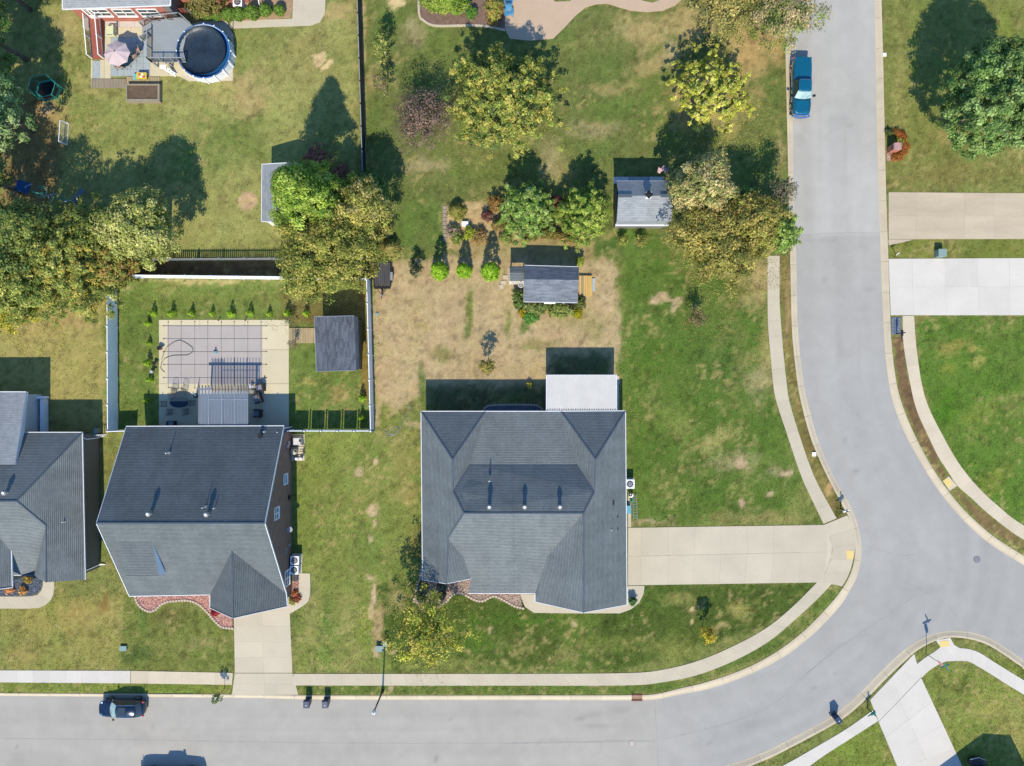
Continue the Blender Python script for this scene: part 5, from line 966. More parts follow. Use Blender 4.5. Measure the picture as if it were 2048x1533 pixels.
def tree(name, label, cat, bx, by, h, R, z0, cols, shape='round', n_cl=260, n_lf=26, cl_r=.55, leaf=.13, lobes=.3, seed=1, trunk=.18, group=None, limbs=14, bark='bark', ry=None, hollow=.55, off=(0, 0), asp=.55, twigs=0):
    r = np.random.RandomState(seed * 7 + 3); b = P(bx, by); t = thing(name, label, cat, b, 0, group)
    n_lf = int(n_lf * 2.0) if R > 1.9 else n_lf; leaf = leaf * .82 if R > 1.9 else leaf; C, N, K, cc = crown_data(r, z0, h, R, shape, n_cl, n_lf, cl_r, cols, lobes, (0, 0), seed, ry, hollow); C[:, :2] += off; cc[:, :2] += off; C[:, 2] = np.maximum(C[:, 2], .05)
    me = leaf_mesh('crown', C, N, r.uniform(.45, 1.6, len(C)) * leaf * 1.02, K, r, asp); link_mesh('crown', me, t)
    mb = MB(); zt = z0 + (h - z0) * .35; mb.tube([(0, 0, -.1), (.03, .02, z0 * .5), (off[0] * .4, off[1] * .4, zt)], trunk, 8, trunk * .55)
    top = Vector((off[0] * .4, off[1] * .4, zt)); pick = r.choice(len(cc), min(limbs, len(cc)), False)
    for i in pick:
        e = Vector(cc[i]) * .9 + Vector((0, 0, .0)); s = Vector((0, 0, 0)).lerp(top, .75 + .25 * r.rand()); mid = s.lerp(e, .5) + Vector((0, 0, .15 * (e - s).length)); mb.tube([s, mid, e], trunk * .35, 5, .015)
        if twigs:
            for q in range(twigs): d = Vector(rdir(r, 1)[0]) * .5; mb.tube([mid.lerp(e, r.rand()), mid.lerp(e, r.rand()) + d], .014, 3, .005, cap=False)
    for v in range(len(mb.v)): p = mb.v[v]; mb.v[v] = (p[0] + b.x, p[1] + b.y, p[2])
    obj('trunk', mb, M[bark], t, True)
    return t
g_ = lambda r, g, b: (S(r, g, b, 1.02)[0] * 1.12, S(r, g, b, 1.02)[1] * 1.1, S(r, g, b, 1.02)[2] * 1.12)
OLV = [g_(144, 152, 76), g_(120, 134, 64), g_(168, 168, 92), g_(94, 112, 54)]
OLY = [g_(148, 150, 74), g_(124, 132, 62), g_(166, 160, 84), g_(102, 116, 54)]
GRN = [g_(104, 132, 68), g_(84, 114, 56), g_(128, 152, 84), g_(66, 96, 50)]
BRT = [g_(142, 164, 66), g_(116, 146, 54), g_(164, 182, 88), g_(94, 124, 48)]
YEL = [g_(178, 180, 78), g_(156, 162, 66), g_(192, 190, 100), g_(126, 138, 60)]
AUT = [g_(152, 146, 76), g_(130, 130, 64), g_(170, 156, 86), g_(106, 112, 56)]
PNK = [g_(176, 166, 106), g_(146, 148, 88), g_(196, 180, 128), g_(120, 130, 74)]
PUR = [g_(128, 108, 96), g_(108, 90, 80), g_(150, 126, 110), g_(92, 86, 66)]
SPR = [g_(136, 160, 76), g_(110, 140, 60), g_(158, 178, 104), g_(84, 116, 56)]
ORG = [g_(158, 128, 72), g_(144, 116, 66), g_(130, 128, 64)]
T = tree
T('conifer_tree', 'tall bright green cypress like tree growing over the half hidden white shed', 'tree', 650, 432, 13.6, 4.1, 2.2, BRT, 'cone', 520, 46, .5, .12, .3, 1, .28)
T('maple_tree', 'wide olive yellow tree overhanging the corner of the white vinyl fence above the pool shed', 'tree', 678, 520, 8.2, 4.75, 2.4, OLY, 'round', 640, 30, .55, .115, .22, 2, .22)
T('maple_tree', 'olive tree standing just right of the bright cypress, shading the black picket fence', 'tree', 748, 448, 7.8, 2.75, 2.2, OLY[:3] + PNK[:1], 'round', 260, 28, .5, .115, .25, 3, .18)
T('oak_tree', 'light olive tree with a round crown at the left end of the grey picket fence', 'tree', 338, 482, 9.0, 3.4, 2.4, [g_(156, 162, 88), g_(130, 142, 70), g_(176, 176, 108)], 'round', 420, 30, .5, .12, .2, 4, .22)
T('oak_tree', 'broad dark olive tree with orange tinted right edge, left of the light round crowned oak', 'tree', 215, 542, 10.0, 5.4, 2.6, OLV + [g_(164, 150, 70)], 'branchy', 1250, 20, .38, .115, .25, 5, .26)
T('oak_tree', 'olive oak behind, filling the gap above the two broad left oaks', 'tree', 262, 500, 9.4, 3.6, 2.4, OLV, 'branchy', 420, 18, .38, .115, .25, 60, .2)
T('oak_tree', 'orange brown autumn tree squeezed between the two oaks above the blue fence corner', 'tree', 288, 545, 7.2, 2.0, 2.0, ORG + OLV[:2], 'round', 130, 26, .45, .12, .3, 6, .15)
T('oak_tree', 'dark green tree on the left edge beside the play set', 'tree', 100, 508, 10.5, 4.6, 2.6, [g_(104, 124, 66), g_(80, 102, 56), g_(134, 146, 74)], 'round', 460, 28, .6, .125, .35, 7, .24)
T('oak_tree', 'yellow leaved tree at the left edge above the tan back lawn', 'tree', 70, 612, 6.5, 3.0, 1.8, [g_(180, 174, 60), g_(158, 156, 54), g_(140, 142, 58)], 'round', 240, 26, .5, .12, .35, 8, .15)
T('oak_tree', 'olive tree behind the yellow one in the dense left edge clump', 'tree', 120, 590, 8.0, 3.2, 2.2, OLV, 'round', 260, 26, .55, .12, .35, 9, .18)
T('poplar_tree', 'tall pale green tree on the left edge beside the trampoline', 'tree', 66, 262, 10.0, 3.9, 2.0, [g_(128, 152, 98), g_(100, 130, 78), g_(152, 172, 116)], 'round', 560, 30, .5, .13, .3, 10, .28, off=(-.8, 0))
T('poplar_tree', 'green tree in the top left corner above the trampoline', 'tree', 52, 120, 10.5, 3.6, 2.0, GRN, 'round', 460, 28, .55, .13, .4, 11, .28, off=(-1.2, 0))
T('poplar_tree', 'shaded dark tree at the left edge behind the play set', 'tree', 40, 385, 9.5, 3.6, 2.0, GRN, 'round', 330, 26, .55, .13, .4, 12, .25, off=(-1.6, 0))
T('poplar_tree', 'tree mostly outside the left edge beside the brick house lawn', 'tree', 60, 20, 10.5, 3.8, 2.0, GRN, 'round', 300, 26, .6, .14, .3, 13, .28, off=(-1.0, 1.5))
T('plum_tree', 'thin purple brown nearly bare tree in the north lawn', 'tree', 855, 270, 6.4, 3.0, 1.6, PUR, 'open', 320, 13, .55, .085, .3, 14, .13, limbs=46, hollow=.3, twigs=6)
T('honey_locust_tree', 'very large airy yellow green tree in the north lawn above the flower bed', 'tree', 1008, 235, 9.2, 5.6, 2.4, [g_(140, 150, 72), g_(112, 130, 60), g_(158, 162, 78), g_(84, 106, 56), g_(176, 168, 86)], 'branchy', 1250, 18, .34, .11, .2, 15, .24, limbs=40, bark='bark_pale', hollow=.35, twigs=5)
T('ginkgo_tree', 'vivid yellow open tree with pale trunk near the street', 'tree', 1402, 215, 7.6, 4.3, 1.6, YEL, 'branchy', 520, 20, .26, .11, .3, 16, .17, limbs=44, bark='bark_pale', hollow=.25)
T('crepe_myrtle_tree', 'pinkish olive tree touching the right side of the gambrel barn', 'tree', 1374, 408, 9.0, 2.9, 2.0, PNK, 'round', 330, 28, .48, .115, .25, 17, .18)
T('cherry_tree', 'large ragged autumn tree with mustard leaves at the street corner of the barn lawn', 'tree', 1408, 498, 8.0, 4.2, 2.0, AUT, 'round', 470, 24, .55, .12, .35, 18, .2, hollow=.4)
T('cherry_tree', 'mustard tree nearer the pavement, right of the large ragged autumn one', 'tree', 1472, 468, 7.6, 3.0, 2.0, AUT[:3] + OLY[:1], 'round', 260, 24, .5, .12, .35, 19, .18, hollow=.4)
T('birch_tree', 'small leafy green tree at the kerb overhanging the street, beside the pavement end', 'tree', 1536, 480, 6.5, 2.1, 1.6, SPR, 'branchy', 300, 20, .26, .1, .3, 20, .13)
T('birch_tree', 'thin grey leafed tree at the kerb behind the green kerb tree', 'tree', 1532, 408, 6.2, 1.3, 1.6, [g_(120, 116, 96), g_(96, 100, 76)], 'open', 90, 16, .45, .09, .3, 21, .1, limbs=24, hollow=.3)
T('locust_tree', 'spiky dark green thin tree between the pink olive tree and the kerb', 'tree', 1468, 422, 6.6, 1.9, 1.5, GRN, 'branchy', 200, 16, .24, .09, .3, 22, .12, limbs=18)
T('pine_tree', 'left one of two soft green pines behind the dark cottage shed', 'tree', 1051, 432, 6.6, 2.9, .3, SPR, 'branchy', 620, 22, .27, .095, .15, 23, .16)
T('pine_tree', 'right one of two soft green pines, next to the gambrel barn', 'tree', 1162, 438, 6.6, 3.0, .3, [g_(138, 158, 66), g_(114, 138, 56), g_(160, 174, 86), g_(90, 116, 50)], 'branchy', 640, 22, .27, .095, .15, 24, .16)
T('hickory_tree', 'large airy olive tree at the top edge left of the street', 'tree', 1418, 55, 8.0, 3.6, 1.8, [g_(146, 140, 78), g_(120, 122, 66), g_(168, 156, 92)], 'open', 190, 18, .6, .11, .35, 25, .18, limbs=26, hollow=.3)
T('hickory_tree', 'grey and green loose tree at the top edge overhanging the street kerb', 'tree', 1526, 68, 8.2, 4.0, 1.8, [g_(150, 142, 100), g_(118, 134, 64), g_(168, 152, 116), g_(104, 122, 56)], 'open', 330, 20, .6, .11, .35, 26, .18, limbs=30, hollow=.3, twigs=3)
T('linden_tree', 'big dense round green tree on the lawn at the right edge', 'tree', 1902, 252, 11.0, 5.0, 1.8, [g_(120, 148, 80), g_(98, 128, 66), g_(140, 164, 98), g_(80, 106, 58)], 'round', 620, 42, .48, .13, .12, 27, .3, off=(.3, 0))
T('maple_tree', 'loose yellow green tree on the front lawn at the left corner of the central house', 'tree', 866, 1222, 7.4, 3.7, 1.9, [g_(170, 172, 66), g_(136, 148, 60), g_(190, 178, 88), g_(112, 126, 62)], 'open', 250, 20, .5, .115, .4, 28, .14, limbs=34, hollow=.3, off=(-.2, -.2))
T('young_tree', 'slim sapling with pale leaning trunk in the top row near the black fence', 'tree', 774, 120, 4.6, .85, 1.0, OLV, 'round', 60, 20, .28, .08, .2, 29, .06, limbs=8, bark='bark_pale', ry=1.5)
T('young_tree', 'slim brownish sapling below the taller slim one near the black fence', 'tree', 774, 190, 4.0, .75, 1.2, [g_(140, 124, 90), g_(116, 120, 66)], 'open', 46, 16, .28, .075, .2, 30, .06, limbs=12, bark='bark_pale', ry=1.2)
T('young_tree', 'small upright tree alone in the middle of the brown yard', 'tree', 976, 735, 3.6, .75, .9, [g_(150, 140, 70), g_(120, 118, 56)], 'open', 50, 16, .24, .08, .3, 31, .045, limbs=12)
T('young_tree', 'small yellow tree on the curved front lawn by the pavement', 'tree', 1405, 1255, 2.9, .8, 1.0, [g_(190, 176, 60), g_(150, 136, 50)], 'round', 70, 18, .22, .07, .25, 32, .045, limbs=12)
T('young_tree', 'sparse twiggy brown tree on the green lawn beside the dirt patches', 'tree', 1386, 638, 3.0, 1.0, .7, [g_(140, 122, 88), g_(84, 96, 56)], 'open', 90, 12, .3, .06, .3, 33, .05, limbs=30, hollow=.2)
T('street_tree', 'thin young street tree in the verge beside the west driveway', 'tree', 449, 1378, 2.3, .42, 1.0, [g_(84, 110, 62), g_(110, 130, 70)], 'round', 30, 14, .18, .065, .3, 34, .035, limbs=8, off=(-.1, -.2))
T('young_tree', 'bare twiggy sapling right of the boardwalk end at the pool terrace', 'tree', 592, 690, 1.9, .55, .4, [g_(110, 96, 80), g_(130, 120, 100)], 'open', 30, 10, .22, .05, .3, 35, .03, limbs=16, hollow=.2)
T('young_tree', 'small bare sapling above the boardwalk at the pool terrace', 'tree', 587, 645, 1.8, .5, .4, [g_(100, 116, 70), g_(120, 120, 90)], 'open', 30, 12, .22, .05, .3, 36, .03, limbs=12, hollow=.2)
T('young_tree', 'twiggy yellow bush, left one of two below the gambrel barn', 'shrub', 1242, 486, 1.6, .65, .2, [g_(150, 150, 74), g_(120, 124, 64)], 'open', 40, 14, .22, .06, .3, 37, .03, limbs=14, hollow=.2)
T('young_tree', 'twiggy yellow bush, right one of two below the gambrel barn', 'shrub', 1280, 487, 1.7, .65, .2, [g_(150, 150, 74), g_(120, 124, 64)], 'open', 40, 14, .22, .06, .3, 38, .03, limbs=14, hollow=.2)
T('young_tree', 'dark leafed narrow shrub left of the three cone shrubs', 'shrub', 834, 542, 2.1, .7, .15, [g_(54, 66, 48), g_(70, 84, 56)], 'open', 50, 16, .24, .08, .4, 39, .04, limbs=14)
for (x, y, h_, rr, lb) in ((880, 545, 3.6, .86, 'left'), (929, 545, 3.3, .74, 'middle, smallest'), (982, 547, 4.2, .95, 'right, biggest')):
    T('cone_shrub', 'bright green clipped cone shrub, %s of the three above the brown yard' % lb, 'shrub', x, y, h_, rr, .1, [g_(128, 168, 40), g_(104, 148, 34), g_(152, 186, 62)], 'column', 240, 26, .16, .06, .08, int(x) % 50, .05, 'clipped cone shrubs', 3)
T('thuja_tree', 'dark tree standing in shade right of the black north fence', 'tree', 752, 388, 4.3, 1.6, .5, GRN, 'round', 110, 24, .4, .11, .3, 41, .1)
T('grass_clump', 'upper pampas like grass clump behind the trailer', 'ornamental grass', 775, 462, 1.5, .8, .05, [g_(170, 160, 110), g_(140, 136, 80)], 'cone', 90, 16, .22, .16, .2, 42, .02, limbs=2, asp=.12)
T('grass_clump', 'lower wide straw green grass clump just above the trailer', 'ornamental grass', 782, 500, 1.7, 1.05, .05, [g_(176, 164, 100), g_(136, 146, 72)], 'cone', 150, 16, .25, .2, .2, 43, .02, limbs=2, asp=.1)
# young arborvitae round the pool lawn: one plant, then copies
def small_plant(name, label, cat, cols, h, R, shape, n_cl, n_lf, cl_r, leaf, seed, group=None):
    return tree(name, label, cat, CX, CY, h, R, .04, cols, shape, n_cl, n_lf, cl_r, leaf, .2 if shape != 'round' else .03, seed, .025, group, 4, hollow=.55 if shape != 'round' else .9)
av = small_plant('arborvitae', '', 'shrub', [g_(168, 196, 62), g_(140, 176, 52), g_(116, 150, 46)], 1.25, .33, 'cone', 46, 14, .12, .05, 51, 'young arborvitae round the pool lawn')
ordn = ['first', 'second', 'third', 'fourth', 'fifth', 'sixth', 'seventh', 'eighth', 'ninth', 'tenth']
spots = [(x, y, '%s young arborvitae from the left in the row above the pool' % ordn[i]) for i, (x, y) in enumerate([(309, 628), (347, 629), (386, 628), (426, 628), (464, 629), (502, 628), (540, 629), (578, 628), (614, 628)])]
spots += [(x, y, '%s young arborvitae from the top in the column left of the pool' % ordn[i]) for i, (x, y) in enumerate([(298, 648), (300, 688), (300, 727), (303, 760), (296, 801)])]
spots += [(725, 797, 'young arborvitae against the right white fence, upper of two'), (725, 836, 'young arborvitae against the right white fence, lower of two')]
for i, (x, y, lb) in enumerate(spots):
    s_ = .72 + .5 * ((i * 37) % 10) / 10
    if i == 0: av.location = P(x, y); av['label'] = lb
    else: dup(av, P(x, y), i * 1.3, lb, s_)
bw = small_plant('boxwood_shrub', '', 'shrub', [g_(96, 128, 50), g_(80, 112, 44), g_(124, 150, 66)], 1.05, .55, 'round', 210, 26, .1, .045, 52, 'clipped boxwood balls by the brick house')
for i, (x, y, s_, lb) in enumerate([(400, 24, 1, 'first boxwood ball from the left, under the big brown green shrub'), (418, 34, 1, 'second boxwood ball from the left by the brick house'), (438, 35, 1, 'third boxwood ball from the left by the brick house'), (462, 36, 1.15, 'boxwood ball just left of and below the air conditioner'), (483, 35, 1.15, 'boxwood ball directly below the white air conditioner'), (509, 33, 1.25, 'biggest boxwood ball, right of the white air conditioner'), (535, 27, 1.1, 'boxwood ball beside the white drain pipe'), (562, 26, .95, 'last boxwood ball at the right end of the brick house bed')]):
    if i == 0: bw.location = P(x, y); bw['label'] = lb
    else: dup(bw, P(x, y), i, lb, s_)
T('holly_shrub', 'big brown green shrub against the brick house wall', 'shrub', 424, 14, 3.0, 1.7, .2, [g_(120, 116, 62), g_(96, 98, 54), g_(146, 136, 80)], 'round', 200, 26, .35, .08, .2, 53, .08)
T('laurel_shrub', 'large bright green shrub in the kerbed bed at the top centre', 'shrub', 892, 10, 2.6, 2.0, .1, [g_(128, 154, 60), g_(100, 134, 52), g_(156, 172, 84)], 'round', 330, 24, .35, .1, .3, 54, .07, ry=1.6)
T('boxwood_shrub', 'round green ball shrub right of the large bright bed shrub', 'shrub', 932, 12, 1.1, .55, .05, [g_(84, 124, 56), g_(70, 108, 48)], 'round', 100, 22, .12, .045, .1, 55, .03)
T('boxwood_shrub', 'second round green ball shrub at the bed kerb', 'shrub', 944, 34, 1.2, .62, .05, [g_(84, 130, 50), g_(70, 112, 44), g_(110, 150, 66)], 'round', 110, 22, .12, .045, .1, 56, .03)
T('fern_shrub', 'yellow green and rust coloured shrub beside the blue chairs', 'shrub', 988, 26, 1.3, .9, .1, [g_(150, 152, 72), g_(150, 118, 66), g_(124, 134, 62)], 'round', 90, 18, .3, .1, .4, 57, .04, ry=1.3)
def shrub(x, y, h_, R_, cols, lb, seed, nm='garden_shrub', cat='shrub', n=60, shape='round', ry=None, asp=.55, leaf=.07):
    cols = [(min(.9, c[0] * 1.08 + .02), c[1] * .88, c[2]) for c in cols]
    return T(nm, lb, cat, x, y, h_, R_, .04, cols, shape, n, 20, .2, leaf, .3, seed, .03, None, 5, ry=ry, asp=asp)
shrub(914, 424, 1.3, 1.0, [g_(132, 150, 70), g_(108, 134, 60), g_(150, 160, 84)], 'round green grass tussock inside the timber edged garden bed', 61, n=130, shape='cone', asp=.12, leaf=.16)
shrub(976, 436, 1.1, .55, [g_(110, 84, 72), g_(84, 78, 60)], 'dark reddish shrub in the sandy garden bed', 62)
shrub(907, 466, .9, .6, [g_(160, 150, 140), g_(110, 140, 70)], 'grey flowering plant at the lower left of the garden bed', 63)
shrub(914, 478, .9, .6, [g_(90, 130, 56), g_(120, 150, 70)], 'green leafy plant at the lower left of the garden bed', 64)
shrub(941, 468, .9, .6, [g_(146, 172, 56), g_(116, 150, 50)], 'lime green plant just under the white boxes in the garden bed', 65)
shrub(960, 476, .9, .8, [g_(120, 124, 68), g_(150, 136, 84)], 'olive plant in the centre of the lower garden bed', 66)
shrub(1000, 455, 1.2, .7, [g_(140, 140, 76), g_(112, 120, 66)], 'olive plant at the right of the sandy garden bed', 67)
shrub(1012, 478, .9, .6, [g_(100, 140, 62), g_(130, 156, 80)], 'green plant left of the cottage shed shadow', 68)
shrub(992, 412, 1.6, .8, [g_(156, 130, 70), g_(120, 116, 60)], 'rust and olive shrub between garden bed and left pine', 69)
shrub(1112, 410, 1.8, .7, [g_(126, 88, 70), g_(104, 84, 64)], 'red brown shrub squeezed between the two pines', 70)
shrub(1046, 455, .7, 1.2, [g_(150, 90, 66), g_(120, 100, 60)], 'low red brown ground shrub below the left pine', 71, ry=.4)
shrub(1100, 472, .9, 1.4, [g_(110, 134, 60), g_(90, 112, 52), g_(130, 110, 66)], 'low green shrub row above the cottage shed shadow', 72, n=120, ry=.5)
shrub(1060, 470, .8, .7, [g_(104, 128, 60), g_(84, 104, 50)], 'small green shrub above the left of the cottage shed', 73)
shrub(1138, 476, .9, .9, [g_(110, 134, 60), g_(150, 140, 80)], 'small green shrub above the right of the cottage shed', 74, n=80)
shrub(1036, 600, 1.0, .6, [g_(96, 140, 66), g_(76, 116, 56)], 'leafy shrub at the left wall of the cottage shed', 75, n=80, ry=1.0)
shrub(1072, 618, 1.0, 1.3, [g_(110, 150, 72), g_(84, 124, 60), g_(140, 160, 90)], 'leafy shrub mass under the left of the cottage shed eave', 76, n=170, ry=.65)
shrub(1120, 622, 1.0, 1.4, [g_(120, 156, 72), g_(92, 134, 60), g_(146, 166, 90)], 'leafy shrub mass under the right of the cottage shed eave', 77, n=180, ry=.7)
shrub(1061, 634, .8, .75, [g_(90, 156, 66), g_(72, 130, 56)], 'rounded bright green shrub at the lower left of the cottage bed', 78, n=110)
shrub(1160, 608, .9, .5, [g_(100, 130, 60), g_(80, 100, 50)], 'dark shrub at the right corner of the cottage shed', 79)
shrub(1154, 627, .6, .45, [g_(150, 160, 30), g_(120, 140, 30)], 'lime yellow clump at the right end of the cottage bed', 80)
shrub(1047, 626, .6, .45, [g_(170, 160, 30), g_(120, 140, 40)], 'lime yellow clump at the left end of the cottage bed', 81)
shrub(1159, 525, 1.1, .4, [g_(140, 170, 66), g_(110, 140, 56)], 'tall bright shrub at the upper right corner of the cottage shed', 82)
shrub(1060, 770, .5, .3, [g_(190, 190, 80), g_(120, 140, 60)], 'tiny yellow plant in the shade left of the covered porch', 83, n=20)
for i, (x, y) in enumerate([(846, 1172), (844, 1194), (884, 1170), (884, 1190)]):
    shrub(x, y, .8, .42, [g_(66, 100, 80), g_(52, 84, 70)], '%s small dark blue green shrub in the river rock bed' % ('upper left', 'lower left', 'upper right', 'lower right')[i], 84 + i, n=50)
shrub(1263, 1200, .8, .35, [g_(70, 130, 66), g_(56, 104, 56)], 'green shrub at the lower right corner of the central house', 88)
shrub(434, 1222, .7, .35, [g_(150, 60, 60), g_(120, 50, 52)], 'dark red shrub in the pink rock bed', 89)
shrub(50, 1180, .5, .35, [g_(186, 160, 90), g_(160, 140, 84)], 'golden shrub in the blue slate bed', 90, n=40)
shrub(22, 1178, .4, .4, [g_(186, 150, 90), g_(170, 140, 96)], 'orange flowers at the corner of the slate bed', 91, n=40)
shrub(60, 1156, .6, .5, [g_(120, 130, 60), g_(150, 140, 70)], 'olive shrub at the porch side of the slate bed', 92, n=40)
for i, (x, y, c) in enumerate([(591, 1186, [g_(170, 112, 60)]), (596, 1197, [g_(150, 96, 66)]), (586, 1203, [g_(150, 160, 80)])]):
    shrub(x, y, .35, .25, c, ('orange flowers beside the west side walk', 'rust coloured flowers lowest beside the west side walk', 'pale green plant at the garage corner of the west side walk')[i], 93 + i, n=24)
# mums round the brick mailbox
cm = [g_(160, 106, 50), g_(140, 88, 46), g_(128, 108, 46)]
for i, (x, y) in enumerate([(1792, 268), (1800, 272), (1806, 282), (1808, 294), (1804, 306), (1796, 314), (1788, 316)]):
    shrub(x, y, .5, .42, cm if i != 2 else [g_(120, 150, 60)] + cm[:1], '%s mum of the orange arc round the brick mailbox' % ordn[i], 100 + i, 'mum_plant', 'flowers', 36, leaf=.05)
shrub(1797, 286, .5, .5, [g_(96, 128, 52), g_(140, 140, 60)], 'green leaves inside the orange mum arc', 108, n=50)
shrub(1776, 268, .5, .35, [g_(70, 100, 50)], 'small dark green plant at the kerb above the brick mailbox', 109, n=30)
shrub(638, 322, 1.7, 1.35, [g_(150, 112, 92), g_(126, 100, 80)], 'large brownish dome shrub in the shade above the bright cypress', 110, n=150)
shrub(688, 352, 1.4, 1.0, [g_(150, 120, 96), g_(126, 104, 80)], 'smaller brownish dome shrub in the shade above the bright cypress', 111, n=100)

# fallen leaves under the autumn trees
ORG2 = 0
def fallen(cx, cy, rad, n, cols, seed, label):
    r = np.random.RandomState(seed); a = r.uniform(0, 2 * PI, n); q = np.sqrt(r.rand(n)) * rad * (1 + .4 * np.sin(a * 3 + seed)); b = P(cx, cy)
    C = np.stack([b.x + q * np.cos(a), b.y + q * np.sin(a), np.full(n, .045)], -1); C = C[~pip(C[:, 0], C[:, 1], ROAD_POLY)]; n = len(C); K = np.array(cols)[r.randint(0, len(cols), n)] * r.uniform(.7, 1.3, (n, 1))
    me = leaf_mesh('fallen_leaves', C, np.tile(np.array([[0, 0, 1.6]]), (n, 1)), r.uniform(.03, .075, n), K, r); tag(link_mesh('fallen_leaves', me), label, 'leaves', kind='stuff')
fallen(1440, 545, 5.5, 3600, AUT, 1, 'mustard leaves fallen on the lawn below the ragged autumn tree')
fallen(1440, 235, 4.5, 1600, YEL, 2, 'yellow leaves fallen on the dry grass under the vivid yellow tree')
fallen(1040, 280, 6.5, 2200, YEL + OLY, 3, 'yellow green leaves fallen round the large airy tree')
fallen(660, 600, 5.0, 1800, OLY, 4, 'olive leaves fallen inside the vinyl fence below the wide tree')
fallen(60, 640, 5.0, 1600, YEL + OLY, 5, 'yellow leaves fallen on the tan lawn at the left edge')
fallen(860, 1265, 4.0, 1100, YEL + OLY, 6, 'yellow leaves fallen on the front lawn of the central house')
# ---------------------------------------------------------------- fences
def vinyl_fence(label, a, b, n, h=1.9, gap=.07, name='vinyl_fence', grp='white vinyl fence runs round the pool yard'):
    a, b = Vector((a[0], a[1], 0)), Vector((b[0], b[1], 0)); f = thing(name, label, 'fence', a, 0, grp); u = (b - a).normalized(); z = Vector((0, 0, 1))
    for i in range(n + 1):
        p = a.lerp(b, i / n); mb = MB(); mb.box(p + z * (h + .06) / 2, (.13, .13, h + .06)); mb.lathe(p + z * (h + .06), [(.1, 0), (.1, .03), (.01, .09)], 4); obj('post', mb, M['offwhite'], f)
    for i in range(n):
        p, q = a.lerp(b, i / n) + u * gap, a.lerp(b, (i + 1) / n) - u * gap; mb = MB(); mb.beam(p + z * (h / 2), q + z * (h / 2), .04, h - .2); obj('panel', mb, M['offwhite'], f)
        mb = MB(); mb.beam(p + z * (h - .06), q + z * (h - .06), .07, .13); obj('rail', mb, M['offwhite'], f)
    return f
X = lambda px, h=0: P(px, 0, h).x
Y = lambda py, h=0: P(0, py, h).y
vinyl_fence('white vinyl privacy fence along the left side of the pool lawn', (X(213.5, 1.9), Y(548, 1.9)), (X(215, 1.9), Y(863, 1.9)), 6)
vinyl_fence('white vinyl privacy fence along the top of the pool lawn', (X(214, 1.9), Y(550, 1.9)), (X(733, 1.9), Y(556, 1.9)), 10)
vinyl_fence('white vinyl privacy fence along the right of the pool lawn and shed', (X(733, 1.9), Y(557, 1.9)), (X(741, 1.9), Y(863, 1.9)), 6)
vinyl_fence('short white vinyl fence from the right fence corner to the gabled house', (X(575, 1.9), Y(862.5, 1.9)), (X(741, 1.9), Y(862.5, 1.9)), 5, gap=.17)
vinyl_fence('shortest white vinyl fence between the two left houses', (X(215, 1.9), Y(863.5, 1.9)), (X(252, 1.9), Y(862.5, 1.9)), 1)
def picket_fence(name, label, a, b, n_bay, h, m, step, grp=None, rails=2, each=True, w=.08):
    a, b = Vector((a[0], a[1], 0)), Vector((b[0], b[1], 0)); f = thing(name, label, 'fence', a, 0, grp); z = Vector((0, 0, 1)); u = (b - a).normalized(); L = (b - a).length
    for i in range(n_bay + 1): p = a.lerp(b, i / n_bay); mb = MB(); mb.box(p + z * (h + .12) / 2, (.1, .1, h + .12), math.atan2(u.y, u.x)); obj('post', mb, M[m], f)
    for i in range(n_bay):
        for k in range(rails): zz = h * (.2 + .65 * k); mb = MB(); mb.beam(a.lerp(b, i / n_bay) + z * zz, a.lerp(b, (i + 1) / n_bay) + z * zz, .05, .08); obj('rail', mb, M[m], f)
    n = int(L / step); js = MB(); shared = None
    for i in range(1, n):
        p = a + u * (i * step)
        if each:
            if shared is None: mb = MB(); mb.beam(p + z * .06, p + z * h, w, .03); o = obj('picket', mb, M[m], f); shared = o; o0 = p
            else: o = link_mesh('picket', shared.data, f); o.location = p - o0
        else: js.beam(p + z * .06, p + z * h, w, w * .6)
    if not each: o = obj('pickets', js, M[m], f); o['kind'] = 'stuff'
    return f
M['fence_grey'] = mat('grey_fence_paint', S(168, 172, 180), .6, .08, 2, 12); M['fence_black'] = mat('black_fence_paint', (.022, .03, .04), .5, .1, 2, 12)
picket_fence('picket_fence', 'grey picket fence whose striped shadow falls on the north lawn beside the white fence', (X(235, 1.1), Y(518, 1.1)), (X(742, 1.1), Y(515, 1.1)), 10, 1.1, 'fence_grey', .205, w=.115)
fb = picket_fence('black_fence', 'long black slat fence running north between the two back lawns', (X(714, 1.35), Y(-60, 1.35)), (X(728, 1.35), Y(392, 1.35)), 10, 1.7, 'fence_black', .105, each=False, w=.085)
for i in range(10):
    a = Vector((X(714, 1.35), Y(-60, 1.35), 1.72)); b = Vector((X(728, 1.35), Y(392, 1.35), 1.72)); mb = MB(); mb.beam(a.lerp(b, i / 10), a.lerp(b, (i + .97) / 10), .07, .03); obj('cap_rail', mb, M['fence_grey'], fb)
GT = thing('garden_gate', 'small white gate section between the two left houses', 'gate', P(200, 872)); mb = MB(); mb.beam(P(182, 871, 1.0), P(213, 870, 1.0), .05, .06); obj('top_rail', mb, M['offwhite'], GT)
for k in range(9): mb = MB(); p = P(183 + k * 3.6, 871, 0); mb.box((p.x, p.y, .5), (.07, .04, 1.0)); obj('picket', mb, M['offwhite'], GT)

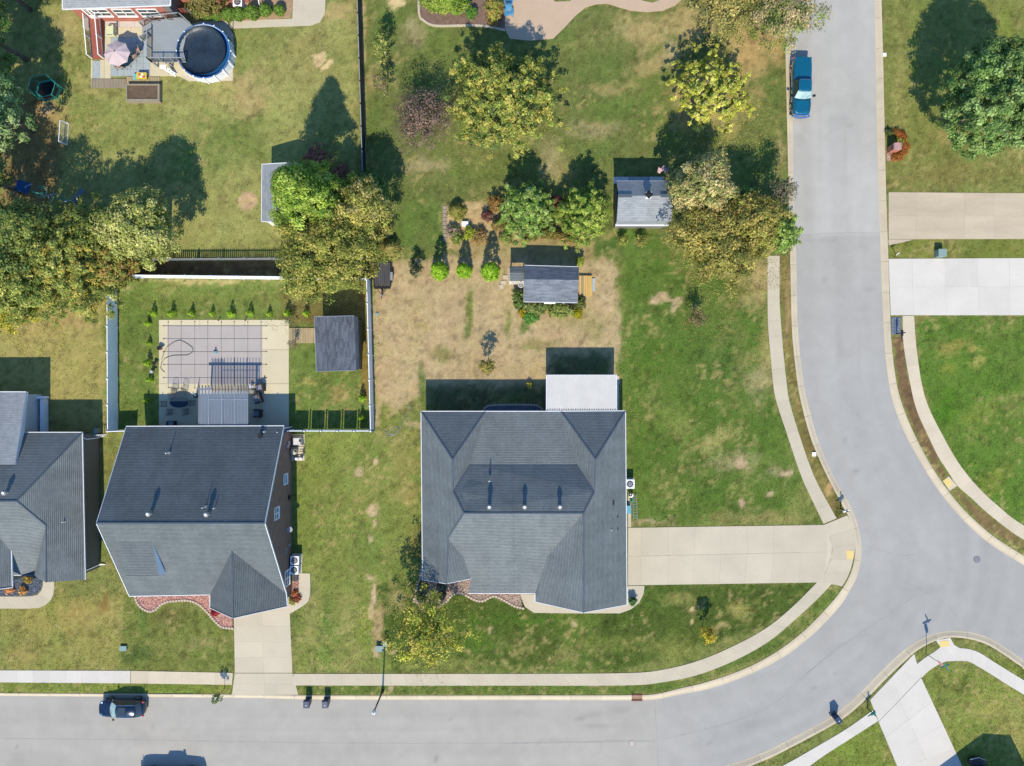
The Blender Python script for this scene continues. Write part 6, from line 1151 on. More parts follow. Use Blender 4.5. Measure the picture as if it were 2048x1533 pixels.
# ---------------------------------------------------------------- pool terrace furniture
PC = thing('pool_cover', 'grey mesh safety cover stretched over the rectangular pool with a strap grid', 'pool cover', P(430, 710))
M['mesh_cover'] = mat('grey_mesh_cover', S(196, 188, 184), .8, .04, .8, 20, bump=.1); M['strap'] = mat('black_strap', (.05, .05, .055), .7)
a, b = P(335.5, 651.5), P(524.5, 768.5); mb = MB(); mb.wbox(a.x, b.y, .035, b.x, a.y, .05); obj('mesh', mb, M['mesh_cover'], PC)
for x in (337, 363, 390, 416, 443, 469, 496, 522.5): mb = MB(); mb.beam(P(x, 644) + Vector((0, 0, .06)), P(x, 776) + Vector((0, 0, .06)), .022, .012); obj('strap', mb, M['strap'], PC)
for y in (652.5, 678, 704, 729.5, 756): mb = MB(); mb.beam(P(328, y) + Vector((0, 0, .072)), P(533, y) + Vector((0, 0, .072)), .022, .012); obj('strap', mb, M['strap'], PC)
for x in (337, 363, 390, 416, 443, 469, 496, 522.5):
    for y in (644, 776): mb = MB(); mb.box(P(x, y) + Vector((0, 0, .05)), (.07, .12, .04)); obj('anchor', mb, M['black'], PC)
for y in (652.5, 678, 704, 729.5, 756):
    for x in (328, 533): mb = MB(); mb.box(P(x, y) + Vector((0, 0, .05)), (.14, .07, .04)); obj('anchor', mb, M['black'], PC)
hp = [(330, 745), (326, 742), (322, 736), (324, 726), (330, 718), (345, 712), (365, 711), (378, 710), (387, 704), (386, 696), (377, 689), (368, 684), (361, 681), (352, 683), (344, 688), (335, 694), (329, 706), (324, 720)]
mb = MB(); mb.tube([p + Vector((0, 0, .1)) for p in catmull(gp(hp), .3)], .022, 5); tag(obj('garden_hose', mb, M['strap'], None, True), 'thin dark hose looping over the left of the grey pool cover', 'hose')
CPm = thing('cover_pump', 'small pale blue pump standing on the middle of the pool cover', 'pump', P(433, 704, .07)); mb = MB(); M['blue_pl'] = mat('pale_blue_plastic', (.12, .32, .42), .4); mb.box(P(431, 705, .15), (.3, .2, .16)); obj('body', mb, M['blue_pl'], CPm); mb = MB(); mb.lathe(P(430, 702, .23), [(.08, 0), (.08, .15), (.03, .2)], 10); obj('float', mb, M['black'], CPm)
# pergola
PG = thing('pergola', 'attached pergola of slats under clear corrugated sheets beside the gabled house', 'pergola', P(447, 812)); hz_ = 2.75
M['polyc'] = mat('polycarbonate_sheet', (.26, .31, .38), .18, .05, 1, 6, bump=0, alpha=.45, spec=.7); M['taupe'] = mat('taupe_pergola_wood', (.2, .17, .155), .6, .1, 2, 12)
for i in range(16): x = 398 + i * 6.53; mb = MB(); mb.beam(P(x, 771, hz_), P(x, 850, hz_), .06, .16); obj('slat', mb, M['taupe'], PG)
for y in (779, 846): mb = MB(); mb.beam(P(393, y, hz_ - .18), P(503, y, hz_ - .18), .09, .2); obj('beam', mb, M['taupe'], PG)
for x in (401, 494): mb = MB(); p = P(x, 779, 2.5); mb.wbox(p.x - .08, p.y - .08, 0, p.x + .08, p.y + .08, 2.5); obj('post', mb, M['taupe'], PG)
for i in range(4):
    a, b = P(398 + i * 24.7, 783 if i else 775, hz_ + .12), P(398 + (i + 1) * 24.7 - .6, 850, hz_ + .14); mb = MB(); n = 16; o = []
    for k in range(n + 1): x = a.x + (b.x - a.x) * k / n; z = .012 * (k % 2); o += [(x, a.y, hz_ + .11 + z), (x, b.y, hz_ + .14 + z)]
    mb.add(o, [(2 * k, 2 * k + 1, 2 * k + 3, 2 * k + 2) for k in range(n)]); obj('sheet', mb, M['polyc'], PG)
for (x0, x1, y) in ((417, 496, 799),): mb = MB(); mb.beam(P(x0, y, hz_ + .15), P(x1, y, hz_ + .15), .05, .02); obj('sheet_strip', mb, M['galv'], PG)
for x in (417, 443.5, 470): mb = MB(); mb.beam(P(x, 773, hz_ + .16), P(x, 850, hz_ + .16), .05, .02); obj('sheet_strip', mb, M['galv'], PG)
# patio chairs
M['iron'] = mat('dark_iron', (.035, .035, .04), .45, .1, 3, 20)
def chair(label, group, seatm='iron', name='patio_chair', cush=None, loc=(0, 0, 0), rz=0):
    t = thing(name, label, 'chair', (0, 0, 0), 0, group)
    for i, (x, y) in enumerate(((-.24, -.22), (.24, -.22), (-.24, .24), (.24, .24))): mb = MB(); mb.tube([(x, y, 0), (x * .9, y * .9, .43)], .016, 5); obj('leg', mb, M['iron'], t)
    mb = MB()
    if cush: mb.box((0, 0, .46), (.5, .5, .07))
    else:
        for k in range(7): mb.box((-.24 + k * .08, 0, .44), (.03, .5, .02))
        mb.box((0, -.25, .44), (.52, .03, .02)); mb.box((0, .25, .44), (.52, .03, .02))
    obj('seat', mb, M[cush or 'iron'], t)
    mb = MB(); mb.tube([(-.25, .24, .43), (-.25, .36, .95), (0, .39, 1.0), (.25, .36, .95), (.25, .24, .43)], .016, 5)
    if cush: mb.box((0, .31, .72), (.46, .05, .46), 0, 0, -.2)
    else: [mb.tube([(-.18 + k * .09, .25, .45), (-.18 + k * .09, .37, .96)], .01, 4) for k in range(5)]
    obj('backrest', mb, M[cush or 'iron'], t)
    for s in (-1, 1): mb = MB(); mb.tube([(s * .26, .28, .65), (s * .28, -.2, .66), (s * .26, -.24, .43)], .014, 5); obj('armrest', mb, M['iron'], t)
    t.location = loc; t.rotation_euler = (0, 0, rz); return t
ch = chair('left one of two iron chairs standing in the sun above the oval table', 'iron chairs round the oval terrace table', loc=P(352, 782, .03), rz=0)
for (x, y, rz, lb) in [(371, 784, -.25, 'right one of two iron chairs standing in the sun above the oval table'), (332, 808, 1.57, 'iron chair at the left end of the oval table'), (388, 806, -1.57, 'iron chair at the right end of the oval table'), (344, 823, 3.14, 'left iron chair below the oval table'), (376, 823, 3.3, 'right iron chair below the oval table'), (349, 794, .1, 'iron chair tucked against the sunny edge of the oval table')]: dup(ch, P(x, y, .03), rz, lb)
OT = thing('oval_table', 'long dark oval table in the terrace shade left of the pergola', 'table', P(357, 807))
mb = MB(); c = P(358, 806, .75); mb.lathe(c + Vector((0, 0, -.03)), [(1, 0), (1.02, .015), (1, .03)], 28, 0, .92, .48); M['table_blue'] = mat('smoked_table_glass', (.012, .03, .05), .5, .1, 3, 10, bump=0, spec=.2); obj('table_top', mb, M['table_blue'], OT)
for sx in (-.6, .6):
    for sy in (-.28, .28): mb = MB(); mb.tube([(c.x + sx, c.y + sy, 0), (c.x + sx * .9, c.y + sy * .8, .72)], .022); obj('leg', mb, M['iron'], OT)
mb = MB(); mb.tube([c + Vector((-.9, .15, -.02)), c + Vector((0, .17, .05)), c + Vector((.9, .15, -.02))], .05, 6); obj('folded_umbrella', mb, M['galv'], OT, True) if False else None
M['wicker'] = mat('dark_wicker', (.03, .027, .025), .7, .2, 5, 30, bump=.5); M['cushion'] = mat('grey_cushion', S(150, 156, 168), .85, .06, 2, 14)
def lounge(x, y, rz, lb, cush='cushion', w=.8):
    t = thing('wicker_armchair', lb, 'armchair', (0, 0, 0), 0, 'wicker seats right of the pergola')
    mb = MB(); mb.box((0, 0, .2), (w, .78, .36)); obj('base', mb, M['wicker'], t)
    mb = MB(); mb.box((0, .34, .5), (w, .12, .6)); obj('backrest', mb, M['wicker'], t)
    for s in (-1, 1): mb = MB(); mb.box((s * (w / 2 - .05), -.04, .42), (.1, .7, .3)); obj('armrest', mb, M['wicker'], t)
    mb = MB(); mb.box((0, -.05, .42), (w - .22, .6, .1)); obj('cushion', mb, M[cush], t); t.location = P(x, y, .03); t.rotation_euler = (0, 0, rz)
lounge(523, 776, -1.4, 'round backed wicker armchair in the sun at the pergola corner'); lounge(518, 797, -1.25, 'wicker armchair with pale cushion half in shade right of the pergola', w=.95); lounge(518, 827, -1.65, 'wicker armchair with blue cushion in full shade right of the pergola')
lounge(346, 850, 3.14, 'wicker seat with pale cushion against the gabled house wall')
FT = thing('side_table', 'small white triangular side table at the pergola corner', 'table', P(502, 774)); mb = MB(); mb.lathe(P(502, 774, .42), [(.3, 0), (.3, .04)], 3); obj('table_top', mb, M['white'], FT); mb = MB(); mb.tube([P(502, 774, 0), P(502, 774, .42)], .04); obj('leg', mb, M['white'], FT)
TB = thing('terrace_umbrella', 'closed pale blue umbrella leaning beside the oval table', 'umbrella', P(392, 792)); mb = MB(); a = P(392, 792, .3); mb.tube([a, a + Vector((.2, .4, 1.2))], .11, 8, .02); obj('cloth', mb, M['blue_pl'], TB, True); mb = MB(); mb.lathe(P(392, 792, 0), [(.25, 0), (.25, .06), (.04, .1)], 12); mb.tube([P(392, 792, 0), a], .03); obj('stand', mb, M['iron'], TB)
def pot(x, y, lb, colr='galv', r=.22, h=.45):
    t = thing('planter_pot', lb, 'pot', P(x, y)); mb = MB(); mb.lathe(P(x, y), [(r * .7, 0), (r, h), (r * .85, h)], 12); obj('pot', mb, M[colr], t, True); mb = MB(); mb.lathe(P(x, y, h - .05), [(r * .84, 0), (r * .3, .03)], 10); obj('soil', mb, M['soil'], t)
pot(322, 697, 'dark teal pot at the left edge of the pool terrace', 'black'); pot(312, 727, 'dark pot on the grass left of the pool terrace', 'black', .18, .4); pot(307, 744, 'pale green pot below the dark one left of the pool', 'paver_blue', .16, .5)
for (x, y, lb) in ((437, 641, 'left small dark post at the upper terrace edge'), (491, 641, 'right small dark post at the upper terrace edge')):
    t = thing('garden_light', lb, 'light', P(x, y)); mb = MB(); mb.tube([P(x, y, 0), P(x, y, .35)], .03); obj('stake', mb, M['black'], t); mb = MB(); mb.lathe(P(x, y, .32), [(.07, 0), (.07, .08), (.01, .13)], 8); obj('lamp_head', mb, M['black'], t)

# ---------------------------------------------------------------- brick house patio things
UM = thing('patio_umbrella', 'open pink parasol over the brick house patio', 'umbrella', P(231, 107)); c = P(229, 103, 2.4); M['pink'] = mat('pale_pink_canvas', S(222, 202, 204), .85, .04, 2, 14, bump=.1)
mb = MB(); mb.tube([(c.x, c.y, 0), (c.x, c.y, 2.45)], .03); obj('pole', mb, M['black_metal'], UM)
for k in range(8):
    a0, a1 = 2 * PI * (k + .12) / 8, 2 * PI * (k + 1.12) / 8; R_ = 1.3; am = (a0 + a1) / 2
    pt = lambda an, rr, z: c + Vector((rr * math.cos(an), rr * math.sin(an), z)); mb = MB()
    mb.add([c + Vector((0, 0, .05)), pt(a0, R_ * .5, -.16), pt(am, R_ * .46, -.18), pt(a1, R_ * .5, -.16), pt(a0, R_, -.45), pt(am, R_ * .87, -.47), pt(a1, R_, -.45)], [(0, 1, 2), (0, 2, 3), (1, 4, 5, 2), (2, 5, 6, 3)]); obj('canopy_panel', mb, M['pink'], UM)
    mb = MB(); mb.tube([c + Vector((0, 0, .04)), pt(a0, R_, -.44)], .012, 4); obj('rib', mb, M['galv'], UM)
mb = MB(); mb.lathe(c + Vector((0, 0, .04)), [(.07, 0), (.05, .05), (.02, .08)], 8); obj('finial', mb, M['black_metal'], UM)
mb = MB(); mb.lathe((c.x, c.y, 0), [(.28, 0), (.28, .06), (.05, .1)], 14); obj('base', mb, M['black'], UM)
PT2 = thing('glass_table', 'dark round patio table beneath the pink parasol', 'table', (c.x, c.y, 0)); mb = MB(); mb.lathe((c.x + .1, c.y - .1, .7), [(.62, 0), (.62, .03)], 20); obj('table_top', mb, M['table_blue'], PT2)
for k in range(4): mb = MB(); an = k * PI / 2 + .6; mb.tube([(c.x + .5 * math.cos(an) + .1, c.y + .5 * math.sin(an) - .1, 0), (c.x + .4 * math.cos(an) + .1, c.y + .4 * math.sin(an) - .1, .7)], .02); obj('leg', mb, M['iron'], PT2)
M['tan_sling'] = mat('tan_sling_fabric', S(200, 170, 150), .8, .06, 2, 14)
tc = chair('tan sling chair right of the pink parasol', 'tan patio chairs at the parasol table', cush='tan_sling', loc=P(273, 117), rz=-2.2)
dup(tc, P(240, 136), 3.3, 'left tan sling chair below the pink parasol'); dup(tc, P(252, 135), 3.0, 'right tan sling chair below the pink parasol'); dup(tc, P(279, 106), -1.2, 'tan sling chair in the railing shade by the deck')
M['lime'] = mat('pale_lime_plastic', S(236, 240, 196), .5, .05, 2, 12, bump=0)
LC = thing('lime_chair', 'pale lime plastic armchair on the patio by the ramp', 'chair', P(226, 68)); p = P(226, 68, 0)
mb = MB(); mb.box(p + Vector((-.1, 0, .38)), (.75, .95, .14)); obj('seat', mb, M['lime'], LC)
mb = MB(); mb.box(p + Vector((.42, 0, .62)), (.18, .95, .5)); obj('backrest', mb, M['lime'], LC)
for sx in (-.38, .3):
    for sy in (-.4, .4): mb = MB(); mb.box(p + Vector((sx, sy, .17)), (.08, .08, .34)); obj('leg', mb, M['lime'], LC)
for s in (-1, 1): mb = MB(); mb.box(p + Vector((0, s * .46, .55)), (.7, .09, .06)); obj('armrest', mb, M['lime'], LC)
M['toy_y'] = mat('yellow_toy_plastic', S(240, 214, 90), .45, bump=0); M['toy_t'] = mat('aqua_toy_plastic', S(140, 214, 214), .45, bump=0); M['toy_r'] = mat('red_toy_plastic', S(210, 90, 100), .45, bump=0)
PTb = thing('toy_table', 'colourful plastic toy table with a yellow frame above the planter box', 'toy', P(285, 157)); p = P(288, 156, 0)
mb = MB(); mb.box(p + Vector((0, 0, .45)), (1.0, .65, .08)); obj('table_top', mb, M['toy_y'], PTb)
for i, (sx, sy, m_) in enumerate(((-.2, .1, 'toy_r'), (.1, .12, 'white'), (-.05, -.1, 'white'), (.25, -.12, 'toy_r'))): mb = MB(); mb.box(p + Vector((sx, sy, .51)), (.2, .16, .05)); obj('tray', mb, M[m_], PTb)
for sx in (-.42, .42):
    for sy in (-.25, .25): mb = MB(); mb.box(p + Vector((sx, sy, .2)), (.1, .1, .42)); obj('leg', mb, M['toy_y'], PTb)
mb = MB(); mb.box(p + Vector((-.75, -.02, .25)), (.35, .55, .14)); obj('bench', mb, M['toy_t'], PTb)
SL = thing('pool_slide_step', 'white plastic step unit leaning at the lower deck railing', 'steps', P(338, 142)); a = P(328, 136, 1.0); b = P(352, 151, .1)
mb = MB(); mb.beam(a, b, .35, .06); obj('side_panel', mb, M['white'], SL)
for k in range(4): q = a.lerp(b, (k + .5) / 4); mb = MB(); mb.box(q + Vector((0, 0, .08)), (.1, .4, .04), .5); obj('step', mb, M['offwhite'], SL)
mb = MB(); mb.box(a + Vector((-.1, .1, 0)), (.6, .35, .06)); obj('top_platform', mb, M['white'], SL)
# trampoline with hexagonal net
TR = thing('trampoline', 'hexagonal trampoline with teal padding and safety net near the left trees', 'trampoline', P(104, 187)); c = P(106, 187, 0); M['teal_pad'] = mat('teal_padding', S(60, 170, 150, 1.3), .6, .08, 2, 12); M['net'] = mat('black_net', (.02, .03, .03), .7, alpha=.6)
hexp = lambda rr, z, o=.25: [c + Vector((rr * math.cos(o + k * PI / 3), rr * .85 * math.sin(o + k * PI / 3), z)) for k in range(6)]
A1 = hexp(1.35, .75); A2 = hexp(1.1, .77); A3 = hexp(1.4, 1.75)
mb = MB(); mb.add(A2, [tuple(range(6))]); obj('jump_mat', mb, M['black'], TR)
for k in range(6):
    k2 = (k + 1) % 6; mb = MB(); mb.add([A1[k], A1[k2], A2[k2], A2[k], A1[k] - Vector((0, 0, .06)), A1[k2] - Vector((0, 0, .06))], [(0, 1, 2, 3), (4, 5, 1, 0)]); obj('pad', mb, M['teal_pad'], TR)
    mb = MB(); mb.tube([A1[k] * 1 - Vector((0, 0, .75)), A1[k], A3[k]], .035, 6); obj('pole', mb, M['teal_pad'], TR)
    mb = MB(); mb.tube([A3[k], A3[k2]], .03, 5); obj('top_hoop', mb, M['teal_pad'], TR)
    mb = MB(); mb.add([A1[k], A1[k2], A3[k2], A3[k]], [(0, 1, 2, 3)]); obj('net', mb, M['net'], TR)
# soccer goal
GL = thing('football_goal', 'small white framed football goal on the north west lawn', 'goal', P(132, 268)); mw = mat('goal_net', (.5, .55, .6), .8, alpha=.15)
a, b = P(131, 247, 0), P(128, 289, 0); z = Vector((0, 0, .85)); bk = Vector((.3, 0, 0))
mb = MB(); mb.tube([a, a + z], .035); obj('post', mb, M['offwhite'], GL); mb = MB(); mb.tube([b, b + z], .035); obj('post', mb, M['offwhite'], GL); mb = MB(); mb.tube([a + z, b + z], .04); obj('crossbar', mb, M['offwhite'], GL)
for q in (a, b): mb = MB(); mb.tube([q + z, q + bk, q], .025); obj('side_frame', mb, M['offwhite'], GL)
mb = MB(); mb.tube([a + bk, b + bk], .025); obj('rear_bar', mb, M['offwhite'], GL); mb = MB(); mb.add([a + z, b + z, b + bk, a + bk], [(0, 1, 2, 3)]); obj('net', mb, mw, GL)
# play set in the shade
PS = thing('play_set', 'blue and teal swing and slide set in the deep shade at the left', 'play set', P(90, 392)); M['blue_slide'] = mat('blue_slide_plastic', (.015, .07, .2), .4, bump=0); M['teal_tube'] = mat('teal_steel_tube', (.06, .3, .27), .4, bump=0); M['pale_tube'] = mat('pale_blue_tube', (.35, .45, .6), .4, bump=0)
mb = MB(); p = P(46, 374, 1.2); mb.box(p, (1.4, 1.1, .08), -.3); obj('platform_roof', mb, M['blue_slide'], PS)
mb = MB(); a, b = P(148, 402, .3), P(166, 380, 1.4); mb.beam(a, b, .5, .06); obj('slide', mb, M['blue_slide'], PS)
for (pts, m_) in (([(50, 374, 1.6), (64, 368, 1.6)], 'pale_tube'), ([(50, 375, 1.6), (58, 388, 0)], 'pale_tube'), ([(95, 391, 1.7), (110, 388, 1.7)], 'pale_tube'), ([(95, 391, 1.7), (103, 405, 0)], 'pale_tube'), ([(110, 388, 1.7), (103, 405, 0)], 'teal_tube'), ([(128, 404, 1.7), (142, 401, 1.7)], 'pale_tube'), ([(128, 405, 1.7), (136, 415, 0)], 'pale_tube'), ([(142, 401, 1.7), (158, 416, 0)], 'pale_tube'), ([(64, 384, 1.6), (95, 391, 1.7)], 'teal_tube'), ([(110, 388, 1.7), (142, 401, 1.7)], 'teal_tube'), ([(113, 398, .5), (135, 402, .5)], 'teal_tube')):
    mb = MB(); mb.tube([P(*q) for q in pts], .035, 5); obj('frame_tube', mb, M[m_], PS)
mb = MB(); cc_ = P(82, 384, .6); mb.tube([cc_ + Vector((.6 * math.cos(k * PI / 8), .6 * math.sin(k * PI / 8), 0)) for k in range(17)], .03, 5); obj('climbing_ring', mb, M['teal_tube'], PS)
for k in range(4): mb = MB(); y_ = -.4 + k * .27; mb.tube([cc_ + Vector((-.5, y_, 0)), cc_ + Vector((.5, y_ * .8, 0))], .02, 4); obj('rung', mb, M['teal_tube'], PS)

# ---------------------------------------------------------------- utilities
def ac_unit(x, y, label, group=None, s=.8, h=.85):
    p = P(x, y, 0) ; t = thing('air_conditioner', label, 'air conditioner', p, 0, group)
    mb = MB(); mb.box((p.x, p.y, h / 2 + .05), (s, s, h)); obj('casing', mb, M['siding_lt'], t)
    mb = MB(); mb.box((p.x, p.y, h + .07), (s + .04, s + .04, .05)); obj('lid', mb, M['offwhite'], t)
    mb = MB(); mb.lathe((p.x, p.y, h + .085), [(s * .4, 0), (s * .4, .03), (s * .1, .05)], 18); f = obj('fan_grille', mb, M['black_metal'], t)
    for k in range(4): mb = MB(); mb.box((p.x, p.y, h + .135), (s * .72, .06, .012), k * PI / 4 + .3); obj('fan_blade', mb, M['galv'], f)
    mb = MB(); mb.box((p.x, p.y, .02), (s + .2, s + .2, .08)); obj('pad', mb, M['tan_conc'], t)
ac_unit(595, 1117, 'upper of two air conditioners by the brown brick wall', 'air conditioners at the gabled house'); ac_unit(594, 1136, 'lower of two air conditioners by the brown brick wall', 'air conditioners at the gabled house')
ac_unit(482, 14, 'white air conditioner among the boxwood balls by the brick house', s=.85); ac_unit(1257, 966, 'air conditioner at the right wall of the central house', s=.85)
EQ = thing('pool_equipment', 'pool pump and filter equipment on a concrete pad at the gabled house corner', 'pool equipment', P(597, 897))
mb = MB(); mb.pbox(583, 869, 609, 922, 0, .06); obj('pad', mb, M['tan_conc'], EQ)
mb = MB(); mb.box(P(596, 883, .5) , (.7, .65, .8)); obj('heater', mb, M['siding_lt'], EQ); mb = MB(); mb.box(P(600, 882, .95), (.2, .2, .1)); obj('vent_cap', mb, M['black'], EQ)
mb = MB(); mb.lathe(P(591, 903, .05), [(.3, 0), (.3, .7), (.2, .85), (.06, .9)], 14); obj('filter_tank', mb, M['tan_conc'], EQ, True); mb = MB(); mb.lathe(P(591, 903, .94), [(.1, 0), (.1, .06)], 8); obj('valve', mb, M['black'], EQ)
for pts in ([(584, 872), (606, 872), (606, 892)], [(584, 893), (608, 893), (608, 912)], [(586, 912), (606, 915), (606, 900)], [(584, 872), (584, 893)], [(598, 903), (606, 903)]): mb = MB(); mb.tube([P(*q, .25) for q in pts], .035, 6); obj('pipe', mb, M['black'], EQ)
for (x, y) in ((603, 917), (594, 917)): mb = MB(); mb.lathe(P(x, y, .06), [(.16, 0), (.16, .3), (.08, .42)], 10); obj('pump', mb, M['offwhite'], EQ, True)
def small_box(name, label, cat, x, y, w, d, h, m, lidm=None):
    t = thing(name, label, cat, P(x, y)); p = P(x, y, h); mb = MB(); mb.box((p.x, p.y, h / 2), (w, d, h)); obj('body', mb, M[m], t); mb = MB(); mb.box((p.x, p.y, h + .02), (w + .05, d + .05, .05)); obj('lid', mb, M[lidm or m], t); return t
M['util_green'] = mat('pale_green_cabinet', S(150, 176, 170), .6, .05, 2, 10)
small_box('utility_box', 'grey flat utility box in the front lawn left of the west driveway', 'utility box', 246, 1297.5, .65, .45, .15, 'util_green'); small_box('utility_box', 'green utility cabinet in the verge between the two right driveways', 'utility box', 1885, 506, .75, .7, .75, 'util_green')
small_box('utility_box', 'green utility cabinet at the head of the street lamp shadow', 'utility box', 760, 1298, .8, .5, .35, 'util_green'); small_box('utility_box', 'slim green utility pedestal above the lamp shadow end', 'utility box', 770, 1289, .35, .4, .8, 'util_green')
small_box('utility_box', 'small pale valve box in the brown yard by the right white fence', 'valve box', 754, 629, .28, .25, .06, 'util_green'); small_box('utility_box', 'teal utility pedestal in the shade by the small garden gate', 'utility box', 191, 862, .3, .45, .8, 'util_green')
small_box('storage_box', 'upper tilted white box in the sandy garden bed', 'box', 930, 448, .6, .4, .35, 'white'); small_box('storage_box', 'lower smaller white box in the sandy garden bed', 'box', 940, 458, .35, .35, .3, 'white')
small_box('water_meter', 'pale square meter cover at the kerb of the green lawn', 'meter cover', 1628, 909, .35, .35, .04, 'white', 'white'); small_box('water_meter', 'pale round meter cover in the verge beside the upper right lawn', 'meter cover', 1769, 110, .3, .3, .04, 'white', 'white')
PO = thing('sign_post', 'short white post in the narrow verge between the right driveways', 'post', P(1793, 510)); mb = MB(); mb.tube([P(1793, 511, 0), P(1793, 511, 1.1)], .03); obj('pole', mb, M['offwhite'], PO); mb = MB(); mb.box(P(1796, 508, 1.0), (.35, .06, .12), .6); obj('plate', mb, M['white'], PO)
# central house side clutter
LDr = thing('ladder', 'aluminium ladder lying along the right wall of the central house', 'ladder', P(1267, 1010))
for dx in (0, .38): mb = MB(); p = P(1264, 989); q = P(1266, 1038); mb.tube([p + Vector((dx, 0, .25)), q + Vector((dx, 0, .25))], .03, 5); obj('stile', mb, M['galv'], LDr)
for k in range(9): p = P(1264, 989).lerp(P(1266, 1038), (k + .5) / 9); mb = MB(); mb.tube([p + Vector((0, 0, .25)), p + Vector((.38, 0, .25))], .02, 4); obj('rung', mb, M['galv'], LDr)
HR = thing('hose_reel', 'white coiled hose pot against the right wall of the central house', 'hose pot', P(1261, 990)); mb = MB(); mb.lathe(P(1261, 990), [(.22, 0), (.24, .35), (.2, .35)], 14); obj('pot', mb, M['white'], HR, True); mb = MB(); mb.tube([P(1261, 990, .37) + Vector(((.2 - k * .004) * math.cos(k * .6), (.2 - k * .004) * math.sin(k * .6), 0)) for k in range(32)], .02, 4); obj('hose', mb, M['black'], HR)
BKt = thing('bucket', 'teal bucket beside the coiled hose pot', 'bucket', P(1262, 1000)); mb = MB(); mb.lathe(P(1262, 1000), [(.13, 0), (.17, .33), (.14, .33), (.1, .03)], 12); obj('bucket_body', mb, M['teal_pad'], BKt, True); mb = MB(); mb.tube([P(1262, 1000, .33) + Vector((.16 * math.cos(k * PI / 6), 0, .1 * math.sin(k * PI / 6))) for k in range(7)], .01, 4); obj('handle', mb, M['galv'], BKt)
small_box('recycling_tub', 'blue plastic tub at the right wall of the central house', 'tub', 1257, 1020, .45, .75, .4, 'blue_pl')
tag(obj('garden_hose', MB().tube([p + Vector((0, 0, .03)) for p in catmull(gp([(768, 862), (785, 870), (795, 862), (800, 856), (792, 853), (780, 862), (772, 874), (782, 872), (795, 866), (818, 822), (824, 815), (812, 812)]), .3)], .018, 4), M['galv'], None, True), 'thin pale hose lying in loops on the lawn left of the central house', 'hose')
small_box('lattice_bench', 'dark low bin at the corner of the west side walk', 'bin', 590, 1154, .45, .8, .4, 'wood_dark')

# ---------------------------------------------------------------- rock beds with edging blocks
def rock_bed(label, pts, m, n, seed, edge=None, hb=.04, size=.06, es=.28):
    pw = [P(*p) for p in pts]; cx = sum(p.x for p in pw) / len(pw); cy = sum(p.y for p in pw) / len(pw)
    t = thing('rock_bed', label, 'rock bed', (cx, cy, 0)); mb = MB(); mb.prism(pw, -.05, hb); obj('bed', mb, M[m], t)
    r = np.random.RandomState(seed); poly = [(p.x, p.y) for p in pw]; xs = r.uniform(min(p[0] for p in poly), max(p[0] for p in poly), n); ys = r.uniform(min(p[1] for p in poly), max(p[1] for p in poly), n); k = pip(xs, ys, poly); xs, ys = xs[k], ys[k]
    mb = MB()
    for x, y in zip(xs, ys):
        s = size * r.uniform(.6, 1.4); a = r.uniform(0, 6.28); mb.add([(x + s * math.cos(a + q * 2.09) * r.uniform(.7, 1.2), y + s * math.sin(a + q * 2.09), hb - .01) for q in range(3)] + [(x + s * .2, y, hb + s * .9)], [(0, 1, 3), (1, 2, 3), (2, 0, 3)])
    o = obj('stones', mb, M[m + '_stone'], t); o['kind'] = 'stuff'
    if edge:
        pp = catmull(gp(edge), .1); q, L = resample(pp, max(2, int(sum((pp[i + 1] - pp[i]).length for i in range(len(pp) - 1)) / es))); sh = None
        for i, p in enumerate(q):
            u = (q[min(i + 1, len(q) - 1)] - q[max(i - 1, 0)]); an = math.atan2(u.y, u.x)
            if sh is None: mb = MB(); mb.prism([(.5 * es * .97 * math.cos(w), .12 * math.sin(w)) for w in [k * PI / 5 for k in range(10)]], -.02, .13); o = obj('edging_block', mb, M['edge_block']); sh = o; o.parent = t
            else: o = link_mesh('edging_block', sh.data, t)
            o.location = p - wl(t) - Vector((0, 0, 0)); o.rotation_euler = (0, 0, an)
    return t
M['red_rock_stone'] = mat('pink_stone', S(232, 190, 176), .9, .35, 7, 20); M['tan_rock_stone'] = mat('tan_stone', S(210, 190, 174), .9, .4, 7, 20); M['slate_rock_stone'] = mat('slate_stone', S(140, 150, 166), .9, .35, 7, 20); M['edge_block'] = mat('edging_concrete', S(216, 196, 176), .9, .15, 4, 16)
E1_ = [(271, 1194), (274, 1204), (284, 1216), (298, 1223), (311, 1220), (322, 1210), (335, 1204), (352, 1202), (372, 1201), (390, 1205), (403, 1213), (416, 1226), (430, 1242), (444, 1254), (465, 1257)]
rock_bed('pink rock bed with scalloped edging in front of the gabled house', [(271, 1190)] + E1_[1:] + [(465, 1235), (440, 1222), (420, 1214), (420, 1190)], 'red_rock', 5000, 3, E1_, .05, .06)
E2_ = [(829, 1240), (828, 1205), (833, 1178), (840, 1158), (842, 1140)]; E3_ = [(893, 1204), (902, 1193), (912, 1188), (921, 1186), (930, 1190), (943, 1197), (955, 1202), (967, 1202), (978, 1196), (990, 1193), (1002, 1198), (1015, 1205), (1030, 1213), (1046, 1217)]
rb2 = rock_bed('tan river rock bed with edging blocks round the front of the central house', [(829, 1225), (828, 1205), (833, 1178), (840, 1158), (842, 1130), (860, 1130), (935, 1150), (1040, 1176), (1044, 1216)] + list(reversed(E3_[:-1])) + [(880, 1215), (860, 1222)], 'tan_rock', 9000, 4, E3_, .05, .06)
eb = next(c for c in rb2.children if c.name.startswith('edging_block')); q, L = resample(catmull(gp(E2_), .1), 18)
for i, p in enumerate(q): o = link_mesh('edging_block', eb.data, rb2); u = q[min(i + 1, 17)] - q[max(i - 1, 0)]; o.location = p - wl(rb2); o.rotation_euler = (0, 0, math.atan2(u.y, u.x))
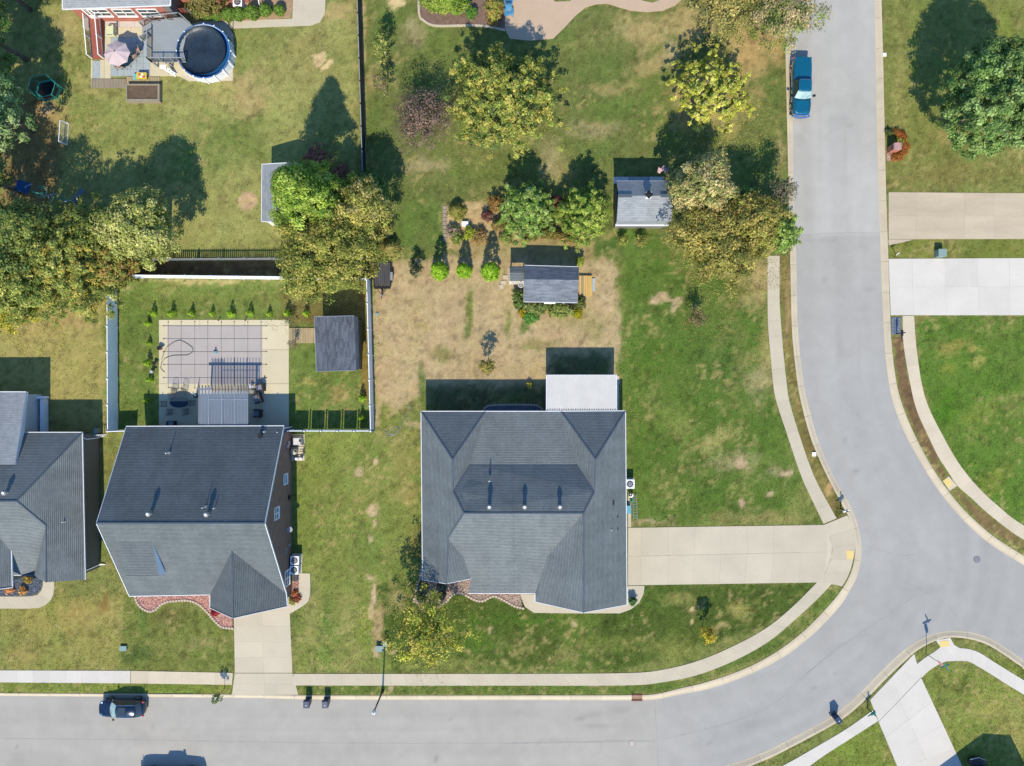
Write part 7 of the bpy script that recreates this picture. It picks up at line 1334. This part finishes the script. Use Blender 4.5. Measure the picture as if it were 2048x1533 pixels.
rock_bed('blue slate chip bed inside the curved front walk at the left edge', [(-30, 1192), (60, 1192), (75, 1187), (84, 1177), (85, 1158), (60, 1150), (-30, 1150)], 'slate_rock', 4000, 5, None, .05, .06)
rock_bed('pink rock strip between the brown brick wall and the side walk', [(579, 1205), (584, 1190), (586, 1150), (598, 1150), (597, 1178), (590, 1200)], 'red_rock', 900, 6, None, .04, .06)
E4_ = [(966, 822), (972, 814), (985, 811), (1010, 810), (1050, 810), (1072, 811), (1084, 818)]
rock_bed('shaded dark rock bed with an arched block edge behind the central house', [(967, 824)] + E4_ + [(1086, 826)], 'slate_rock', 600, 7, E4_, .04, .05)
# kerbed mulch bed at the top centre, mulch bed by the brick house
MBd = thing('mulch_bed', 'mulched shrub bed with a pale concrete rim at the top centre', 'flower bed', P(920, 25)); mb = MB(); kb = [(838, -60), (838, 25), (845, 40), (860, 50), (880, 53), (950, 52), (985, 56), (1010, 62), (1012, -60)]; mb.prism(gp(kb), -.05, .05); obj('bed', mb, M['mulch'], MBd)
rim = catmull(gp(kb[:-1]), .2); rq, L = resample(rim, 40)
for i in range(39): mb = MB(); mb.beam(rq[i] + Vector((0, 0, .05)), rq[i].lerp(rq[i + 1], .98) + Vector((0, 0, .05)), .2, .14); obj('rim_stone', mb, M['walk_conc'], MBd)
MB3 = thing('mulch_bed', 'brown mulched bed under the boxwood balls', 'flower bed', P(490, 20)); mb = MB(); mb.prism(gp([(380, 10), (400, 36), (420, 42), (500, 42), (580, 36), (585, 25), (584, -20), (380, -20)]), -.05, .045); obj('bed', mb, mat('tan_mulch', S(186, 156, 120), .95, .2, 3, 20, bump=.6), MB3)
TE = thing('timber_edging', 'weathered timber path edging at the left of the garden bed', 'edging', P(890, 430))
for k in range(9): mb = MB(); mb.pbox(885.5 + (k % 2) * .6, 412 + k * 8, 894, 419 + k * 8, 0, .07); obj('timber', mb, M['wood_grey'], TE)
tag(obj('garden_stick', MB().tube([P(988, 424, .3), P(1018, 449, .1)], .02, 4), M['bark']), 'long thin stick lying over the sandy garden bed', 'stick')
for i, (x, y, s_) in enumerate([(1018, 555, .5), (1014, 566, .5), (1010, 574, .4)]): mb = MB(); mb.box(P(x - 7, y, .02), (s_, .4, .08), .1 * i); tag(obj('stepping_stone', mb, M['walk_conc']), '%s stepping stone left of the cottage shed porch' % ('upper', 'middle', 'lower')[i], 'stepping stone')
WR = thing('wire_reel', 'white round coil hanging beside the cottage shed porch', 'hose reel', P(1042, 571)); p = P(1042, 570, 1.0)
for k in range(3): mb = MB(); mb.tube([p + Vector(((.26 - k * .07) * math.cos(w * PI / 8), (.26 - k * .07) * math.sin(w * PI / 8), 0)) for w in range(17)], .03, 5); obj('coil', mb, M['white'] if k != 1 else M['black'], WR)
mb = MB(); mb.tube([p - Vector((0, 0, 1)), p], .05); obj('stand', mb, M['bark'], WR)
# ---------------------------------------------------------------- vehicles
def outline(x0, x1, w0, w1, n=2.6, k=28, wm=None):
    """plan outline, x0 rear .. x1 front; half width w0 rear, w1 front"""
    o = []; cx, hx = (x0 + x1) / 2, (x1 - x0) / 2
    for i in range(k):
        a = 2 * PI * i / k; ca, sa = math.cos(a), math.sin(a); X_ = math.copysign(abs(ca) ** (2 / n), ca); Y_ = math.copysign(abs(sa) ** (2 / n), sa); t = (X_ + 1) / 2
        o.append((cx + hx * X_, Y_ * (w0 + (w1 - w0) * t)))
    return o
def loft(mb, layers, mi=0, cap=True):
    n = len(layers[0][0]); vs = []
    for ol, z in layers: vs += [(x, y, z(x) if callable(z) else z) for x, y in ol]
    fs = [(j * n + i, j * n + (i + 1) % n, (j + 1) * n + (i + 1) % n, (j + 1) * n + i) for j in range(len(layers) - 1) for i in range(n)]
    if cap: fs += [tuple(reversed(range(n))), tuple(range((len(layers) - 1) * n, len(layers) * n))]
    return mb.add(vs, fs, mi)
def wheels(t, xs, w, r):
    for x in xs:
        for s in (-1, 1):
            wh = MB()
            for (ra, y0, y1) in ((r, -.11, .11),): wh.add([(x + ra * math.cos(2 * PI * k / 20), s * w + yy, r + ra * math.sin(2 * PI * k / 20)) for yy in (y0, y1) for k in range(20)], [(k, (k + 1) % 20, 20 + (k + 1) % 20, 20 + k) for k in range(20)] + [tuple(range(20)), tuple(reversed(range(20, 40)))])
            o = obj('wheel', wh, M['tyre'], t); rm = MB(); yy = s * (w + .112); rm.add([(x + .6 * r * math.cos(2 * PI * k / 12), yy, r + .6 * r * math.sin(2 * PI * k / 12)) for k in range(12)], [tuple(range(12))]); obj('rim', rm, M['rim'], o)
def glass4(t, pts, name, m='windscreen'):
    mb = MB(); mb.add(pts, [(0, 1, 2, 3)]); obj(name, mb, M[m], t)
def hatchback(label):
    t = thing('parked_car', label, 'car'); p = M['navy_paint']; L = 2.25
    hood = lambda x: .98 if x < .75 else .98 - (x - .75) * .17
    mb = MB(); loft(mb, [(outline(-L, L, .78, .74, 4), .22), (outline(-L - .02, L + .04, .86, .84, 4), .34), (outline(-L - .03, L + .05, .9, .88, 4), .6), (outline(-L, L, .89, .85, 4), .8), (outline(-L + .08, L - .12, .82, .76, 3.6), lambda x: hood(x) - .02), (outline(-L + .4, L - .5, .66, .6, 3), lambda x: hood(x) + .01)]); obj('body', mb, p, t, True)
    rz = 1.46; mb = MB(); loft(mb, [(outline(-1.7, .35, .62, .60, 3.4), lambda x: rz - .05 - .05 * abs(x + .6)), (outline(-1.62, .27, .56, .54, 3.4), lambda x: rz - .03 * (x + .6) ** 2)]); obj('roof', mb, p, t, True)
    # windscreen, rear window, side windows between belt and roof
    nst = 6
    def screen(x0, x1, w0, w1, z0, z1, bow, nm):
        mb = MB(); o = []
        for i in range(nst + 1): s = -1 + 2 * i / nst; o += [(x0 - bow * s * s, s * w0, z0), (x1 - bow * .6 * s * s, s * w1, z1)]
        mb.add(o, [(2 * i, 2 * i + 1, 2 * i + 3, 2 * i + 2) for i in range(nst)]); obj(nm, mb, M['windscreen'] if nm == 'windscreen' else M['glass'], t, True)
    screen(1.08, .33, .74, .58, .97, 1.4, .22, 'windscreen'); screen(-2.05, -1.66, .72, .6, 1.0, 1.38, -.16, 'rear_window')
    for s in (-1, 1):
        mb = MB(); mb.add([(-1.9, s * .80, .96), (.9, s * .80, .96), (.25, s * .60, 1.40), (-1.6, s * .61, 1.39)], [(0, 1, 2, 3)]); obj('side_window', mb, M['glass'], t)
        mb = MB(); mb.beam((-.5, s * .81, .96), (-.5, s * .61, 1.41), .06, .03); obj('door_pillar', mb, p, t)
        mb = MB(); mb.beam((-1.6, s * .60, 1.44), (.2, s * .59, 1.45), .03, .03); obj('roof_rail', mb, M['chrome'], t)
        mb = MB(); mb.ell((.72, s * 1.0, 1.0), (.1, .14, .07)); obj('wing_mirror', mb, M['black'] if s > 0 else p, t, True)
        mb = MB(); mb.ell((L - .22, s * .62, .72), (.22, .16, .08), 8, 5, 0, -s * .5); obj('headlight', mb, M['chrome'], t, True)
        mb = MB(); mb.ell((-L + .12, s * .68, .82), (.12, .12, .1), 8, 5); obj('tail_light', mb, M['toy_r'], t, True)
    mb = MB(); [mb.tube([(x, -.6, hood(x) + .012), (x + .03, 0, hood(x) + .03), (x, .6, hood(x) + .012)], .008, 4) for x in (1.12, 2.02)]; [mb.tube([(1.14, s * .58, .985), (1.6, s * .56, .93), (2.0, s * .5, .85)], .007, 4) for s in (-1, 1)]; obj('bonnet_seam', mb, M['black'], t)
    mb = MB(); mb.box((-.35, 0, rz + .012), (.75, .82, .012)); obj('sunroof', mb, M['glass'], t); mb = MB(); mb.tube([(1.1, -.1, 1.0), (.75, .35, 1.2)], .012, 4); mb.tube([(1.08, .25, 1.0), (.8, .6, 1.16)], .012, 4); obj('wiper', mb, M['black'], t)
    mb = MB(); [mb.beam((x, s * .905, .35), (x, s * .86, .95), .012, .012) for x in (-1.0, -.05, .95) for s in (-1, 1)]; obj('door_seam', mb, M['black'], t)
    wheels(t, (-1.42, 1.38), .78, .33); return t
HB = hatchback('dark blue hatchback parked at the kerb of the lower street'); HB.location = (P(242, 1419, .8).x, P(242, 1419, .8).y, -.105); HB.rotation_euler = (0, 0, PI)
def pickup(label, pm='teal_paint', cover=True):
    t = thing('pickup_truck', label, 'pickup truck'); p = M[pm]; L = 2.82
    top = lambda x: 1.22 if x < .6 else 1.2 - (x - .9) * .05 if x < 2.4 else 1.12 - (x - 2.4) * .3
    mb = MB(); loft(mb, [(outline(-L, L, .84, .78, 7), .38), (outline(-L, L + .02, .92, .86, 7), .5), (outline(-L - .01, L + .04, .95, .88, 7), .8), (outline(-L, L, .94, .86, 7), 1.02), (outline(-L + .03, L - .06, .9, .78, 6), lambda x: top(x) - .03), (outline(-L + .08, L - .16, .86, .7, 6), top)]); obj('body', mb, p, t, False)
    if cover:
        mb = MB(); mb.wbox(-L + .06, -.8, 1.22, -.62, .8, 1.26); obj('tonneau_cover', mb, p, t)
        for y in (-.35, .1, .5): mb = MB(); mb.wbox(-L + .1, y, 1.26, -.66, y + .025, 1.272); obj('cover_rib', mb, p, t)
    rz = 1.78; mb = MB(); loft(mb, [(outline(-.42, .82, .66, .66, 8), rz - .08), (outline(-.38, .76, .63, .62, 7), rz), (outline(-.2, .6, .5, .5, 5), rz + .02)]); obj('cab_roof', mb, p, t, True)
    for s in (-1, 1):
        mb = MB(); mb.add([(-.5, s * .86, 1.2), (1.3, s * .86, 1.2), (.76, s * .67, rz - .06), (-.4, s * .67, rz - .06)], [(0, 1, 2, 3)]); obj('side_window', mb, M['glass'], t)
        mb = MB(); mb.beam((1.05, s * .96, 1.22), (1.0, s * 1.22, 1.28), .22, .06); obj('wing_mirror', mb, M['black'], t)
        mb = MB(); mb.box((L - .03, s * .62, .92), (.1, .32, .2)); obj('headlight', mb, M['chrome'], t)
        mb = MB(); mb.box((-L - .0, s * .84, .95), (.05, .12, .35)); obj('tail_light', mb, M['toy_r'], t)
        for x in (-1.75, 1.75): mb = MB(); n = 10; mb.add([(x + rr * math.cos(PI * k / n), s * .955, .4 + rr * math.sin(PI * k / n)) for rr in (.44, .5) for k in range(n + 1)], [(k, k + 1, n + 2 + k, n + 1 + k) for k in range(n)]); obj('wheel_arch', mb, M['chrome'], t)
    n = 6; o = []
    for i in range(n + 1): s = -1 + 2 * i / n; o += [(1.36 - .14 * s * s, s * .84, 1.2), (.78 - .08 * s * s, s * .64, rz - .05)]
    mb = MB(); mb.add(o, [(2 * i, 2 * i + 1, 2 * i + 3, 2 * i + 2) for i in range(n)]); obj('windscreen', mb, M['windscreen'], t, True)
    glass4(t, [(-.5, -.82, 1.22), (-.5, .82, 1.22), (-.4, .64, rz - .06), (-.4, -.64, rz - .06)], 'rear_window', 'glass')
    mb = MB(); pts = [(L + .02, -.9, .62), (L + .16, -.45, .62), (L + .22, 0, .62), (L + .16, .45, .62), (L + .02, .9, .62)]
    for a, b in zip(pts, pts[1:]): mb.beam(a, b, .16, .2)
    obj('bumper', mb, M['chrome'], t); mb = MB(); mb.box((L + .04, 0, .92), (.05, .9, .26)); obj('grille', mb, M['chrome'], t); mb = MB(); mb.box((-L - .08, 0, .55), (.16, 1.7, .16)); obj('rear_bumper', mb, M['chrome'], t)
    mb = MB(); mb.wbox(-2.6, -.8, .25, 2.6, .8, .4); obj('chassis', mb, M['black'], t)
    mb = MB(); mb.box((1.45, 0, 1.215), (.03, 1.5, .012)); mb.box((-.57, 0, 1.225), (.05, 1.68, .02)); [mb.box((2.0, s * .66, 1.17), (1.1, .02, .01)) for s in (-1, 1)]; obj('panel_gap', mb, M['black'], t); mb = MB(); mb.tube([(1.32, -.2, 1.235), (1.0, .2, 1.52)], .014, 4); mb.tube([(1.32, .3, 1.235), (1.05, .62, 1.46)], .014, 4); obj('wiper', mb, M['black'], t)
    mb = MB(); [mb.box((x, s * .955, .85), (.015, .012, .6)) for x in (-.5, .95) for s in (-1, 1)]; obj('door_seam', mb, M['black'], t); mb = MB(); [mb.box((-.25, s * .965, 1.02), (.16, .03, .04)) for s in (-1, 1)]; obj('door_handle', mb, M['chrome'], t)
    wheels(t, (-1.75, 1.75), .82, .37); return t
PK = pickup('teal blue pickup truck with covered bed parked at the upper street kerb'); PK.location = (P(1606, 171, 1.1).x, P(1606, 171, 1.1).y, -.105); PK.rotation_euler = (0, 0, -PI / 2 - .012)
PK2 = pickup('pickup truck just below the bottom edge, seen by its shadow on the street', 'white_paint_car', False); PK2.location = (P(345, 1560).x, P(345, 1551.5).y, -.105); PK2.scale = (1.08, 1.03, 1.02)
# utility trailer
TL = thing('utility_trailer', 'black flatbed utility trailer with plank floor beside the white fence', 'trailer', P(765, 550))
for k in range(8): mb = MB(); x = 749 + k * 3.95; mb.pbox(x, 526, x + 3.5, 571, .5, .55); obj('plank', mb, M['wood_dark'], TL)
for (a, b, c, d) in ((747, 525, 749, 572), (780.5, 525, 782.5, 572), (747, 571.5, 782, 574), (747, 524, 782, 526)): mb = MB(); mb.pbox(a, b, c, d, .45, .62); obj('frame_rail', mb, M['black_metal'], TL)
for x in (744, 784):
    p = P(x, 554, .3); mb = MB(); mb.add([(p.x + yy, p.y + .3 * math.cos(2 * PI * k / 16), .3 + .3 * math.sin(2 * PI * k / 16)) for yy in (-.09, .09) for k in range(16)], [(k, (k + 1) % 16, 16 + (k + 1) % 16, 16 + k) for k in range(16)] + [tuple(reversed(range(16))), tuple(range(16, 32))]); w_ = obj('wheel', mb, M['tyre'], TL)
    mb = MB(); mb.box((p.x, p.y, .64), (.24, .8, .04)); obj('fender', mb, M['black_metal'] if x == 744 else M['galv'], TL)
mb = MB(); mb.pbox(748, 572, 781, 578, .45, .5); obj('front_plate', mb, M['black'], TL)
for x in (752, 775): mb = MB(); mb.tube([P(x, 574, .45), P(763.5, 592, .45)], .035); obj('tongue_bar', mb, M['black_metal'], TL)
mb = MB(); mb.tube([P(763.5, 574, .45), P(763.5, 598, .45)], .04); obj('drawbar', mb, M['black_metal'], TL); mb = MB(); mb.lathe(P(763.5, 592, .35), [(.06, 0), (.06, .35), (.09, .4)], 8); obj('jack', mb, M['galv'], TL)

# ---------------------------------------------------------------- street furniture
SLp = thing('street_lamp', 'tall black street lamp with a white globe in the verge of the lower street', 'street lamp', P(765.5, 1382)); b = P(765.5, 1382)
mb = MB(); mb.lathe(b, [(.16, 0), (.16, .35), (.09, .5), (.075, 2.5), (.055, 4.3)], 12); obj('pole', mb, M['black_metal'], SLp, True)
mb = MB(); mb.lathe(b + Vector((0, 0, 4.28)), [(.07, 0), (.15, .06), (.16, .12)], 12); obj('collar', mb, M['black_metal'], SLp, True)
mb = MB(); mb.ell(b + Vector((0, 0, 4.66)), (.2, .2, .27), 14, 8); M['globe'] = mat('milk_glass_globe', (.82, .82, .80), .25, .02, 2, 8, bump=0); gl_ = obj('globe', mb, M['globe'], SLp, True); mb = MB(); mb.lathe(b + Vector((0, 0, 4.92)), [(.05, 0), (.04, .05), (.01, .12)], 8); obj('finial', mb, M['black_metal'], gl_)
# stop sign with street name blades
ST = thing('stop_sign', 'red octagonal stop sign with green street name plates at the corner pavement', 'stop sign', P(1852, 1308)); b = P(1852, 1308)
mb = MB(); mb.tube([b, b + Vector((0, 0, 3.55))], .035, 8); obj('post', mb, M['galv'], ST)
n_ = Vector((-.82, -.57, 0)); n_ = Vector((-0.85, -.52, 0)).normalized(); side = Vector((0, 0, 1)).cross(n_)
def octo(r, off): return [b + n_ * off + Vector((0, 0, 2.45)) + side * r * math.cos(PI / 8 + k * PI / 4) + Vector((0, 0, 1)) * r * math.sin(PI / 8 + k * PI / 4) for k in range(8)]
M['sign_red'] = mat('sign_red', (.5, .02, .03), .4, .03, 2, 8, bump=0); M['sign_green'] = mat('sign_green', (.02, .22, .16), .4, .03, 2, 8, bump=0)
mb = MB(); o8 = octo(.4, .045); mb.add(o8 + octo(.4, .035), [tuple(range(8)), tuple(reversed(range(8, 16)))] + [(k, 8 + k, 8 + (k + 1) % 8, (k + 1) % 8) for k in range(8)]); sp = obj('plate', mb, M['white'], ST)
mb = MB(); mb.add(octo(.365, .05), [tuple(range(8))]); obj('red_face', mb, M['sign_red'], sp)
def text(body, size, loc, xdir, ydir, m, parent, name='lettering'):
    cu = bpy.data.curves.new(name, 'FONT'); cu.body = body; cu.size = size; cu.align_x = 'CENTER'; cu.align_y = 'CENTER'; cu.extrude = .002
    tmp = bpy.data.objects.new('tmp', cu); COL.objects.link(tmp); dg = bpy.context.evaluated_depsgraph_get(); me = bpy.data.meshes.new_from_object(tmp.evaluated_get(dg)); bpy.data.objects.remove(tmp)
    x = Vector(xdir).normalized(); y = Vector(ydir).normalized(); z = x.cross(y); R_ = Matrix((x, y, z)).transposed().to_4x4(); me.transform(Matrix.Translation(Vector(loc) - wl(parent)) @ R_); me.materials.clear(); me.materials.append(m); me.name = name; return link_mesh(name, me, parent)
text('STOP', .3, b + n_ * .056 + Vector((0, 0, 2.45)), Vector((0, 0, 1)).cross(n_) * 1.0, (0, 0, 1), M['white'], sp)
for k, (d_, z_) in enumerate(((Vector((.93, .36, 0)), 3.1), (Vector((.42, -.9, 0)), 3.4))): mb = MB(); mb.beam(b + d_ * -.45 + Vector((0, 0, z_)), b + d_ * .45 + Vector((0, 0, z_)), .03, .2); obj('street_name_plate', mb, M['sign_green'], ST)
# wheelie bins
def bin_(label):
    t = thing('wheelie_bin', label, 'wheelie bin', (0, 0, 0), 0, 'dark blue wheelie bins')
    mb = MB(); mb.add([(-.24, -.28, .06), (.24, -.28, .06), (.24, .26, .06), (-.24, .26, .06), (-.29, -.36, 1.0), (.29, -.36, 1.0), (.29, .34, 1.0), (-.29, .34, 1.0)], [(3, 2, 1, 0), (4, 5, 6, 7), (0, 1, 5, 4), (1, 2, 6, 5), (2, 3, 7, 6), (3, 0, 4, 7)]); obj('body', mb, M['bin_blue'], t)
    mb = MB(); mb.add([(-.31, -.4, 1.0), (.31, -.4, 1.0), (.31, .36, 1.02), (-.31, .36, 1.02), (-.27, -.34, 1.07), (.27, -.34, 1.07), (.27, .3, 1.11), (-.27, .3, 1.11)], [(3, 2, 1, 0), (4, 5, 6, 7), (0, 1, 5, 4), (1, 2, 6, 5), (2, 3, 7, 6), (3, 0, 4, 7)]); li = obj('lid', mb, M['bin_blue'], t)
    mb = MB(); mb.box((0, -.1, 1.1), (.16, .04, .01)); obj('label', mb, M['white'], li)
    mb = MB(); mb.tube([(-.26, .42, 1.0), (.26, .42, 1.0)], .02, 6); obj('handle', mb, M['bin_blue'], t)
    for s in (-1, 1): mb = MB(); mb.add([(s * .28 + dx, .28 + .1 * math.cos(k * PI / 6), .1 + .1 * math.sin(k * PI / 6)) for dx in (-.03, .03) for k in range(12)], [(k, (k + 1) % 12, 12 + (k + 1) % 12, 12 + k) for k in range(12)] + [tuple(reversed(range(12))), tuple(range(12, 24))]); obj('wheel', mb, M['tyre'], t)
    return t
B1 = bin_('left one of the two dark bins by the driveway'); B1.location = (P(612, 1413, 1).x, P(612, 1410, 1).y, -.1); dup(B1, (P(649.5, 1411, 1).x, P(649, 1410, 1).y, -.1), .05, 'right one of the two dark bins, nearer the street lamp'); dup(B1, (P(1677, 1441, 1).x, P(1677, 1441, 1).y, -.05), .62, 'lone dark blue bin at the curved kerb by the corner drive')
# mailboxes
def mailbox(label, x, y, rz, col='black_metal'):
    t = thing('mailbox', label, 'mailbox'); mb = MB(); mb.box((0, 0, .82), (.1, .1, 1.65)); obj('post', mb, M['black_metal'], t); mb = MB(); mb.beam((-.55, 0, .98), (.35, 0, .98), .07, .07); obj('arm', mb, M['black_metal'], t)
    mb = MB(); n = 8; pr = [(-.09, 0), (.09, 0)] + [(.09 * math.cos(PI * k / n), .12 + .09 * math.sin(PI * k / n)) for k in range(n + 1)]; vs_ = [(yy, q[0], 1.05 + q[1]) for yy in (-.28, .28) for q in pr]; m_ = len(pr)
    mb.add(vs_, [(i, (i + 1) % m_, m_ + (i + 1) % m_, m_ + i) for i in range(m_)] + [tuple(reversed(range(m_))), tuple(range(m_, 2 * m_))]); bx = obj('box', mb, M[col], t); mb = MB(); mb.box((.1, .1, 1.2), (.03, .01, .14)); obj('flag', mb, M['sign_red'], bx); t.location = P(x, y); t.rotation_euler = (0, 0, rz); return t
mailbox('black mailbox on a low pad at the white driveway corner', 1792, 668, PI / 2); mailbox('white and black mailbox at the kerb above the main driveway', 1681, 1018, .35, 'white'); mailbox('mailbox with red flag beside the bin at the corner driveway', 1735, 1417, .7, 'teal_pad')
MP = thing('mailbox_pad', 'grey paved pad under the black mailbox', 'paving', P(1792, 652))
for i in range(3):
    for j in range(5): mb = MB(); mb.pbox(1782.5 + i * 6.6, 635 + j * 7, 1788.7 + i * 6.6, 641.6 + j * 7, -.02, .04); obj('paver', mb, M['slate_rock'], MP)
MX = thing('brick_mailbox', 'pink brick mailbox pillar among orange mums beside the street', 'mailbox', P(1782, 300)); b = P(1781, 302)
mb = MB(); mb.box(b + Vector((0, 0, .65)), (.75, .6, 1.3)); obj('pillar', mb, M['brick_red'], MX); mb = MB(); n = 10; vs_ = [(b.x + .4 * math.cos(PI * k / n) + (0 if True else 0), b.y + yy, 1.3 + .22 * math.sin(PI * k / n)) for yy in (-.32, .32) for k in range(n + 1)]
mb.add(vs_, [(k, k + 1, n + 2 + k, n + 1 + k) for k in range(n)] + [tuple(range(n + 1)), tuple(reversed(range(n + 1, 2 * n + 2)))]); obj('arched_cap', mb, mat('pink_cap_stone', S(206, 160, 156), .8, .08, 2, 12), MX); mb = MB(); mb.box(b + Vector((-.38, 0, 1.05)), (.04, .3, .25)); obj('box_door', mb, M['black_metal'], MX)
tag(obj('paving_pad', MB().prism(gp([(1773, 302), (1787, 303), (1786, 322), (1773, 322)]), -.02, .035), mat('pink_paver', S(190, 158, 144), .85)), 'small pinkish paved pad below the brick mailbox', 'paving')
# street drain, manholes
DRN = thing('storm_drain', 'rust red iron drain grate set in the kerb', 'drain', P(1274, 1397)); M['rust'] = mat('rusty_iron', (.16, .06, .045), .8, .2, 4, 20)
for k in range(9): mb = MB(); x = 1264.5 + k * 2.3; mb.pbox(x, 1391, x + 1.3, 1402, -.1, .05); obj('bar', mb, M['rust'], DRN)
mb = MB(); mb.pbox(1263.5, 1389.5, 1285, 1391.5, -.1, .06); mb.pbox(1263.5, 1401.5, 1285, 1402.8, -.1, .02); obj('frame', mb, M['rust'], DRN)
def manhole(x, y, m, lb):
    t = thing('manhole', lb, 'manhole cover', P(x, y)); b = P(x, y); mb = MB(); mb.lathe((b.x, b.y, -.104), [(.36, 0), (.36, .012), (.3, .012)], 24); obj('frame', mb, M[m], t); mb = MB(); mb.lathe((b.x, b.y, -.1), [(.29, 0), (.29, .014)], 24); c_ = obj('cover', mb, M[m], t)
    for k in range(-2, 3): mb = MB(); mb.box((b.x, b.y + k * .1, -.083), (.4, .025, .008)); obj('cover_rib', mb, M['galv'] if m != 'rust' else M['rust'], c_)
M['manh'] = mat('worn_iron', (.17, .17, .165), .7, .15, 3, 16); M['manh2'] = mat('pale_rusty_iron', (.28, .24, .21), .7, .15, 3, 16)
manhole(1955, 1120, 'manh', 'grey manhole cover in the wide junction at the right'); manhole(1264, 1489, 'manh2', 'pale rusty manhole cover in the lower street')
# blue chairs at the top patio
M['sky_blue'] = mat('sky_blue_plastic', S(84, 166, 214), .45, bump=0)
def adiron(x, y, rz, lb):
    t = thing('blue_chair', lb, 'chair', (0, 0, 0), 0, 'blue slatted chairs on the tan patio')
    for k in range(5): mb = MB(); mb.box((-.24 + k * .12, 0, .36), (.1, .55, .03)); obj('seat_slat', mb, M['sky_blue'], t)
    for k in range(5): mb = MB(); mb.beam((-.24 + k * .12, .25, .36), (-.26 + k * .13, .55, .95), .1, .03); obj('back_slat', mb, M['sky_blue'], t)
    for s in (-1, 1):
        mb = MB(); mb.box((s * .38, 0, .55), (.13, .7, .03)); obj('armrest', mb, M['sky_blue'], t)
        for y_ in (-.3, .3): mb = MB(); mb.box((s * .36, y_, .27), (.06, .08, .54)); obj('leg', mb, M['sky_blue'], t)
    t.location = P(x, y, .03); t.rotation_euler = (0, 0, rz)
adiron(1017, 6, 3.1, 'upper sky blue slatted chair on the tan patio'); adiron(1018, 30, .1, 'lower sky blue slatted chair on the tan patio')
RT = thing('side_table', 'small round glass table between the two blue chairs', 'table', P(1018, 18)); p = P(1018, 18, .45); mb = MB(); mb.lathe(p, [(.26, 0), (.26, .03)], 16); obj('table_top', mb, M['galv'], RT); mb = MB(); mb.tube([(p.x, p.y, 0), (p.x, p.y, .45)], .03); obj('leg', mb, M['galv'], RT)
# small bits: red hydrant-like tap, porch hose
tg = thing('grill_cover', 'dark rounded object standing in the gable shadow at the lower right', 'grill', P(1952, 1524)); p = P(1952, 1522, .5); mb = MB(); mb.ell((p.x, p.y, .6), (.9, .5, .6), 14, 7); obj('cover', mb, M['black'], tg, True); mb = MB(); mb.tube([(p.x - .8, p.y + .3, .85), (p.x, p.y + .55, .95), (p.x + .8, p.y + .2, .8)], .05, 6); obj('trim', mb, M['galv'], tg, True)
DW = thing('drain_pipe', 'white drain pipe snaking down between the boxwood balls', 'pipe', P(520, 8)); mb = MB(); mb.tube([P(516, -8, 1.5), P(518, 8, .8), P(524, 13, .2), P(530, 12, .1)], .05, 6); obj('pipe', mb, M['white'], DW, True)
PB = thing('porch_bin', 'small dark brown fenced box by the brick house corner', 'box', P(378, 22))
for k in range(5): mb = MB(); mb.wbox(X(359) + k * .27, Y(28), 0, X(359) + k * .27 + .22, Y(27), 1.0); obj('board', mb, M['wood_grey'] if k > 2 else M['brick_floor'], PB)
